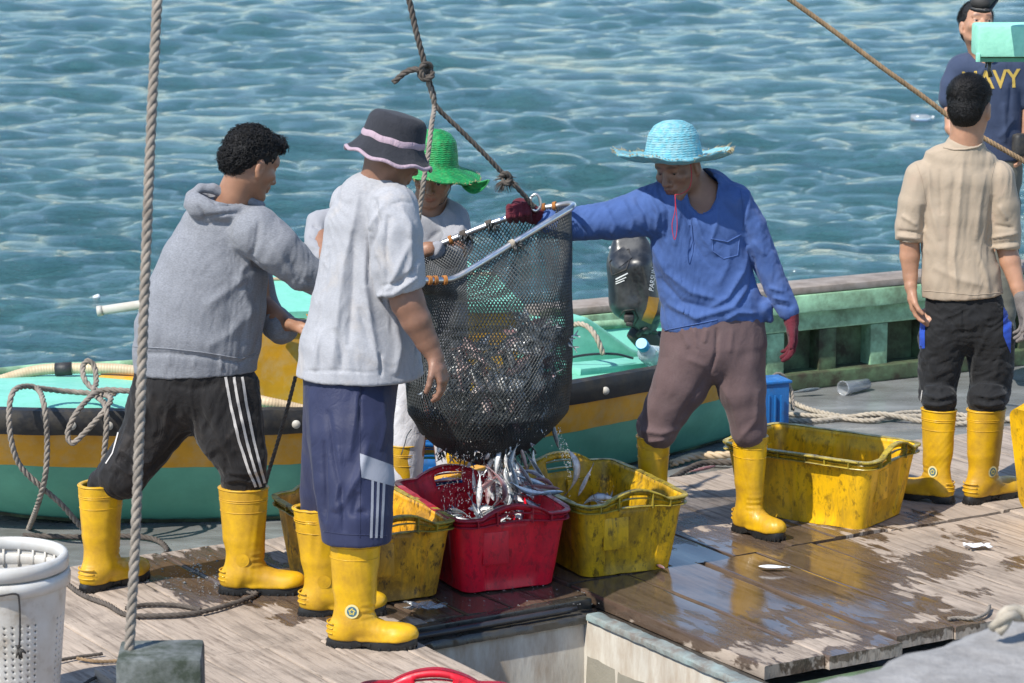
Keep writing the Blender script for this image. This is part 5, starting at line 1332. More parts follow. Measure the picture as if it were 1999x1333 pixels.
# ------------------------------------------------------------------ outboard motor, bottle, cup, litter
M['cowl'] = plain('worn_dark_cowl', (.014, .015, .017), .3, .15, 6, .05, 40, dirt=(.10, .10, .10), dscale=10, damt=.3, coat=.25, spec=.5)
M['decal'] = plain('yellow_decal', (.30, .16, .02), .3, .3, 9, .05, 40)
M['white'] = plain('white_paint', (.72, .72, .70), .5, .05, 10, .05, 40)
ob = empty('outboard_motor', at(1262, 640, 12.95), 'black outboard motor tilted up on the stern of the small boat', 'outboard motor')
S = SDF(.006); Ym = 12.95; P_ = lambda x, y, d=0: np.array(at(x, y, Ym+d))
S.cone(P_(1216, 518), P_(1222, 585), (.070, .13), (.076, .14), (1, 0, 0), .04); S.cone(P_(1248, 512), P_(1268, 600), (.070, .13), (.074, .14), (1, 0, 0), .04); S.cone(P_(1215, 512), P_(1255, 505), (.05, .12), (.05, .12), (0, 1, 0), .04)
S.cone(P_(1232, 590), P_(1262, 632), (.075, .12), (.050, .08), (1, 0, 0), .04)
V, F, N = S.mesh(1); o = obj('cowl', V, F, M['cowl'], ob)
CS = Surf(V, F)
m3 = MB(); v, f = ribbon_vf(CS, [(1276, 580), (1272, 605), (1262, 628)], 10, .003, 30); m3.add(v, f); m3.done('side_panel', M['decal'], ob)
for pts, w, mat, nm in (([(1199, 512), (1226, 492)], 14, 'cowl', 'top_panel'), ([(1203, 545), (1225, 533)], 1.2, 'white', 'stripe'), ([(1203, 550), (1222, 541)], .8, 'white', 'stripe'), ([(1203, 554), (1219, 547)], .8, 'white', 'stripe')):
    m3 = MB(); v, f = ribbon_vf(CS, pts, w, .004, 20)
    if v: m3.add(v, f); m3.done(nm, M[mat], ob)
m3 = MB()
for pts in ([(1195, 538), (1190, 512), (1204, 496), (1228, 486), (1230, 505), (1222, 526), (1195, 538)], [(1207, 622), (1218, 606), (1238, 604), (1246, 622), (1236, 638), (1215, 640), (1207, 622)]):
    v, f = seam_tube(CS, pts, .003, 60); m3.add(v, f)
m3.done('seam', M['rubber'], ob)
m3 = MB(); m3.add(*beam_vf(P_(1218, 622, -.13), P_(1238, 622, -.13), .03, .035, .008)); m3.add(*beam_vf(P_(1222, 632, -.145), P_(1236, 634, -.145), .02, .02, .006)); m3.done('latch', M['rubber'], ob)
m3 = MB(); m3.add(*beam_vf(P_(1238, 640), P_(1276, 600, .05), .09, .09, .02)); m3.add(*beam_vf(P_(1240, 640), P_(1285, 690, .1), .07, .10, .02)); m3.add(*tube_vf(resample([P_(1245, 655, -.06), P_(1262, 640, -.08), P_(1280, 650, -.02)], .02), .012, 8)); m3.add(*beam_vf(P_(1285, 660, .1), P_(1330, 740, .3), .05, .09, .015)); m3.done('bracket', M['rubber'], ob)
def text_mesh(s_, size, ext=.001, bold=0.0):
    c = bpy.data.curves.new('t', 'FONT'); c.body = s_; c.size = size; c.extrude = ext; c.offset = bold; c.align_x = 'CENTER'; c.align_y = 'CENTER'; c.resolution_u = 3
    o = bpy.data.objects.new('t', c); COL.objects.link(o); dg = bpy.context.evaluated_depsgraph_get(); me = bpy.data.meshes.new_from_object(o.evaluated_get(dg))
    V = np.array([v.co[:] for v in me.vertices]); F = [list(p.vertices) for p in me.polygons]; bpy.data.objects.remove(o); bpy.data.curves.remove(c); bpy.data.meshes.remove(me); return V, F
def stick_text(surf, s_, cpx, cpy, hpx, ang, mat, name, parent, slant=0, off=.0025, bold=0, widen=1.0):
    """letters laid on the surface under the given pixel centre, height in pixels"""
    V, F = text_mesh(s_, 1.0, .0, bold)
    bm = bmesh.new(); vs = [bm.verts.new(v) for v in V]; [bm.faces.new([vs[i] for i in f]) for f in F]
    bmesh.ops.triangulate(bm, faces=bm.faces[:]); bmesh.ops.subdivide_edges(bm, edges=[e for e in bm.edges if e.calc_length() > .12], cuts=2, use_grid_fill=False); bmesh.ops.triangulate(bm, faces=bm.faces[:])
    bm.verts.index_update(); V = np.array([v.co[:] for v in bm.verts]); F = [[v.index for v in f.verts] for f in bm.faces]; bm.free()
    k = hpx/.72; out = []; bad = set()
    for i, v in enumerate(V):
        x = (v[0]*widen+slant*v[1])*k; y = -v[1]*k; X = cpx+x*math.cos(ang)-y*math.sin(ang); Y = cpy+x*math.sin(ang)+y*math.cos(ang); h = surf.hit(X, Y, off)
        if h is None: bad.add(i); h = Vector((0, 0, 0))
        out.append(tuple(h))
    F = [f for f in F if not any(i in bad for i in f)]
    if F: return obj(name, np.array(out), F, mat, parent, smooth=False)
stick_text(CS, 'PARSUN', 1273, 545, 9, -math.pi/2+.12, M['white'], 'lettering', ob, .2, .005)
bo = empty('water_jug', at(1262, 705, 12.55), 'clear plastic jug with a blue cap lying on the stern deck', 'bottle')
m, t, b = nt('jug_plastic'); b.inputs['Base Color'].default_value = (.55, .62, .68, 1); b.inputs['Transmission Weight'].default_value = .6; b.inputs['Roughness'].default_value = .2; M['jug'] = m
S = SDF(.005); P_ = lambda x, y, d=0: np.array(at(x, y, 12.5+d)); S.cone(P_(1262, 690), P_(1285, 700, .15), .040, .055, k=.02); S.cone(P_(1256, 678, -.02), P_(1264, 690), .018, .035, k=.01)
V, F, N = S.mesh(1); obj('body', V, F, M['jug'], bo)
m3 = MB(); m3.add(*tube_vf([P_(1252, 670, -.05), P_(1252.5, 671, -.045), P_(1257, 677, -.02)], [.024, .027, .027], 24)); cm_ = plain('blue_cap', (.03, .33, .55), .4, .1, 10, .1, 80); m3.done('cap', cm_, bo, sharp=40)
cu = empty('plastic_cup', G(1668, 768, -.1), 'clear plastic cup lying on its side on the grey deck', 'cup'); pA = G(1645, 772, -.1)+Vector((0, 0, .035)); pB = G(1692, 762, -.1)+Vector((0, 0, .032))
m3 = MB(); m3.add(*tube_vf([pA, pA.lerp(pB, .02), pB], [.036, .034, .027], 28, cap=False)); o = m3.done('cup_wall', M['film'], cu); sd = o.modifiers.new('s', 'SOLIDIFY'); sd.thickness = .0012
m3 = MB(); m3.add(*tube_vf([pA, pA.lerp(pB, .03)], [.0375, .037], 28, cap=False)); o = m3.done('cup_rim', M['film'], cu); sd = o.modifiers.new('s', 'SOLIDIFY'); sd.thickness = .002
def litter(name, c, s_, seed, mat, label, cat): return film(name, c, s_, seed, mat, label, cat)
M['paper'] = plain('white_scrap', (.72, .73, .76), .6, .1, 20, .2, 60)
litter('plastic_scrap', G(1700, 738, -.1), .16, 5, M['paper'], 'crumpled pale blue plastic lying below the bulwark near the cup', 'litter'); litter('paper_scrap', G(1908, 1072, .0), .085, 8, M['paper'], 'torn white scrap lying on the wet boards at the right', 'litter')
litter('plastic_scrap', G(1990, 690, -.1), .12, 2, M['paper'], 'pale plastic scrap on the deck right of the man in beige', 'litter')
m3 = MB()
for x, y, Y_, r in ((1195, 491, 22.6, .05), (190, 587, 20.1, .055)): pass
def floater(px, py, rx, label, name='float', mat='paper'):
    q = G(px, py, WZ); S2 = SDF(.008); S2.ell((q.x, q.y, WZ+.03), (rx, rx*.6, rx*.55)); S2.ell((q.x+rx*.4, q.y, WZ+.04), (rx*.6, rx*.5, rx*.5)); V, F, N = S2.mesh(1); o = obj(name, V, F, M[mat]); tag(o, label, 'litter'); return o
floater(1195, 491, .03, 'pale lump of foam floating on the sea left of the man in blue'); floater(188, 588, .03, 'pale scrap floating on the sea above the plastic pipe'); floater(1218, 1, .04, 'tiny pale scrap floating at the top of the sea') if False else None
q = G(1800, 236, WZ); fb = empty('floating_bottle', q, 'clear plastic bottle floating on the sea beside the man in beige', 'bottle'); m3 = MB(); m3.add(*tube_vf([q+Vector((-.13, 0, .035)), q+Vector((-.125, 0, .035)), q+Vector((.05, 0, .035)), q+Vector((.10, 0, .04)), q+Vector((.115, 0, .04))], [.02, .04, .04, .016, .014], 16)); m3.done('body', M['film'], fb); m3 = MB(); m3.add(*tube_vf([q+Vector((.112, 0, .04)), q+Vector((.135, 0, .04))], .018, 12)); m3.done('cap', M['white'], fb)
# ------------------------------------------------------------------ people
M['boot'] = plain('yellow_rubber_boot', (.69, .395, .006), .33, .07, 4, .12, 14, dirt=(.30, .15, .015), dscale=8, damt=.48, coat=.12, bdist=.01)
M['sole'] = plain('black_boot_sole', (.012, .012, .012), .5, .3, 20, .3, 90)
M['emb_y'] = plain('emblem_ring', (.70, .60, .28), .5, .05, 20, 0); M['emb_b'] = plain('emblem_blue', (.05, .14, .20), .5, .05, 20, 0); M['emb_w'] = plain('emblem_mark', (.62, .50, .12), .5, .05, 20, 0)
EMB = [M['emb_y'], M['emb_b'], M['emb_w']]
M['hair'] = plain('black_hair', (.009, .0085, .009), .62, .3, 30, .9, 140, spec=.3, bdist=.006)
M['hair2'] = plain('hair_strands', (.022, .020, .020), .55, .5, 30, 0, 80, spec=.4)
M['eye_w'] = plain('eye_white', (.55, .50, .46), .3, .05, 20, 0); M['eye_d'] = plain('eye_iris', (.012, .008, .006), .2, .05, 20, 0)
class Person:
    def __init__(s, Y0, feet_px, label, refy=500):
        s.Y = Y0; g = G(*feet_px); s.root = empty('person', g, label, 'person'); s.sc = FPX/(at(1000, refy, Y0).y*math.cos(PITCH)+ (CAMZ-at(1000, refy, Y0).z)*math.sin(PITCH))
    def w(s, x, y, d=0): return np.array(at(x, y, s.Y+d))
    def chain(s, S, pts, u=(1, 0, 0), k=.02):
        """pts: (px, py, depth m, half width px, half thickness px)"""
        q = [(s.w(p[0], p[1], p[2]), (p[3]/s.sc, p[4]/s.sc)) for p in pts]; S.chain(q, u, k)
        return s
    def part(s, S, name, mat, fl=None, cr=(), sm=1, extra=None):
        V, F, N = S.mesh(sm)
        for c in cr: V = crumple(V, N, *c)
        if fl: N = mesh_normals(V, F); V = folds(V, N, fl)
        if extra is not None: V = extra(V, N)
        o = obj(name, V, F, mat, s.root); return o, V, F
def btop(pos, ang, lean=(0, 0), h=1.0, w=1.0, z=.375):
    """centre of a boot's shaft at height z"""
    t = ((z-.07)/.31)**1.2; x, y = lean[0]*t, lean[1]*t; return np.array(pos)+np.array([x*math.cos(ang)-y*math.sin(ang), x*math.sin(ang)+y*math.cos(ang), z*h])
def leg(S, P, pts, B, r=(.064, .054), k=.04, deep=.07, bulge=None, off=(0, 0, 0)):
    """trouser leg or shin from pixel stations down into the boot B = (pos, ang, lean, h, w)"""
    q = [(P.w(a[0], a[1], a[2]), (a[3]/P.sc, a[4]/P.sc)) for a in pts]; t = btop(*B)+np.array(off)
    u = (math.cos(B[1]), math.sin(B[1]), 0)
    S.chain(q[:3] if len(q) > 3 else q, (1, 0, 0), k)
    if len(q) > 3: S.chain(q[2:], (1, 0, 0), .01)
    if bulge: S.cone(q[-1][0], t+[0, 0, .045], q[-1][1], bulge, k=.01); S.cone(t+[0, 0, .045], t+[0, 0, .005], bulge, r, u=u, k=.02)
    else: S.cone(q[-1][0], t, q[-1][1], r, k=k)
    S.cone(t+[0, 0, .005], t-[0, 0, deep], r, (r[0]*.9, r[1]*.9), u=u, k=.01)
def putboot(P, B, **kw): return boot(P.root, tuple(B[0]), B[1], M['boot'], M['sole'], lean=B[2], h=B[3], w=B[4], **kw)
def zcut(P, px, py, d=0, up=-1, tilt=(0, 0)): return P.w(px, py, d), np.array([tilt[0], tilt[1], up])
def fabric_hem(P, mat, surf, pts, w=.0018, name='seam'):
    v, f = seam_tube(surf, pts, w, 70)
    if len(v) > 10: m3 = MB(); m3.add(v, f); m3.done(name, mat, P.root)
def stripe(P, mat, surf, pts, w, name='stripe', off=.0025):
    v, f = ribbon_vf(surf, pts, w, off, 60)
    if v: m3 = MB(); m3.add(v, f); m3.done(name, mat, P.root)
SK1 = skin_mat('brown_skin', (.30, .150, .088)); SK2 = skin_mat('dark_brown_skin', (.24, .122, .078)); SK3 = skin_mat('warm_skin', (.42, .22, .135))

# ---- 1: hooded man on the left, seen from behind
P = Person(10.2, (340, 1150), 'curly haired man seen from behind in a grey hooded sweatshirt and black striped trousers')
B1 = (G(198, 1148), A_(48), (.012, .0), 1.0, 1.0); B2 = (G(478, 1157), A_(-3), (0, .01), 1.0, 1.0)
BS = SDF(.0042); hf = head_frame((.80, .60, -.38), -.03); hc = P.w(489, 322)
head(BS, hc, hf, 1.0)
BS.cone(hc+hf.T@np.array([0, -.022, -.05]), P.w(440, 425), .056, .064, k=.03)
P.chain(BS, [(440, 436, 0, 48, 36), (414, 520, 0, 75, 50), (390, 640, 0, 85, 52), (378, 720, 0, 86, 52)])
P.chain(BS, [(500, 455, -.06, 30, 30), (590, 530, -.05, 22, 22), (640, 560, 0, 16, 16)]); P.chain(BS, [(490, 460, .1, 30, 30), (505, 590, .14, 24, 24), (560, 633, .06, 15.5, 14), (576, 633, .02, 14, 12)])
hand(BS, P.w(572, 633, .02), (.9, -.35, .0), (.3, -.2, -1), (.5, .7, .6), thumb=(.5, .3), lat=-1)
leg(BS, P, [(325, 760, 0, 46, 42), (290, 850, 0.02, 26, 26), (250, 915, .01, 22, 22)], B1, (.036, .036), off=(.010, 0, 0), deep=.03); leg(BS, P, [(430, 760, 0, 50, 45), (455, 850, -.03, 38, 38)], B2, (.05, .045))
o, V, F = P.part(BS, 'body', SK1); feat(o, V, None, hc, hf, 1, .2)
eyes(P.root, hc, hf, M['eye_w'], M['eye_d'])
HG = cloth('grey_heather_fleece', (.235, .242, .265), .55, stain=None, wr=.28, wscale=7)
S = SDF(.0055)
P.chain(S, [(442, 432, .0, 58, 46), (438, 455, 0, 88, 62), (420, 520, .0, 105, 74), (403, 585, .0, 117, 80), (386, 655, .0, 124, 84), (380, 690, .0, 121, 82), (382, 735, 0, 119, 80)], k=.03)
P.chain(S, [(500, 452, -.10, 50, 46), (540, 486, -.12, 46, 42), (592, 530, -.10, 38, 36), (650, 562, -.04, 30, 30)], k=.03)
P.chain(S, [(395, 450, .10, 50, 46), (470, 480, .16, 44, 40)], k=.03)
P.chain(S, [(490, 520, .15, 38, 38), (508, 592, .17, 33, 33), (532, 624, .12, 27, 27)], k=.02); P.chain(S, [(532, 622, .12, 27, 27), (548, 634, .10, 27, 27)], k=.004)
# hood rolls
tl = math.radians(-14); RH = np.array([[math.cos(tl), 0, math.sin(tl)], [0, 1, 0], [-math.sin(tl), 0, math.cos(tl)]])
S.ell(P.w(424, 404, -.05), (.112, .085, .044), RH, .02); S.ell(P.w(396, 402, -.07), (.058, .06, .048), RH, .02)
S.ell(P.w(424, 386, -.055), (.070, .055, .020), RH, .012, 's')
rim = [(366, 400), (372, 382), (392, 367), (416, 368), (444, 382), (478, 388), (508, 402)]
for i in range(6): S.cone(P.w(*rim[i], -.07+.01*i), P.w(*rim[i+1], -.06+.01*i), 8.5/P.sc, 8.5/P.sc, k=.008)
rim = [(380, 412), (404, 424), (440, 418), (480, 412), (512, 410)]
for i in range(4): S.cone(P.w(*rim[i], -.10+.012*i), P.w(*rim[i+1], -.09+.012*i), 9/P.sc, 8/P.sc, k=.01)
S.cut(P.w(380, 724, 0), (.02, 0, -1)); S.cone(P.w(380, 722, 0), P.w(382, 790, 0), (.192, .125), (.198, .13), k=.004, op='s')
HF = [([(258, 688), (330, 690), (400, 697), (470, 708), (500, 690)], 5, -.006), ([(505, 430), (500, 470), (490, 500), (500, 520), (525, 530)], 7, -.010), ([(520, 522), (516, 590), (510, 650), (495, 700)], 7, -.008),
      ([(385, 400), (400, 425), (440, 418), (500, 408)], 4, -.010), ([(405, 380), (425, 400), (470, 397)], 4, -.008), ([(480, 540), (440, 570), (400, 600)], 14, .007), ([(500, 600), (450, 650), (400, 680)], 14, .006), ([(560, 500), (590, 545), (612, 556)], 8, -.006),
      ([(530, 470), (560, 520), (580, 548)], 9, .006), ([(430, 690), (432, 722)], 4, .005), ([(330, 690), (332, 715)], 4, .004), ([(380, 695), (378, 720)], 4, .004), ([(465, 700), (462, 726)], 4, .004), ([(290, 560), (300, 640), (290, 690)], 16, .006), ([(470, 560), (488, 600), (480, 660)], 11, .007), ([(495, 500), (470, 530), (462, 560)], 9, .006)]
o, V, F = P.part(S, 'hooded_sweatshirt', HG, HF, [(.0025, 5, 1, (1, 1, .6)), (.0018, 13, 2, (1, 1, .5))]); SF = Surf(V, F)
fabric_hem(P, HG, SF, [(257, 676), (330, 680), (400, 688), (470, 700), (500, 690)], .0022)
m3 = MB(); cA = P.w(540, 629, .10); cB = P.w(552, 640, .09)
S = SDF(.0045); S.cone(P.w(536, 626, .11), P.w(551, 640, .09), 30/P.sc, 31/P.sc, k=.004); S.cone(P.w(536, 640, .11), P.w(546, 652, .09), 21/P.sc, 14/P.sc, k=.02); P.part(S, 'rolled_cuff', HG, None, [(.003, 16, 4)])
S = SDF(.0055); BP = cloth('black_track_fabric', (.013, .0115, .0115), 0, rough=.72, wr=.5, wscale=8, stain=(.07, .055, .045), weave=.05)
leg(S, P, [(375, 712, 0, 108, 70), (340, 760, .0, 82, 64), (318, 800, .02, 72, 58), (285, 862, .03, 54, 48), (260, 898, .015, 49, 43), (238, 928, .0, 42, 40)], B1, (.050, .048), off=(.006, 0, 0), deep=.03)
leg(S, P, [(388, 712, 0, 104, 70), (428, 770, -.02, 80, 64), (448, 840, -.04, 66, 56), (472, 895, -.05, 51, 46)], B2, (.070, .056), bulge=(.074, .064))
PF = [([(300, 760), (270, 840), (225, 900)], 10, .007), ([(250, 850), (225, 900), (215, 920)], 8, .009), ([(380, 820), (330, 880), (280, 930)], 9, -.008), ([(240, 880), (270, 900), (300, 905)], 7, .008), ([(225, 905), (250, 925), (280, 930)], 6, .009), ([(235, 890), (262, 912)], 5, -.008), ([(400, 760), (420, 830), (440, 900)], 12, .006), ([(385, 800), (420, 850), (450, 920)], 9, -.006), ([(430, 940), (465, 935), (510, 945)], 6, .007), ([(440, 922), (480, 925), (515, 915)], 6, .006), ([(500, 760), (505, 820), (518, 900)], 8, .005), ([(330, 750), (380, 760), (430, 745)], 9, -.004)]
o, V, F = P.part(S, 'trousers', BP, PF, [(.0033, 6, 11, (1, 1, .7)), (.003, 15, 12)]); SF = Surf(V, F)
WS = cloth('white_tape', (.50, .47, .44), 0, rough=.7, wr=.1)
for dx in (0, 17, 34): stripe(P, WS, SF, [(440+dx*.95, 736), (450+dx*.9, 790), (466+dx*.85, 860), (486+dx*.7, 920), (499+dx*.55, 950)], 2.6)
stripe(P, WS, SF, [(243, 800), (230, 850), (220, 885), (207, 905)], 1.2)
putboot(P, B1, seed=1)
putboot(P, B2, emblem=(-1,), m_e=[M['boot'], M['boot'], M['boot']], seed=2)
def not_face(lim=.35, zlow=-.25):
    return lambda d: not (d[1] > lim and d[2] < .55) and d[2] > zlow-(.12 if d[1] < 0 else 0)
S = SDF(.005); S.ell(hc+hf.T@np.array([0, -.016, .05]), (.080, .096, .082), hf); S.ell(hc+hf.T@np.array([0, .055, .092]), (.055, .045, .030), hf, .02); S.ell(hc+hf.T@np.array([0, -.058, .008]), (.064, .056, .056), hf, .02)
S.ell(hc+hf.T@np.array([0, .115, -.01]), (.10, .085, .075), hf, .01, 's'); S.ell(hc+hf.T@np.array([.085, .01, -.035]), (.03, .030, .05), hf, .008, 's'); S.ell(hc+hf.T@np.array([-.085, .01, -.035]), (.03, .030, .05), hf, .008, 's')
P.part(S, 'hair', M['hair'], None, [(.0033, 26, 3)])
curls(P.root, hc, hf, 1300, M['hair'], (.083, .098, .086), (0, -.014, .048), .0105, 3, lambda d: not (d[1] > .45 and d[2] < .45) and d[2] > (-.55 if d[1] < -.2 else -.05 if abs(d[0]) < .8 else .05))
curls(P.root, hc, hf, 420, M['hair'], (.068, .060, .060), (0, -.058, .006), .0105, 15, lambda d: d[1] < -.05 and d[2] < .5)
curls(P.root, hc, hf, 160, M['hair'], (.055, .045, .030), (0, .062, .095), .011, 5)

# ---- 2: man in the bucket hat, back to the camera
P = Person(9.72, (690, 1240), 'man seen from behind in a black bucket hat, pale grey T-shirt and navy knee shorts')
B1 = (G(691, 1262), A_(-6), (.008, .0), 1.03, 1.0); B2 = (G(634, 1200), A_(4), (-.018, .0), 1.0, 1.0)
BS = SDF(.0042); hf = head_frame((.78, .52, -.36), -.05); hc = P.w(763, 300)
head(BS, hc, hf, 1.03)
BS.cone(hc+hf.T@np.array([0, -.02, -.04]), P.w(738, 365), .058, .066, k=.03)
P.chain(BS, [(738, 374, 0, 48, 38), (728, 450, 0, 70, 50), (718, 560, 0, 72, 56), (710, 700, 0, 85, 60)])
P.chain(BS, [(778, 420, -.12, 30, 30), (778, 530, -.16, 36, 32), (796, 590, -.17, 33, 30), (812, 625, -.17, 29, 27), (834, 668, -.16, 22, 20), (850, 698, -.16, 16.5, 15)])
hand(BS, P.w(850, 694, -.16), (.30, -.10, -.95), (-.75, .25, -.3), (.35, .45, .4), spread=.03, thumb=(.45, .35), lat=-1, s=1.0)
P.chain(BS, [(690, 400, .14, 30, 30), (760, 520, .2, 22, 22), (800, 520, .2, 16, 16)])
leg(BS, P, [(690, 800, 0, 50, 50), (694, 950, -.14, 32, 32)], B1, (.044, .04)); leg(BS, P, [(650, 800, .1, 50, 50), (640, 940, .12, 34, 34)], B2, (.048, .044))
o, V, F = P.part(BS, 'body', SK2); feat(o, V, None, hc, hf, 1.03, .2); eyes(P.root, hc, hf, M['eye_w'], M['eye_d'], 1.03)
LG = cloth('pale_grey_jersey', (.37, .37, .39), .3, stain=(.42, .36, .30), wr=.22, wscale=8)
S = SDF(.0055)
P.chain(S, [(766, 405, -.10, 48, 46), (772, 455, -.14, 50, 46), (776, 520, -.16, 50, 46), (786, 590, -.16, 47, 44)], k=.03)
S.cut(P.w(780, 568, -.16), (.25, 0, -1)); S.cone(P.w(783, 540, -.16), P.w(790, 590, -.16), (.062, .058), (.068, .062), k=.004, op='s')
P.chain(S, [(740, 362, .0, 42, 42), (730, 395, 0, 72, 60), (724, 440, 0, 87, 72), (716, 520, .0, 90, 82), (708, 600, .0, 99, 90), (702, 680, .0, 116, 100), (703, 780, 0, 131, 108)], k=.03)
P.chain(S, [(690, 400, .12, 45, 45), (720, 460, .2, 44, 40)], k=.03)
S.cut(P.w(700, 733, 0), (0, 0, -1)); S.cone(P.w(702, 733, 0), P.w(704, 800, 0), (.198, .150), (.205, .155), k=.004, op='s')
S.cone(hc+hf.T@np.array([0, -.02, -.06]), P.w(742, 345), .05, .062, k=.006, op='s')
BF = [([(700, 380), (690, 440), (672, 520), (660, 620), (650, 720)], 11, .012), ([(730, 385), (738, 430), (722, 480), (716, 560)], 8, -.014), ([(718, 470), (712, 560), (724, 640), (740, 720)], 9, .013), ([(745, 400), (730, 430), (720, 450)], 7, .010), ([(690, 450), (688, 560), (680, 680)], 9, -.010), ([(640, 480), (632, 560), (612, 680)], 10, -.008), ([(655, 640), (668, 690), (665, 728)], 9, -.009), ([(625, 640), (615, 725)], 9, .009), ([(735, 500), (740, 560), (750, 590)], 7, -.010),
      ([(780, 400), (800, 440), (802, 520), (790, 550)], 9, .009), ([(760, 420), (752, 480), (757, 560)], 8, -.010), ([(800, 470), (770, 540), (750, 575)], 8, .010), ([(815, 500), (800, 540), (770, 560)], 6, -.008), ([(735, 578), (770, 572), (815, 540)], 7, .012), ([(740, 560), (775, 552), (812, 523)], 4, -.008), ([(760, 400), (785, 392), (806, 398)], 3.5, -.004), ([(700, 600), (720, 660), (745, 700)], 8, -.007), ([(770, 610), (780, 680), (770, 735)], 9, .010), ([(800, 640), (815, 700), (820, 735)], 8, .008), ([(590, 724), (660, 724), (735, 728)], 3, -.003), ([(742, 690), (744, 735)], 3, -.012)]
o, V, F = P.part(S, 't_shirt', LG, BF, [(.0028, 4.5, 21, (1, 1, .4)), (.002, 12, 22, (1, 1, .5))]); SF = Surf(V, F)
SH = cloth('navy_jersey_shorts', (.017, .021, .055), 0, rough=.6, wr=.35, wscale=6, weave=.05, c2=(.024, .029, .07))
S = SDF(.0055)
P.chain(S, [(690, 715, 0, 92, 84), (684, 780, -.03, 88, 82), (684, 850, -.09, 83, 76), (690, 940, -.15, 78, 68), (695, 1010, -.20, 70, 62), (697, 1100, -.23, 64, 56)], k=.04)
P.chain(S, [(670, 740, .04, 80, 66), (650, 860, .12, 62, 56), (643, 960, .16, 58, 50), (640, 1070, .18, 54, 46)], k=.03)
p1_ = P.w(696, 1052, -.08); p2_ = P.w(640, 1032, .17)
S.cut(P.w(696, 1056, -.22), (0, .0, -1)); 
NF = [([(640, 800), (650, 880), (668, 960), (672, 1040)], 8, -.010), ([(605, 760), (612, 860), (618, 960), (628, 1020)], 9, .008), ([(700, 760), (690, 840), (680, 900)], 10, .009), ([(720, 860), (700, 930), (670, 980), (655, 1000)], 11, .011), ([(660, 870), (664, 940), (650, 1000)], 8, .007), ([(700, 960), (690, 1000), (720, 1000)], 9, -.009), ([(745, 760), (752, 830), (742, 880)], 8, .006), ([(632, 860), (634, 950), (634, 1020)], 5, -.012), ([(715, 740), (702, 780), (703, 840)], 4, -.007)]
o, V, F = P.part(S, 'shorts', SH, NF, [(.0025, 5, 31, (1, 1, .4))]); SF = Surf(V, F)
GP = cloth('grey_panel', (.27, .28, .32), 0, rough=.7, wr=.15)
def patch(P, mat, surf, quad, name, off=.0022, n=26):
    a, b_, c_, d_ = [np.array(q, float) for q in quad]; V = []; F = []; ok = {}
    for i in range(n+1):
        for j in range(n+1):
            u_, v_ = i/n, j/n; p = (a*(1-u_)+b_*u_)*(1-v_)+(d_*(1-u_)+c_*u_)*v_; h = surf.hit(p[0], p[1], off)
            if h is not None: ok[(i, j)] = len(V); V.append(tuple(h))
    for i in range(n):
        for j in range(n):
            q = [(i, j), (i+1, j), (i+1, j+1), (i, j+1)]
            if all(t in ok for t in q): F.append([ok[t] for t in q])
    if F: return obj(name, np.array(V), F, mat, P.root)
patch(P, GP, SF, ((703, 885), (766, 908), (771, 950), (705, 932)), 'panel')
for dx in (0, 11, 22): stripe(P, GP, SF, [(727+dx, 935+dx*.25), (726+dx*.95, 990), (724+dx*.9, 1050)], 2.5)
fabric_hem(P, SH, SF, [(632, 1037), (670, 1043), (700, 1044), (755, 1046)], .0015); fabric_hem(P, SH, SF, [(703, 750), (703, 900), (703, 1050)], .0014)
putboot(P, B1, emblem=(-1,), m_e=EMB, seed=3)
putboot(P, B2, emblem=(-1,), m_e=[M['boot']]*3, seed=4)
# bucket hat
M['hatblack'] = cloth('faded_black_cotton', (.030, .031, .038), .2, rough=.95, wr=.5, wscale=16, weave=.25)
M['terry'] = cloth('pink_terry', (.42, .31, .36), .2, rough=1, wr=.5, wscale=60, weave=.4)
hr = head_frame((.80, .55, -.26), -.10); top = hc+hf.T@np.array([0, -.014, .135])+np.array([.0, 0, .004])
bh = lambda A, RR, X, Y: (0*X, 0*X, .004*np.sin(3*A)*(RR/.13)**2+.003*np.sin(9*A+1)*(RR/.13)**3)
hat = empty('bucket_hat', (0, 0, 0)); hat.parent = P.root; hat.location = (0, 0, 0)
disc_hat(hat, 'crown', top, hr, [(.0, .0), (.045, -.002), (.082, -.008), (.098, -.028), (.105, -.078), (.107, -.088)], M['hatblack'], bh, 0, thick=.003, nth=96, nprof=40)
disc_hat(hat, 'hat_band', top, hr, [(.1060, -.080), (.1090, -.088), (.1095, -.097), (.1075, -.104)], M['terry'], bh, 0, thick=.004, nth=96, nprof=14)
disc_hat(hat, 'brim', top, hr, [(.105, -.098), (.116, -.118), (.132, -.140), (.146, -.152)], M['hatblack'], bh, .0008, period=.005, thick=.003, nth=96, nprof=40)
disc_hat(hat, 'brim_edge', top, hr, [(.142, -.149), (.149, -.151), (.153, -.156), (.150, -.163), (.143, -.162)], M['terry'], bh, 0, thick=.002, nth=96, nprof=14)
hat.name = 'bucket_hat'

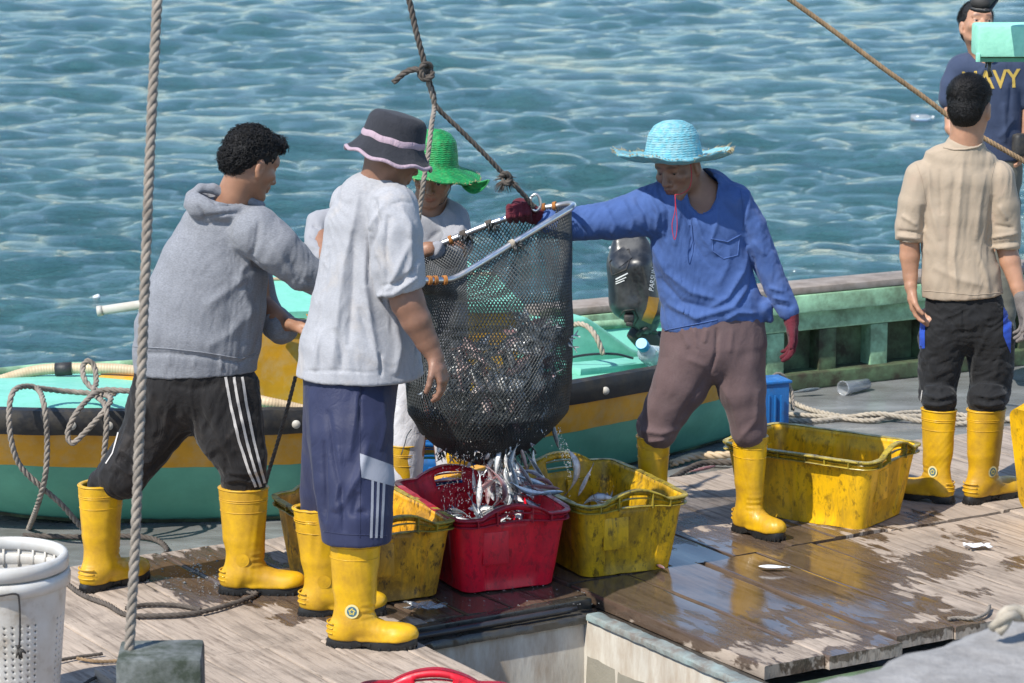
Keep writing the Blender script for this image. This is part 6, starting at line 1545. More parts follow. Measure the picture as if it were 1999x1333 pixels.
# ---- 3: man in the green straw hat, behind the net
P = Person(11.25, (850, 1000), 'man behind the net in a bright green straw hat and grey long sleeved shirt')
BS = SDF(.0042); hf = head_frame((-.12, -.92, -.30), .10); hc = P.w(846, 341)
head(BS, hc, hf, .95)
BS.cone(hc+hf.T@np.array([0, -.03, -.04]), P.w(835, 415, .06), .058, .066, k=.03)
P.chain(BS, [(835, 420, .06, 50, 40), (835, 500, .06, 68, 45), (835, 620, .06, 70, 45), (835, 700, .06, 70, 45)])
P.chain(BS, [(895, 440, .04, 24, 24), (890, 490, -.2, 20, 20), (835, 485, -.34, 14, 13)]); hand(BS, P.w(835, 487, -.34), (-.95, -.2, .05), (0, .5, -.8), (.6, .9, .7), s=.95, lat=1)
P.chain(BS, [(760, 430, .06, 24, 24), (618, 440, -.0, 20, 20), (640, 505, -.25, 14, 13)]); hand(BS, P.w(640, 505, -.25), (.6, -.7, -.3), (0, -.4, -.9), (.5, .7, .5), s=.95, lat=-1)
P.chain(BS, [(800, 720, .06, 45, 40), (800, 960, .06, 22, 22)]); P.chain(BS, [(870, 720, .06, 45, 40), (880, 960, .06, 22, 22)])
o, V, F = P.part(BS, 'body', SK1); feat(o, V, None, hc, hf, 1, .15); eyes(P.root, hc, hf, M['eye_w'], M['eye_d'], 1, (0, -.8))
G3 = cloth('grey_jersey', (.30, .30, .32), .15, wr=.25, wscale=9)
S = SDF(.0055)
P.chain(S, [(838, 408, .07, 44, 38), (836, 430, .06, 74, 50), (835, 500, .06, 76, 54), (835, 620, .06, 78, 54), (835, 720, .06, 78, 54)], k=.03)
P.chain(S, [(884, 430, .04, 32, 32), (893, 475, -.10, 30, 28), (875, 500, -.24, 26, 24), (848, 490, -.32, 19, 18)], k=.02)
P.chain(S, [(780, 428, .05, 34, 32), (690, 424, .02, 28, 27), (622, 437, -.02, 24, 25), (613, 478, -.12, 20, 19), (628, 502, -.20, 17, 16)], k=.02)
S.ell(hc+hf.T@np.array([0, .02, -.11]), (.060, .075, .055), hf, .008, 's')
o, V, F = P.part(S, 'long_sleeved_shirt', G3, [([(865, 400), (900, 430), (905, 470)], 8, .006), ([(850, 420), (870, 460), (850, 500)], 6, .007), ([(880, 420), (860, 450), (835, 470)], 6, -.006), ([(905, 440), (880, 470), (840, 480)], 6, .007), ([(610, 440), (625, 446)], 4, -.006), ([(604, 460), (628, 468)], 4, -.006), ([(606, 480), (630, 488)], 4, .005)], [(.0025, 7, 41, (1, 1, .6))])
S = SDF(.006); P.chain(S, [(835, 690, .06, 72, 50), (800, 760, .06, 44, 42), (792, 860, .05, 36, 36), (790, 930, .05, 34, 34)], k=.03); P.chain(S, [(835, 690, .06, 72, 50), (872, 760, .06, 44, 42), (884, 860, .05, 36, 36), (886, 930, .05, 34, 34)], k=.03)
P.part(S, 'trousers', cloth('pale_trousers', (.55, .54, .56), .1, wr=.4), None, [(.0033, 7, 43)])
boot(P.root, tuple(P.w(788, 990, .06)*[1, 1, 0]+[0, 0, -.1]), A_(-80), M['boot'], M['sole'], seed=5); boot(P.root, tuple(P.w(890, 990, .06)*[1, 1, 0]+[0, 0, -.1]), A_(-100), M['boot'], M['sole'], seed=6)
M['straw_g'] = plain('green_straw', (.008, .25, .065), .5, .35, 60, .8, 160, dirt=(.25, .22, .10), dscale=70, damt=.12)
gh = empty('straw_hat', (0, 0, 0)); gh.parent = P.root
hr = head_frame((.18, -.95, .02), .04); top = hc+hr.T@np.array([.0, .004, .174]); hr = hr*np.array([[.90], [1.0], [1.0]])
def wave_g(A, RR, X, Y):
    q = np.clip((RR-.085)/.13, 0, 1); side = np.clip(np.cos(A-math.radians(150)), 0, 1)
    return 0*X, 0*X, -.010*q*q+.008*q*np.sin(2*A+1.0)-.02*q*q*side**2+.003*np.sin(11*A)*q
disc_hat(gh, 'crown', top, hr, [(.0, .0), (.036, -.004), (.068, -.018), (.090, -.045), (.098, -.090), (.101, -.126), (.104, -.138)], M['straw_g'], None, .0024, .0085, nth=128, nprof=170, braid=.0006)
disc_hat(gh, 'brim', top, hr, [(.102, -.136), (.114, -.144), (.140, -.152), (.172, -.158), (.200, -.162)], M['straw_g'], wave_g, .0024, .0085, nth=170, nprof=130, braid=.0006)
# torn hanging flap of the brim: a curled strip
V = []; F = []; nn = 30
for i in range(nn+1):
    t_ = i/nn; px = 952-(952-884)*t_; pyt = 350+6*math.sin(t_*3.2); pyb = 352+24*math.sin(min(1, t_*1.15)*math.pi)**.7+10*t_*(1-t_)
    for j in range(9):
        v_ = j/8; py = pyt+(pyb-pyt)*v_; d = -.10+.02*math.sin(v_*3.1)+.002*math.sin(v_*30)+.05*t_; V.append(tuple(P.w(px+5*math.sin(v_*2.5), py, d)))
for i in range(nn):
    for j in range(8): a = i*9+j; F.append([a, a+1, a+10, a+9])
o = obj('torn_flap', V, F, M['straw_g'], gh); sd = o.modifiers.new('s', 'SOLIDIFY'); sd.thickness = .004
def fringe(parent, c, hr, rad, zf, n, mat, seed, wave, L=.012, arc=(0, 6.283), name='frayed_edge'):
    rr = random.Random(seed); m4 = MB()
    for i in range(n):
        a = rr.uniform(*arc); R_ = rad*rr.uniform(.97, 1.0); A = np.array([a]); dx, dy, dz = wave(A, np.array([R_]), 0, 0)
        p = np.array([R_*math.cos(a), R_*math.sin(a), zf+float(np.ravel(dz)[0])]); d = np.array([math.cos(a)*rr.uniform(.4, 1)+rr.gauss(0, .6)*-math.sin(a), math.sin(a)*rr.uniform(.4, 1)+rr.gauss(0, .6)*math.cos(a), rr.gauss(0, .5)])*L*rr.uniform(.4, 1.2)
        q = [Vector(c+x@hr) for x in (p, p+d*.5, p+d+[0, 0, .002])]; m4.add(*tube_vf(q, [.0016, .0013, .0007], 4))
    m4.done(name, mat, parent)
M['raw_straw'] = plain('raw_straw', (.42, .33, .17), .8, .3, 40, .3, 90)
fringe(gh, top, hr, .200, -.162, 130, M['raw_straw'], 2, wave_g, .010)
m3 = MB(); m3.add(*tube_vf([Vector(hc+hf.T@np.array(q)) for q in ((-.073, .02, .04), (-.072, .03, -.04), (-.05, .05, -.09), (-.0, .06, -.118))], .0018, 6)); m3.done('chin_cord', M['rubber'], P.root)

# ---- 4: man in blue on the right of the net
P = Person(10.98, (1400, 1040), 'man in a blue long sleeved shirt and turquoise straw hat holding the net frame')
B1 = (G(1274, 1040), A_(-125), (-.0, .0), 1.0, .86); B2 = (G(1461, 1040), A_(-48), (-.0, .0), 1.0, .84)
BS = SDF(.0042); hf = head_frame((-.56, -.78, -.26), -.10); hc = P.w(1325, 325, -.02)
head(BS, hc, hf, 1.0)
BS.cone(hc+hf.T@np.array([.0, -.03, -.045]), P.w(1378, 385, .03), .058, .068, k=.035)
P.chain(BS, [(1376, 387, .02, 58, 34), (1368, 430, .0, 74, 42), (1374, 520, 0, 76, 42), (1391, 640, 0, 80, 42)])
P.chain(BS, [(1300, 395, 0, 34, 34), (1200, 425, -.02, 25, 25), (1110, 437, -.06, 19, 18), (1050, 425, -.08, 14, 13)])
P.chain(BS, [(1432, 400, 0, 22, 22), (1464, 442, 0, 18, 18), (1489, 500, 0, 16, 16), (1516, 560, -.01, 14, 14), (1542, 612, -.03, 13, 12)])
leg(BS, P, [(1345, 660, 0, 46, 40), (1305, 780, 0, 34, 34)], B1, (.048, .044)); leg(BS, P, [(1440, 660, 0, 46, 40), (1456, 780, 0, 34, 34)], B2, (.048, .044))
o, V, F = P.part(BS, 'body', SK2); feat(o, V, None, hc, hf, 1, .6); eyes(P.root, hc, hf, M['eye_w'], M['eye_d'], 1, (0, -2.6), .0712)
m_gl = cloth('dark_red_knit', (.115, .018, .028), .3, rough=1, wr=.3, wscale=60, weave=.6, stain=(.05, .02, .02))
S = SDF(.004); hand(S, P.w(1545, 622, -.03), (.08, -.15, -1), (-.55, -.1, -.3), (.28, .35, .35), .05, thumb=(.75, .1), s=1.02, lat=-1, rf=.0100, tcurl=.1); S.cone(P.w(1543, 604, -.03), P.w(1545, 630, -.03), (.030, .026), (.028, .022), k=.01)
P.part(S, 'glove', m_gl, None, [(.0012, 60, 3)])
S = SDF(.004); q0 = P.w(1060, 424, -.09)
S.cone(P.w(1075, 428, -.085), P.w(1040, 420, -.09), .030, .030, k=.01); S.cone(P.w(1040, 418, -.09), P.w(1015, 404, -.09), (.032, .034), (.034, .038), k=.015)
for i in range(4):
    x = 1034-12.5*i; z_ = 400+2.2*i; r = .0125
    a = P.w(x, z_-1, -.075); b_ = P.w(x-2, z_-2, -.14); c_ = P.w(x-3, z_+16, -.160); d_ = P.w(x-1, z_+30-2*i, -.125)
    S.cone(a, b_, r, r, k=.006); S.cone(b_, c_, r, r*.97, k=.004); S.cone(c_, d_, r*.97, r*.85, k=.004)
S.cone(P.w(1036, 424, -.10), P.w(1046, 408, -.13), .014, .012, k=.008)
P.part(S, 'glove', m_gl, None, [(.0012, 60, 5)])
BL = cloth('faded_blue_jersey', (.050, .098, .262), .12, stain=(.10, .14, .28), wr=.25, wscale=8, c2=(.066, .122, .31))
S = SDF(.0055)
P.chain(S, [(1370, 362, .03, 60, 34), (1368, 388, .02, 86, 44), (1362, 440, .0, 92, 52), (1366, 500, .0, 93, 54), (1378, 560, .0, 94, 56), (1391, 610, .0, 100, 58), (1393, 670, .0, 103, 60)], k=.025)
P.chain(S, [(1310, 400, .0, 52, 46), (1255, 415, -.01, 46, 42), (1190, 430, -.03, 37, 36), (1110, 437, -.06, 32, 31), (1072, 430, -.08, 27, 26)], k=.035)
P.chain(S, [(1432, 394, .0, 36, 38), (1464, 440, .0, 30, 32), (1489, 500, .0, 26, 28)], k=.02); P.chain(S, [(1489, 500, .0, 26, 28), (1516, 560, -.01, 23, 23), (1539, 606, -.03, 20, 19)], k=.008)
P.chain(S, [(1490, 600, 0, 18, 30), (1502, 622, 0, 7, 20)], k=.02)
S.cut(P.w(1350, 643, 0), (-.02, 0, -1)); S.cone(P.w(1392, 640, 0), P.w(1394, 720, 0), (.178, .102), (.182, .106), k=.004, op='s'); S.cone(P.w(1415, 668, 0), P.w(1475, 662, 0), .078, .076, k=.01, op='s'); S.cone(P.w(1415, 662, -.12), P.w(1470, 658, -.12), .062, .058, k=.01, op='s')
S.ell(P.w(1372, 372, -.085), (.062, .10, .090), None, .006, 's'); S.cone(hc+hf.T@np.array([.0, -.03, -.03]), P.w(1378, 368, .02), .052, .064, k=.004, op='s')
UF = [([(1240, 385), (1262, 420), (1265, 450)], 6, -.008), ([(1262, 372), (1285, 415), (1280, 455)], 6, .010), ([(1285, 368), (1305, 410), (1300, 470)], 5, -.009), ([(1310, 372), (1325, 420), (1318, 480)], 6, .009), ([(1330, 385), (1345, 440), (1350, 500)], 6, -.009), ([(1355, 420), (1372, 465), (1400, 500)], 6, .009), ([(1345, 410), (1352, 470), (1385, 520)], 5, -.007), ([(1270, 470), (1300, 530), (1350, 570), (1410, 585)], 9, .010), ([(1285, 540), (1330, 590), (1400, 605)], 8, -.008), ([(1300, 590), (1360, 620), (1430, 600), (1462, 560)], 9, .012), ([(1460, 480), (1450, 530), (1420, 580), (1380, 605)], 8, .011), ([(1470, 500), (1468, 560), (1440, 600)], 7, -.010), ([(1400, 400), (1398, 440), (1385, 480)], 5, .006), ([(1450, 390), (1452, 440), (1462, 480)], 7, -.009), ([(1460, 360), (1462, 400), (1450, 450)], 6, .006), ([(1470, 470), (1495, 500)], 7, .007), ([(1500, 560), (1530, 570)], 5, .007), ([(1508, 580), (1540, 588)], 4, .007), ([(1512, 594), (1546, 600)], 4, -.006), ([(1180, 400), (1200, 440), (1195, 460)], 7, .006), ([(1130, 410), (1140, 460)], 7, -.005), ([(1215, 390), (1235, 430), (1232, 455)], 6, .007), ([(1400, 560), (1420, 520), (1425, 480)], 8, .005), ([(1415, 625), (1440, 610), (1480, 612)], 6, .010)]
o, V, F = P.part(S, 'long_sleeved_shirt', BL, UF, [(.0028, 6, 51, (1, 1, .6)), (.002, 15, 52, (1, 1, .6))]); SF = Surf(V, F)
fabric_hem(P, BL, SF, [(1390, 462), (1391, 490), (1412, 505), (1440, 498), (1444, 460)], .002, 'pocket'); fabric_hem(P, BL, SF, [(1388, 466), (1420, 472), (1446, 458)], .0032, 'pocket')
fabric_hem(P, BL, SF, [(1352, 398), (1362, 411), (1376, 417), (1390, 409), (1400, 388), (1403, 362)], .0030, 'collar'); fabric_hem(P, BL, SF, [(1446, 372), (1452, 410), (1450, 450)], .0016); fabric_hem(P, BL, SF, [(1296, 645), (1350, 634), (1400, 624)], .002)
S = SDF(.0055); MP = cloth('mauve_brown_fleece', (.125, .082, .082), .2, wr=.25, wscale=8, stain=(.17, .125, .12))
leg(S, P, [(1394, 612, 0, 92, 52), (1392, 670, 0, 100, 60), (1350, 700, 0, 62, 58), (1328, 750, -.01, 55, 52), (1303, 795, -.01, 45, 44), (1284, 838, -.01, 38, 38)], B1, (.052, .050), bulge=(.060, .058))
leg(S, P, [(1394, 612, 0, 92, 52), (1395, 670, 0, 100, 60), (1438, 700, 0, 56, 56), (1448, 760, -.01, 47, 50), (1457, 800, -.01, 38, 42), (1461, 840, -.01, 34, 36)], B2, (.050, .048), bulge=(.057, .056))
PF = [([(1400, 640), (1398, 690), (1385, 730)], 4, -.010), ([(1330, 640), (1345, 680)], 6, .006), ([(1355, 640), (1362, 680)], 5, .005), ([(1250, 840), (1290, 846), (1330, 836)], 8, .009), ([(1260, 862), (1300, 858)], 5, .007), ([(1385, 725), (1350, 780), (1310, 850)], 9, -.007), ([(1300, 700), (1292, 760), (1262, 820)], 14, .006), ([(1395, 730), (1430, 790), (1445, 850)], 8, .006), ([(1480, 760), (1475, 820), (1440, 862)], 7, .006), ([(1380, 640), (1375, 670)], 5, .005), ([(1430, 640), (1425, 690)], 6, .004), ([(1340, 700), (1380, 715)], 8, .004)]
P.part(S, 'trousers', MP, PF, [(.0025, 6, 61, (1, 1, .6))])
putboot(P, B1, seed=7)
putboot(P, B2, seed=8)
M['straw_b'] = plain('turquoise_straw', (.12, .39, .47), .7, .25, 60, .8, 160, dirt=(.42, .46, .42), dscale=50, damt=.35)
bhh = empty('straw_hat', (0, 0, 0)); bhh.parent = P.root
hr = head_frame((-.30, -.94, .03), -.03); top = hc+hr.T@np.array([.005, .010, .172])+np.array([-.012, 0, 0])
def wave_b(A, RR, X, Y):
    q = np.clip((RR-.09)/.14, 0, 1); return 0*X, 0*X, .036*q**1.5*(.55+.75*np.abs(np.cos(A-.30))**1.6)+.006*np.sin(5*A+1)*q+.016*q*q*np.clip(np.sin(A-.3), 0, 1)+.002*np.sin(17*A)*q
disc_hat(bhh, 'crown', top, hr, [(.0, .0), (.038, -.004), (.070, -.020), (.090, -.050), (.100, -.095), (.107, -.128), (.112, -.138)], M['straw_b'], None, .0028, .0092, nth=128, nprof=180, braid=.0007)
disc_hat(bhh, 'brim', top, hr, [(.110, -.136), (.122, -.145), (.150, -.152), (.185, -.155), (.222, -.155)], M['straw_b'], wave_b, .0028, .0092, nth=190, nprof=150, braid=.0007)
fringe(bhh, top, hr, .222, -.152, 240, M['raw_straw'], 4, wave_b, .012); fringe(bhh, top, hr, .222, -.152, 14, M['raw_straw'], 6, wave_b, .022, (2.6, 3.2)); fringe(bhh, top, hr, .222, -.152, 14, M['raw_straw'], 8, wave_b, .024, (-.5, .1))
M['redcord'] = plain('red_cord', (.45, .02, .04), .7, .1, 20, 0)
m3 = MB(); m3.add(*tube_vf(resample([P.w(1348, 318, -.10), P.w(1350, 345, -.115), P.w(1345, 368, -.12), P.w(1330, 378, -.14), P.w(1318, 380, -.16)], .01), .0016, 6)); m3.add(*tube_vf(resample([P.w(1318, 380, -.16), P.w(1318, 410, -.165), P.w(1312, 440, -.165), P.w(1317, 468, -.165), P.w(1322, 440, -.165), P.w(1318, 385, -.165)], .01), .0016, 6)); m3.done('chin_cord', M['redcord'], P.root)

# ---- 5: man in beige, back to the camera
P = Person(11.56, (1870, 975), 'man seen from behind in a beige shirt with rolled sleeves and black trousers')
B1 = (G(1828, 978), A_(150), (0, 0), .98, .82); B2 = (G(1916, 978), A_(35), (.012, 0), .98, .97)
BS = SDF(.0042); hf = head_frame((.42, .88, -.10), .0); hc = P.w(1893, 212)
head(BS, hc, hf, 1.02)
BS.cone(hc+hf.T@np.array([0, -.02, -.03]), P.w(1884, 300), .060, .070, k=.035)
P.chain(BS, [(1882, 308, 0, 48, 28), (1872, 350, 0, 58, 32), (1868, 450, 0, 52, 34), (1878, 560, 0, 56, 34)])
P.chain(BS, [(1796, 352, 0, 21, 21), (1776, 460, .0, 20, 19), (1776, 500, 0, 19.5, 18), (1777, 540, -.01, 14, 13), (1778, 560, -.02, 12, 11)])
hand(BS, P.w(1778, 562, -.02), (.15, -.05, -1), (.9, -.2, 0), (.30, .35, .3), .04, thumb=(.5, .2), s=.95, lat=1)
P.chain(BS, [(1946, 360, 0, 20, 20), (1961, 470, 0, 20, 20), (1972, 510, -.02, 20, 18), (1987, 560, -.05, 14.5, 13), (1996, 590, -.07, 13, 12)])
leg(BS, P, [(1840, 620, 0, 38, 38), (1832, 740, 0, 28, 28)], B1, (.046, .042)); leg(BS, P, [(1920, 620, 0, 38, 38), (1930, 740, 0, 28, 28)], B2, (.046, .042))
o, V, F = P.part(BS, 'body', SK3); feat(o, V, None, hc, hf, 1.02, .1); eyes(P.root, hc, hf, M['eye_w'], M['eye_d'], 1.02)
gk = cloth('grey_knit_glove', (.17, .15, .14), .3, rough=1, wr=.3, wscale=50, weave=.6)
S = SDF(.004); hand(S, P.w(1996, 590, -.07), (.15, -.1, -1), (-.8, -.2, 0), (.3, .4, .35), .04, thumb=(.5, .2), s=1.0, lat=-1, rf=.0098); S.cone(P.w(1993, 580, -.07), P.w(1997, 600, -.07), .028, .027); P.part(S, 'glove', gk)
BG = cloth('beige_jersey', (.385, .305, .225), .06, stain=(.42, .30, .22), wr=.22, wscale=9)
S = SDF(.0055)
P.chain(S, [(1800, 345, 0, 32, 32), (1785, 395, 0, 30, 32), (1776, 440, 0, 28, 28), (1774, 500, 0, 26, 26)], k=.03); P.chain(S, [(1946, 348, 0, 34, 34), (1956, 400, 0, 32, 34), (1960, 450, 0, 31, 30), (1961, 510, -.01, 30, 29)], k=.03)
S.cut(P.w(1860, 476, 0), (-.07, 0, -1)); S.cone(P.w(1775, 465, 0), P.w(1775, 510), .046, .048, k=.004, op='s'); S.cone(P.w(1962, 475, 0), P.w(1964, 520), .052, .055, k=.004, op='s')
P.chain(S, [(1884, 292, .0, 40, 36), (1876, 316, 0, 72, 38), (1872, 350, 0, 80, 46), (1868, 420, 0, 72, 48), (1866, 480, 0, 68, 48), (1875, 540, 0, 77, 51), (1884, 640, 0, 85, 56)], k=.03)
S.cone(hc+hf.T@np.array([0, -.02, -.06]), P.w(1886, 286), .05, .058, k=.006, op='s')
S.cut(P.w(1882, 577, 0), (.06, 0, -1)); S.cone(P.w(1882, 574, 0), P.w(1884, 640, 0), (.148, .092), (.150, .094), k=.004, op='s')
EF = [([(1812, 320), (1818, 400), (1835, 470)], 7, .007), ([(1835, 330), (1838, 420)], 6, -.006), ([(1880, 310), (1872, 400), (1862, 500), (1868, 578)], 6, .008), ([(1865, 330), (1855, 430), (1850, 520), (1860, 575)], 7, -.006), ([(1900, 330), (1890, 420), (1882, 520)], 7, -.003), ([(1925, 330), (1912, 400), (1905, 470)], 7, .006), ([(1800, 400), (1806, 450)], 6, -.006), ([(1938, 380), (1932, 440), (1928, 480)], 6, -.008), ([(1750, 460), (1798, 466)], 4, .007), ([(1750, 469), (1800, 475)], 2.5, -.006), ([(1750, 450), (1798, 455)], 3, -.006), ([(1930, 465), (1988, 455)], 4, .008), ([(1932, 478), (1990, 470)], 3, -.006), ([(1932, 486), (1990, 480)], 3, .006), ([(1940, 440), (1980, 445)], 4, -.006), ([(1760, 420), (1790, 440)], 5, .006), ([(1820, 520), (1870, 545), (1930, 560)], 10, .005), ([(1905, 480), (1925, 540), (1930, 575)], 8, .007), ([(1950, 400), (1965, 430)], 6, .006), ([(1808, 300), (1860, 290)], 5, .003)]
o, V, F = P.part(S, 'shirt', BG, EF, [(.0025, 6, 71, (1, 1, .45)), (.0018, 15, 72, (1, 1, .5))]); SF = Surf(V, F)
fabric_hem(P, BG, SF, [(1842, 288), (1862, 292), (1885, 291), (1908, 287), (1918, 280)], .0045, 'collar'); fabric_hem(P, BG, SF, [(1802, 567), (1850, 571), (1900, 576), (1960, 570)], .0014); fabric_hem(P, BG, SF, [(1788, 318), (1800, 350), (1808, 400)], .0012); fabric_hem(P, BG, SF, [(1942, 318), (1935, 350), (1935, 400)], .0012)
S = SDF(.0055); BK = cloth('black_polyester', (.012, .012, .013), 0, rough=.8, wr=.5, wscale=9, weave=.1)
leg(S, P, [(1880, 555, 0, 60, 36), (1880, 620, 0, 77, 48), (1842, 660, 0, 48, 46), (1834, 720, 0, 40, 42), (1829, 765, 0, 35, 36)], B1, (.052, .048), bulge=(.062, .060))
leg(S, P, [(1880, 555, 0, 60, 36), (1884, 620, 0, 79, 48), (1932, 660, 0, 49, 46), (1935, 720, 0, 42, 42), (1932, 765, 0, 39, 38)], B2, (.066, .056), bulge=(.075, .068))
KF = [([(1800, 770), (1830, 778), (1862, 770)], 5, .010), ([(1798, 786), (1830, 792), (1860, 786)], 4, .009), ([(1805, 755), (1840, 760)], 5, .008), ([(1900, 770), (1935, 776), (1968, 768)], 5, .010), ([(1898, 786), (1930, 792), (1966, 786)], 4, .009), ([(1905, 752), (1960, 756)], 5, .008), ([(1825, 640), (1850, 700), (1862, 740)], 8, .007), ([(1850, 620), (1880, 655)], 7, -.006), ([(1930, 640), (1905, 700), (1900, 740)], 8, .007), ([(1955, 680), (1940, 740)], 7, .007), ([(1810, 680), (1825, 740)], 7, .006), ([(1880, 600), (1882, 650)], 4, -.007)]
o, V, F = P.part(S, 'trousers', BK, KF, [(.0028, 8, 73), (.003, 16, 74, (1, 1, 2))]); SF = Surf(V, F)
BLU = cloth('blue_side_panel', (.02, .07, .42), 0, rough=.6, wr=.3)
stripe(P, BLU, SF, [(1808, 585), (1803, 620), (1801, 650), (1801, 680)], 5, 'side_panel'); patch(P, BLU, SF, ((1958, 600), (1975, 612), (1972, 690), (1958, 655)), 'side_panel')
stripe(P, WS, SF, [(1801, 762), (1799, 778), (1797, 796)], 1.0, 'piping')
putboot(P, B1, emblem=(1, -1), m_e=EMB, seed=9)
putboot(P, B2, emblem=(1, -1), m_e=EMB, seed=10)
S = SDF(.004); S.ell(hc+hf.T@np.array([0, -.018, .052]), (.082, .099, .083), hf); S.ell(hc+hf.T@np.array([0, -.055, .0]), (.068, .062, .075), hf, .02)
S.ell(hc+hf.T@np.array([0, .12, -.03]), (.11, .09, .085), hf, .01, 's')
for q in (-1, 1): S.ell(hc+hf.T@np.array([q*.088, .01, -.035]), (.034, .040, .05), hf, .008, 's')
P.part(S, 'hair', M['hair'], None, [(.0015, 60, 3)])
short_hair(P.root, hc, hf, 4200, M['hair2'], (.083, .100, .084), (0, -.018, .052), lambda d: not (d[1] > .3 and d[2] < .5) and d[2] > (-.75 if d[1] < -.3 else -.1 if abs(d[0]) < .85 else .05), .015, 5, (-.02, -.10, .075), s=1.0)
short_hair(P.root, hc, hf, 1400, M['hair2'], (.069, .063, .076), (0, -.055, .0), lambda d: d[1] < -.1 and abs(d[2]) < .85, .009, 6, (-.02, -.10, .075))

# ---- 6: man in the navy T-shirt at the back
P = Person(14.25, (1930, 745), 'man in a navy T-shirt with yellow lettering behind the mint green beam'); P.root.location.z = -.1+.1
BS = SDF(.0045); hf = head_frame((.16, -.88, .40), .07); hc = P.w(1908, 53)
head(BS, hc, hf, 1.0)
BS.cone(hc+hf.T@np.array([0, -.02, -.05]), P.w(1925, 125, .04), .056, .066, k=.03)
P.chain(BS, [(1928, 130, .03, 48, 32), (1930, 200, .03, 56, 34), (1935, 300, .03, 52, 34)])
P.chain(BS, [(1876, 135, .03, 15, 15), (1856, 200, .03, 14, 14), (1858, 250, -.04, 13, 13), (1880, 280, -.12, 10, 10)]); P.chain(BS, [(1984, 135, .03, 15, 15), (2004, 200, .03, 14, 14), (2004, 270, -.0, 12, 12)])
hand(BS, P.w(1882, 282, -.12), (.8, -.2, -.4), (0, -.6, -.6), (.3, .4, .3), lat=1); hand(BS, P.w(2004, 272, 0), (-.2, -.3, -1), (-.8, 0, 0), (.3, .4, .3), lat=-1)
P.chain(BS, [(1915, 320, .03, 36, 34), (1915, 640, .03, 18, 18)]); P.chain(BS, [(1955, 320, .03, 36, 34), (1955, 640, .03, 18, 18)])
o, V, F = P.part(BS, 'body', SK3); feat(o, V, None, hc, hf, 1, .2); eyes(P.root, hc, hf, M['eye_w'], M['eye_d'], 1)
S = SDF(.006); NV = cloth('navy_cotton', (.034, .048, .090), .05, wr=.3, wscale=9, c2=(.046, .062, .11))
P.chain(S, [(1926, 108, .04, 34, 28), (1928, 130, .03, 66, 36), (1930, 170, .03, 66, 42), (1932, 230, .03, 60, 44), (1934, 270, .03, 62, 44), (1936, 325, .03, 62, 44)], k=.03)
P.chain(S, [(1876, 135, .03, 27, 27), (1862, 165, .03, 25, 25), (1856, 192, .03, 23, 23)], k=.03); P.chain(S, [(1982, 135, .03, 27, 27), (1998, 165, .03, 25, 25), (2006, 195, .03, 23, 23)], k=.03)
S.cut(P.w(1935, 312, 0), (0, 0, -1)); S.cone(hc+hf.T@np.array([0, .0, -.09]), P.w(1926, 110, .0), .05, .060, k=.006, op='s')
o, V, F = P.part(S, 't_shirt', NV, [([(1870, 150), (1872, 190)], 5, -.008), ([(1885, 170), (1910, 150), (1925, 130)], 5, .008), ([(1900, 200), (1930, 160)], 5, .007), ([(1960, 200), (1962, 280)], 6, .007), ([(1975, 160), (1970, 230)], 6, -.007), ([(1980, 230), (1950, 270)], 6, .007)], [(.0028, 6, 81, (1, 1, .5))]); SF = Surf(V, F)
M['yprint'] = plain('yellow_print', (.50, .34, .07), .8, .1, 30, .1, 90)
stick_text(SF, 'NAVY', 1934, 157, 36, -.05, M['yprint'], 'lettering', P.root, 0, .003, .02, .86)
S = SDF(.006); P.chain(S, [(1936, 300, .03, 58, 40), (1936, 340, .03, 58, 42), (1912, 400, .03, 32, 32), (1914, 640, .03, 24, 24)], k=.03); P.chain(S, [(1936, 340, .03, 58, 42), (1960, 400, .03, 32, 32), (1958, 640, .03, 24, 24)], k=.03)
P.part(S, 'trousers', cloth('khaki_drab', (.13, .125, .10), .1, wr=.4), None, [(.0025, 7, 82)])
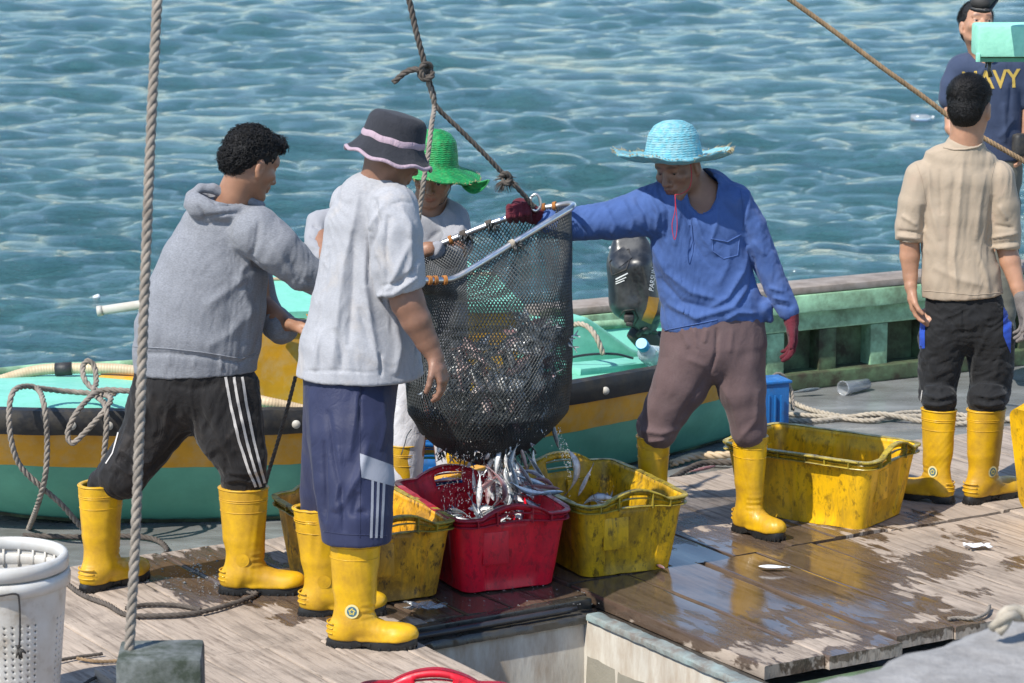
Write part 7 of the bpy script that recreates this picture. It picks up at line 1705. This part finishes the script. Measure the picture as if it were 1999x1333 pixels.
m3 = MB(); m3.add(*box_vf(tuple(P.w(1996, 305, -.12)), .10, .06, .11, .3, .02)); m3.done('waist_pouch', M['rubber'], P.root)
for px in (1914, 1958):
    S = SDF(.006); f0 = P.w(px, 655, .03); S.cone(f0+[0, .02, -.02], f0+[0, -.14, -.045], .042, .036); S.cone(f0+[0, 0, .05], f0+[0, 0, -.03], .04, .045); S.cut(f0-[0, 0, .07], (0, 0, -1)); P.part(S, 'shoe', M['rubber'])
S = SDF(.0045); S.ell(hc+hf.T@np.array([0, -.018, .050]), (.081, .098, .084), hf); S.ell(hc+hf.T@np.array([0, -.055, .0]), (.066, .06, .07), hf, .02); S.ell(hc+hf.T@np.array([0, .125, .0]), (.12, .105, .118), hf, .01, 's')
for q in (-1, 1): S.ell(hc+hf.T@np.array([q*.088, .01, -.035]), (.034, .040, .06), hf, .008, 's')
P.part(S, 'hair', M['hair'], None, [(.002, 50, 3)])
short_hair(P.root, hc, hf, 2200, M['hair'], (.082, .099, .085), (0, -.018, .050), lambda d: not (d[1] > .30 and d[2] < .80) and d[2] > .0, .016, 7, (0, -.08, .08))
# dangling rubber shoe of somebody sitting above the picture
sh = empty('rubber_shoe', at(1920, 22, 10.3), 'dark rubber shoe with ribbed sole dangling above the mint green beam', 'shoe')
S = SDF(.004); q0, q1 = np.array(at(1932, -16, 10.42)), np.array(at(1914, 6, 10.30)); S.cone(q0, q1, (.034, .030), (.036, .024), k=.02); S.cone(q0, q0+[.02, .05, .12], .036, .04, k=.02); S.cut(q1+[0, 0, -.028], (-.05, -.42, -1)); S.cut(q0+[.02, .05, .115], (0, 0, 1)); V, F, N = S.mesh(1); obj('upper', V, F, plain('dark_shoe', (.022, .020, .018), .7, .3, 30, .3, 100), sh)
S = SDF(.004); n_ = unit(np.array([-.05, -.42, -1])); 
S.cone(q0+n_*.026, q1+n_*.024, (.033, .010), (.038, .010), k=.01); V, F, N = S.mesh(1); rv = (V-q0)@unit(q1-q0); V = V+N*(.0014*np.sin(rv*900))[:, None]; obj('sole', V, F, M['sole'], sh)
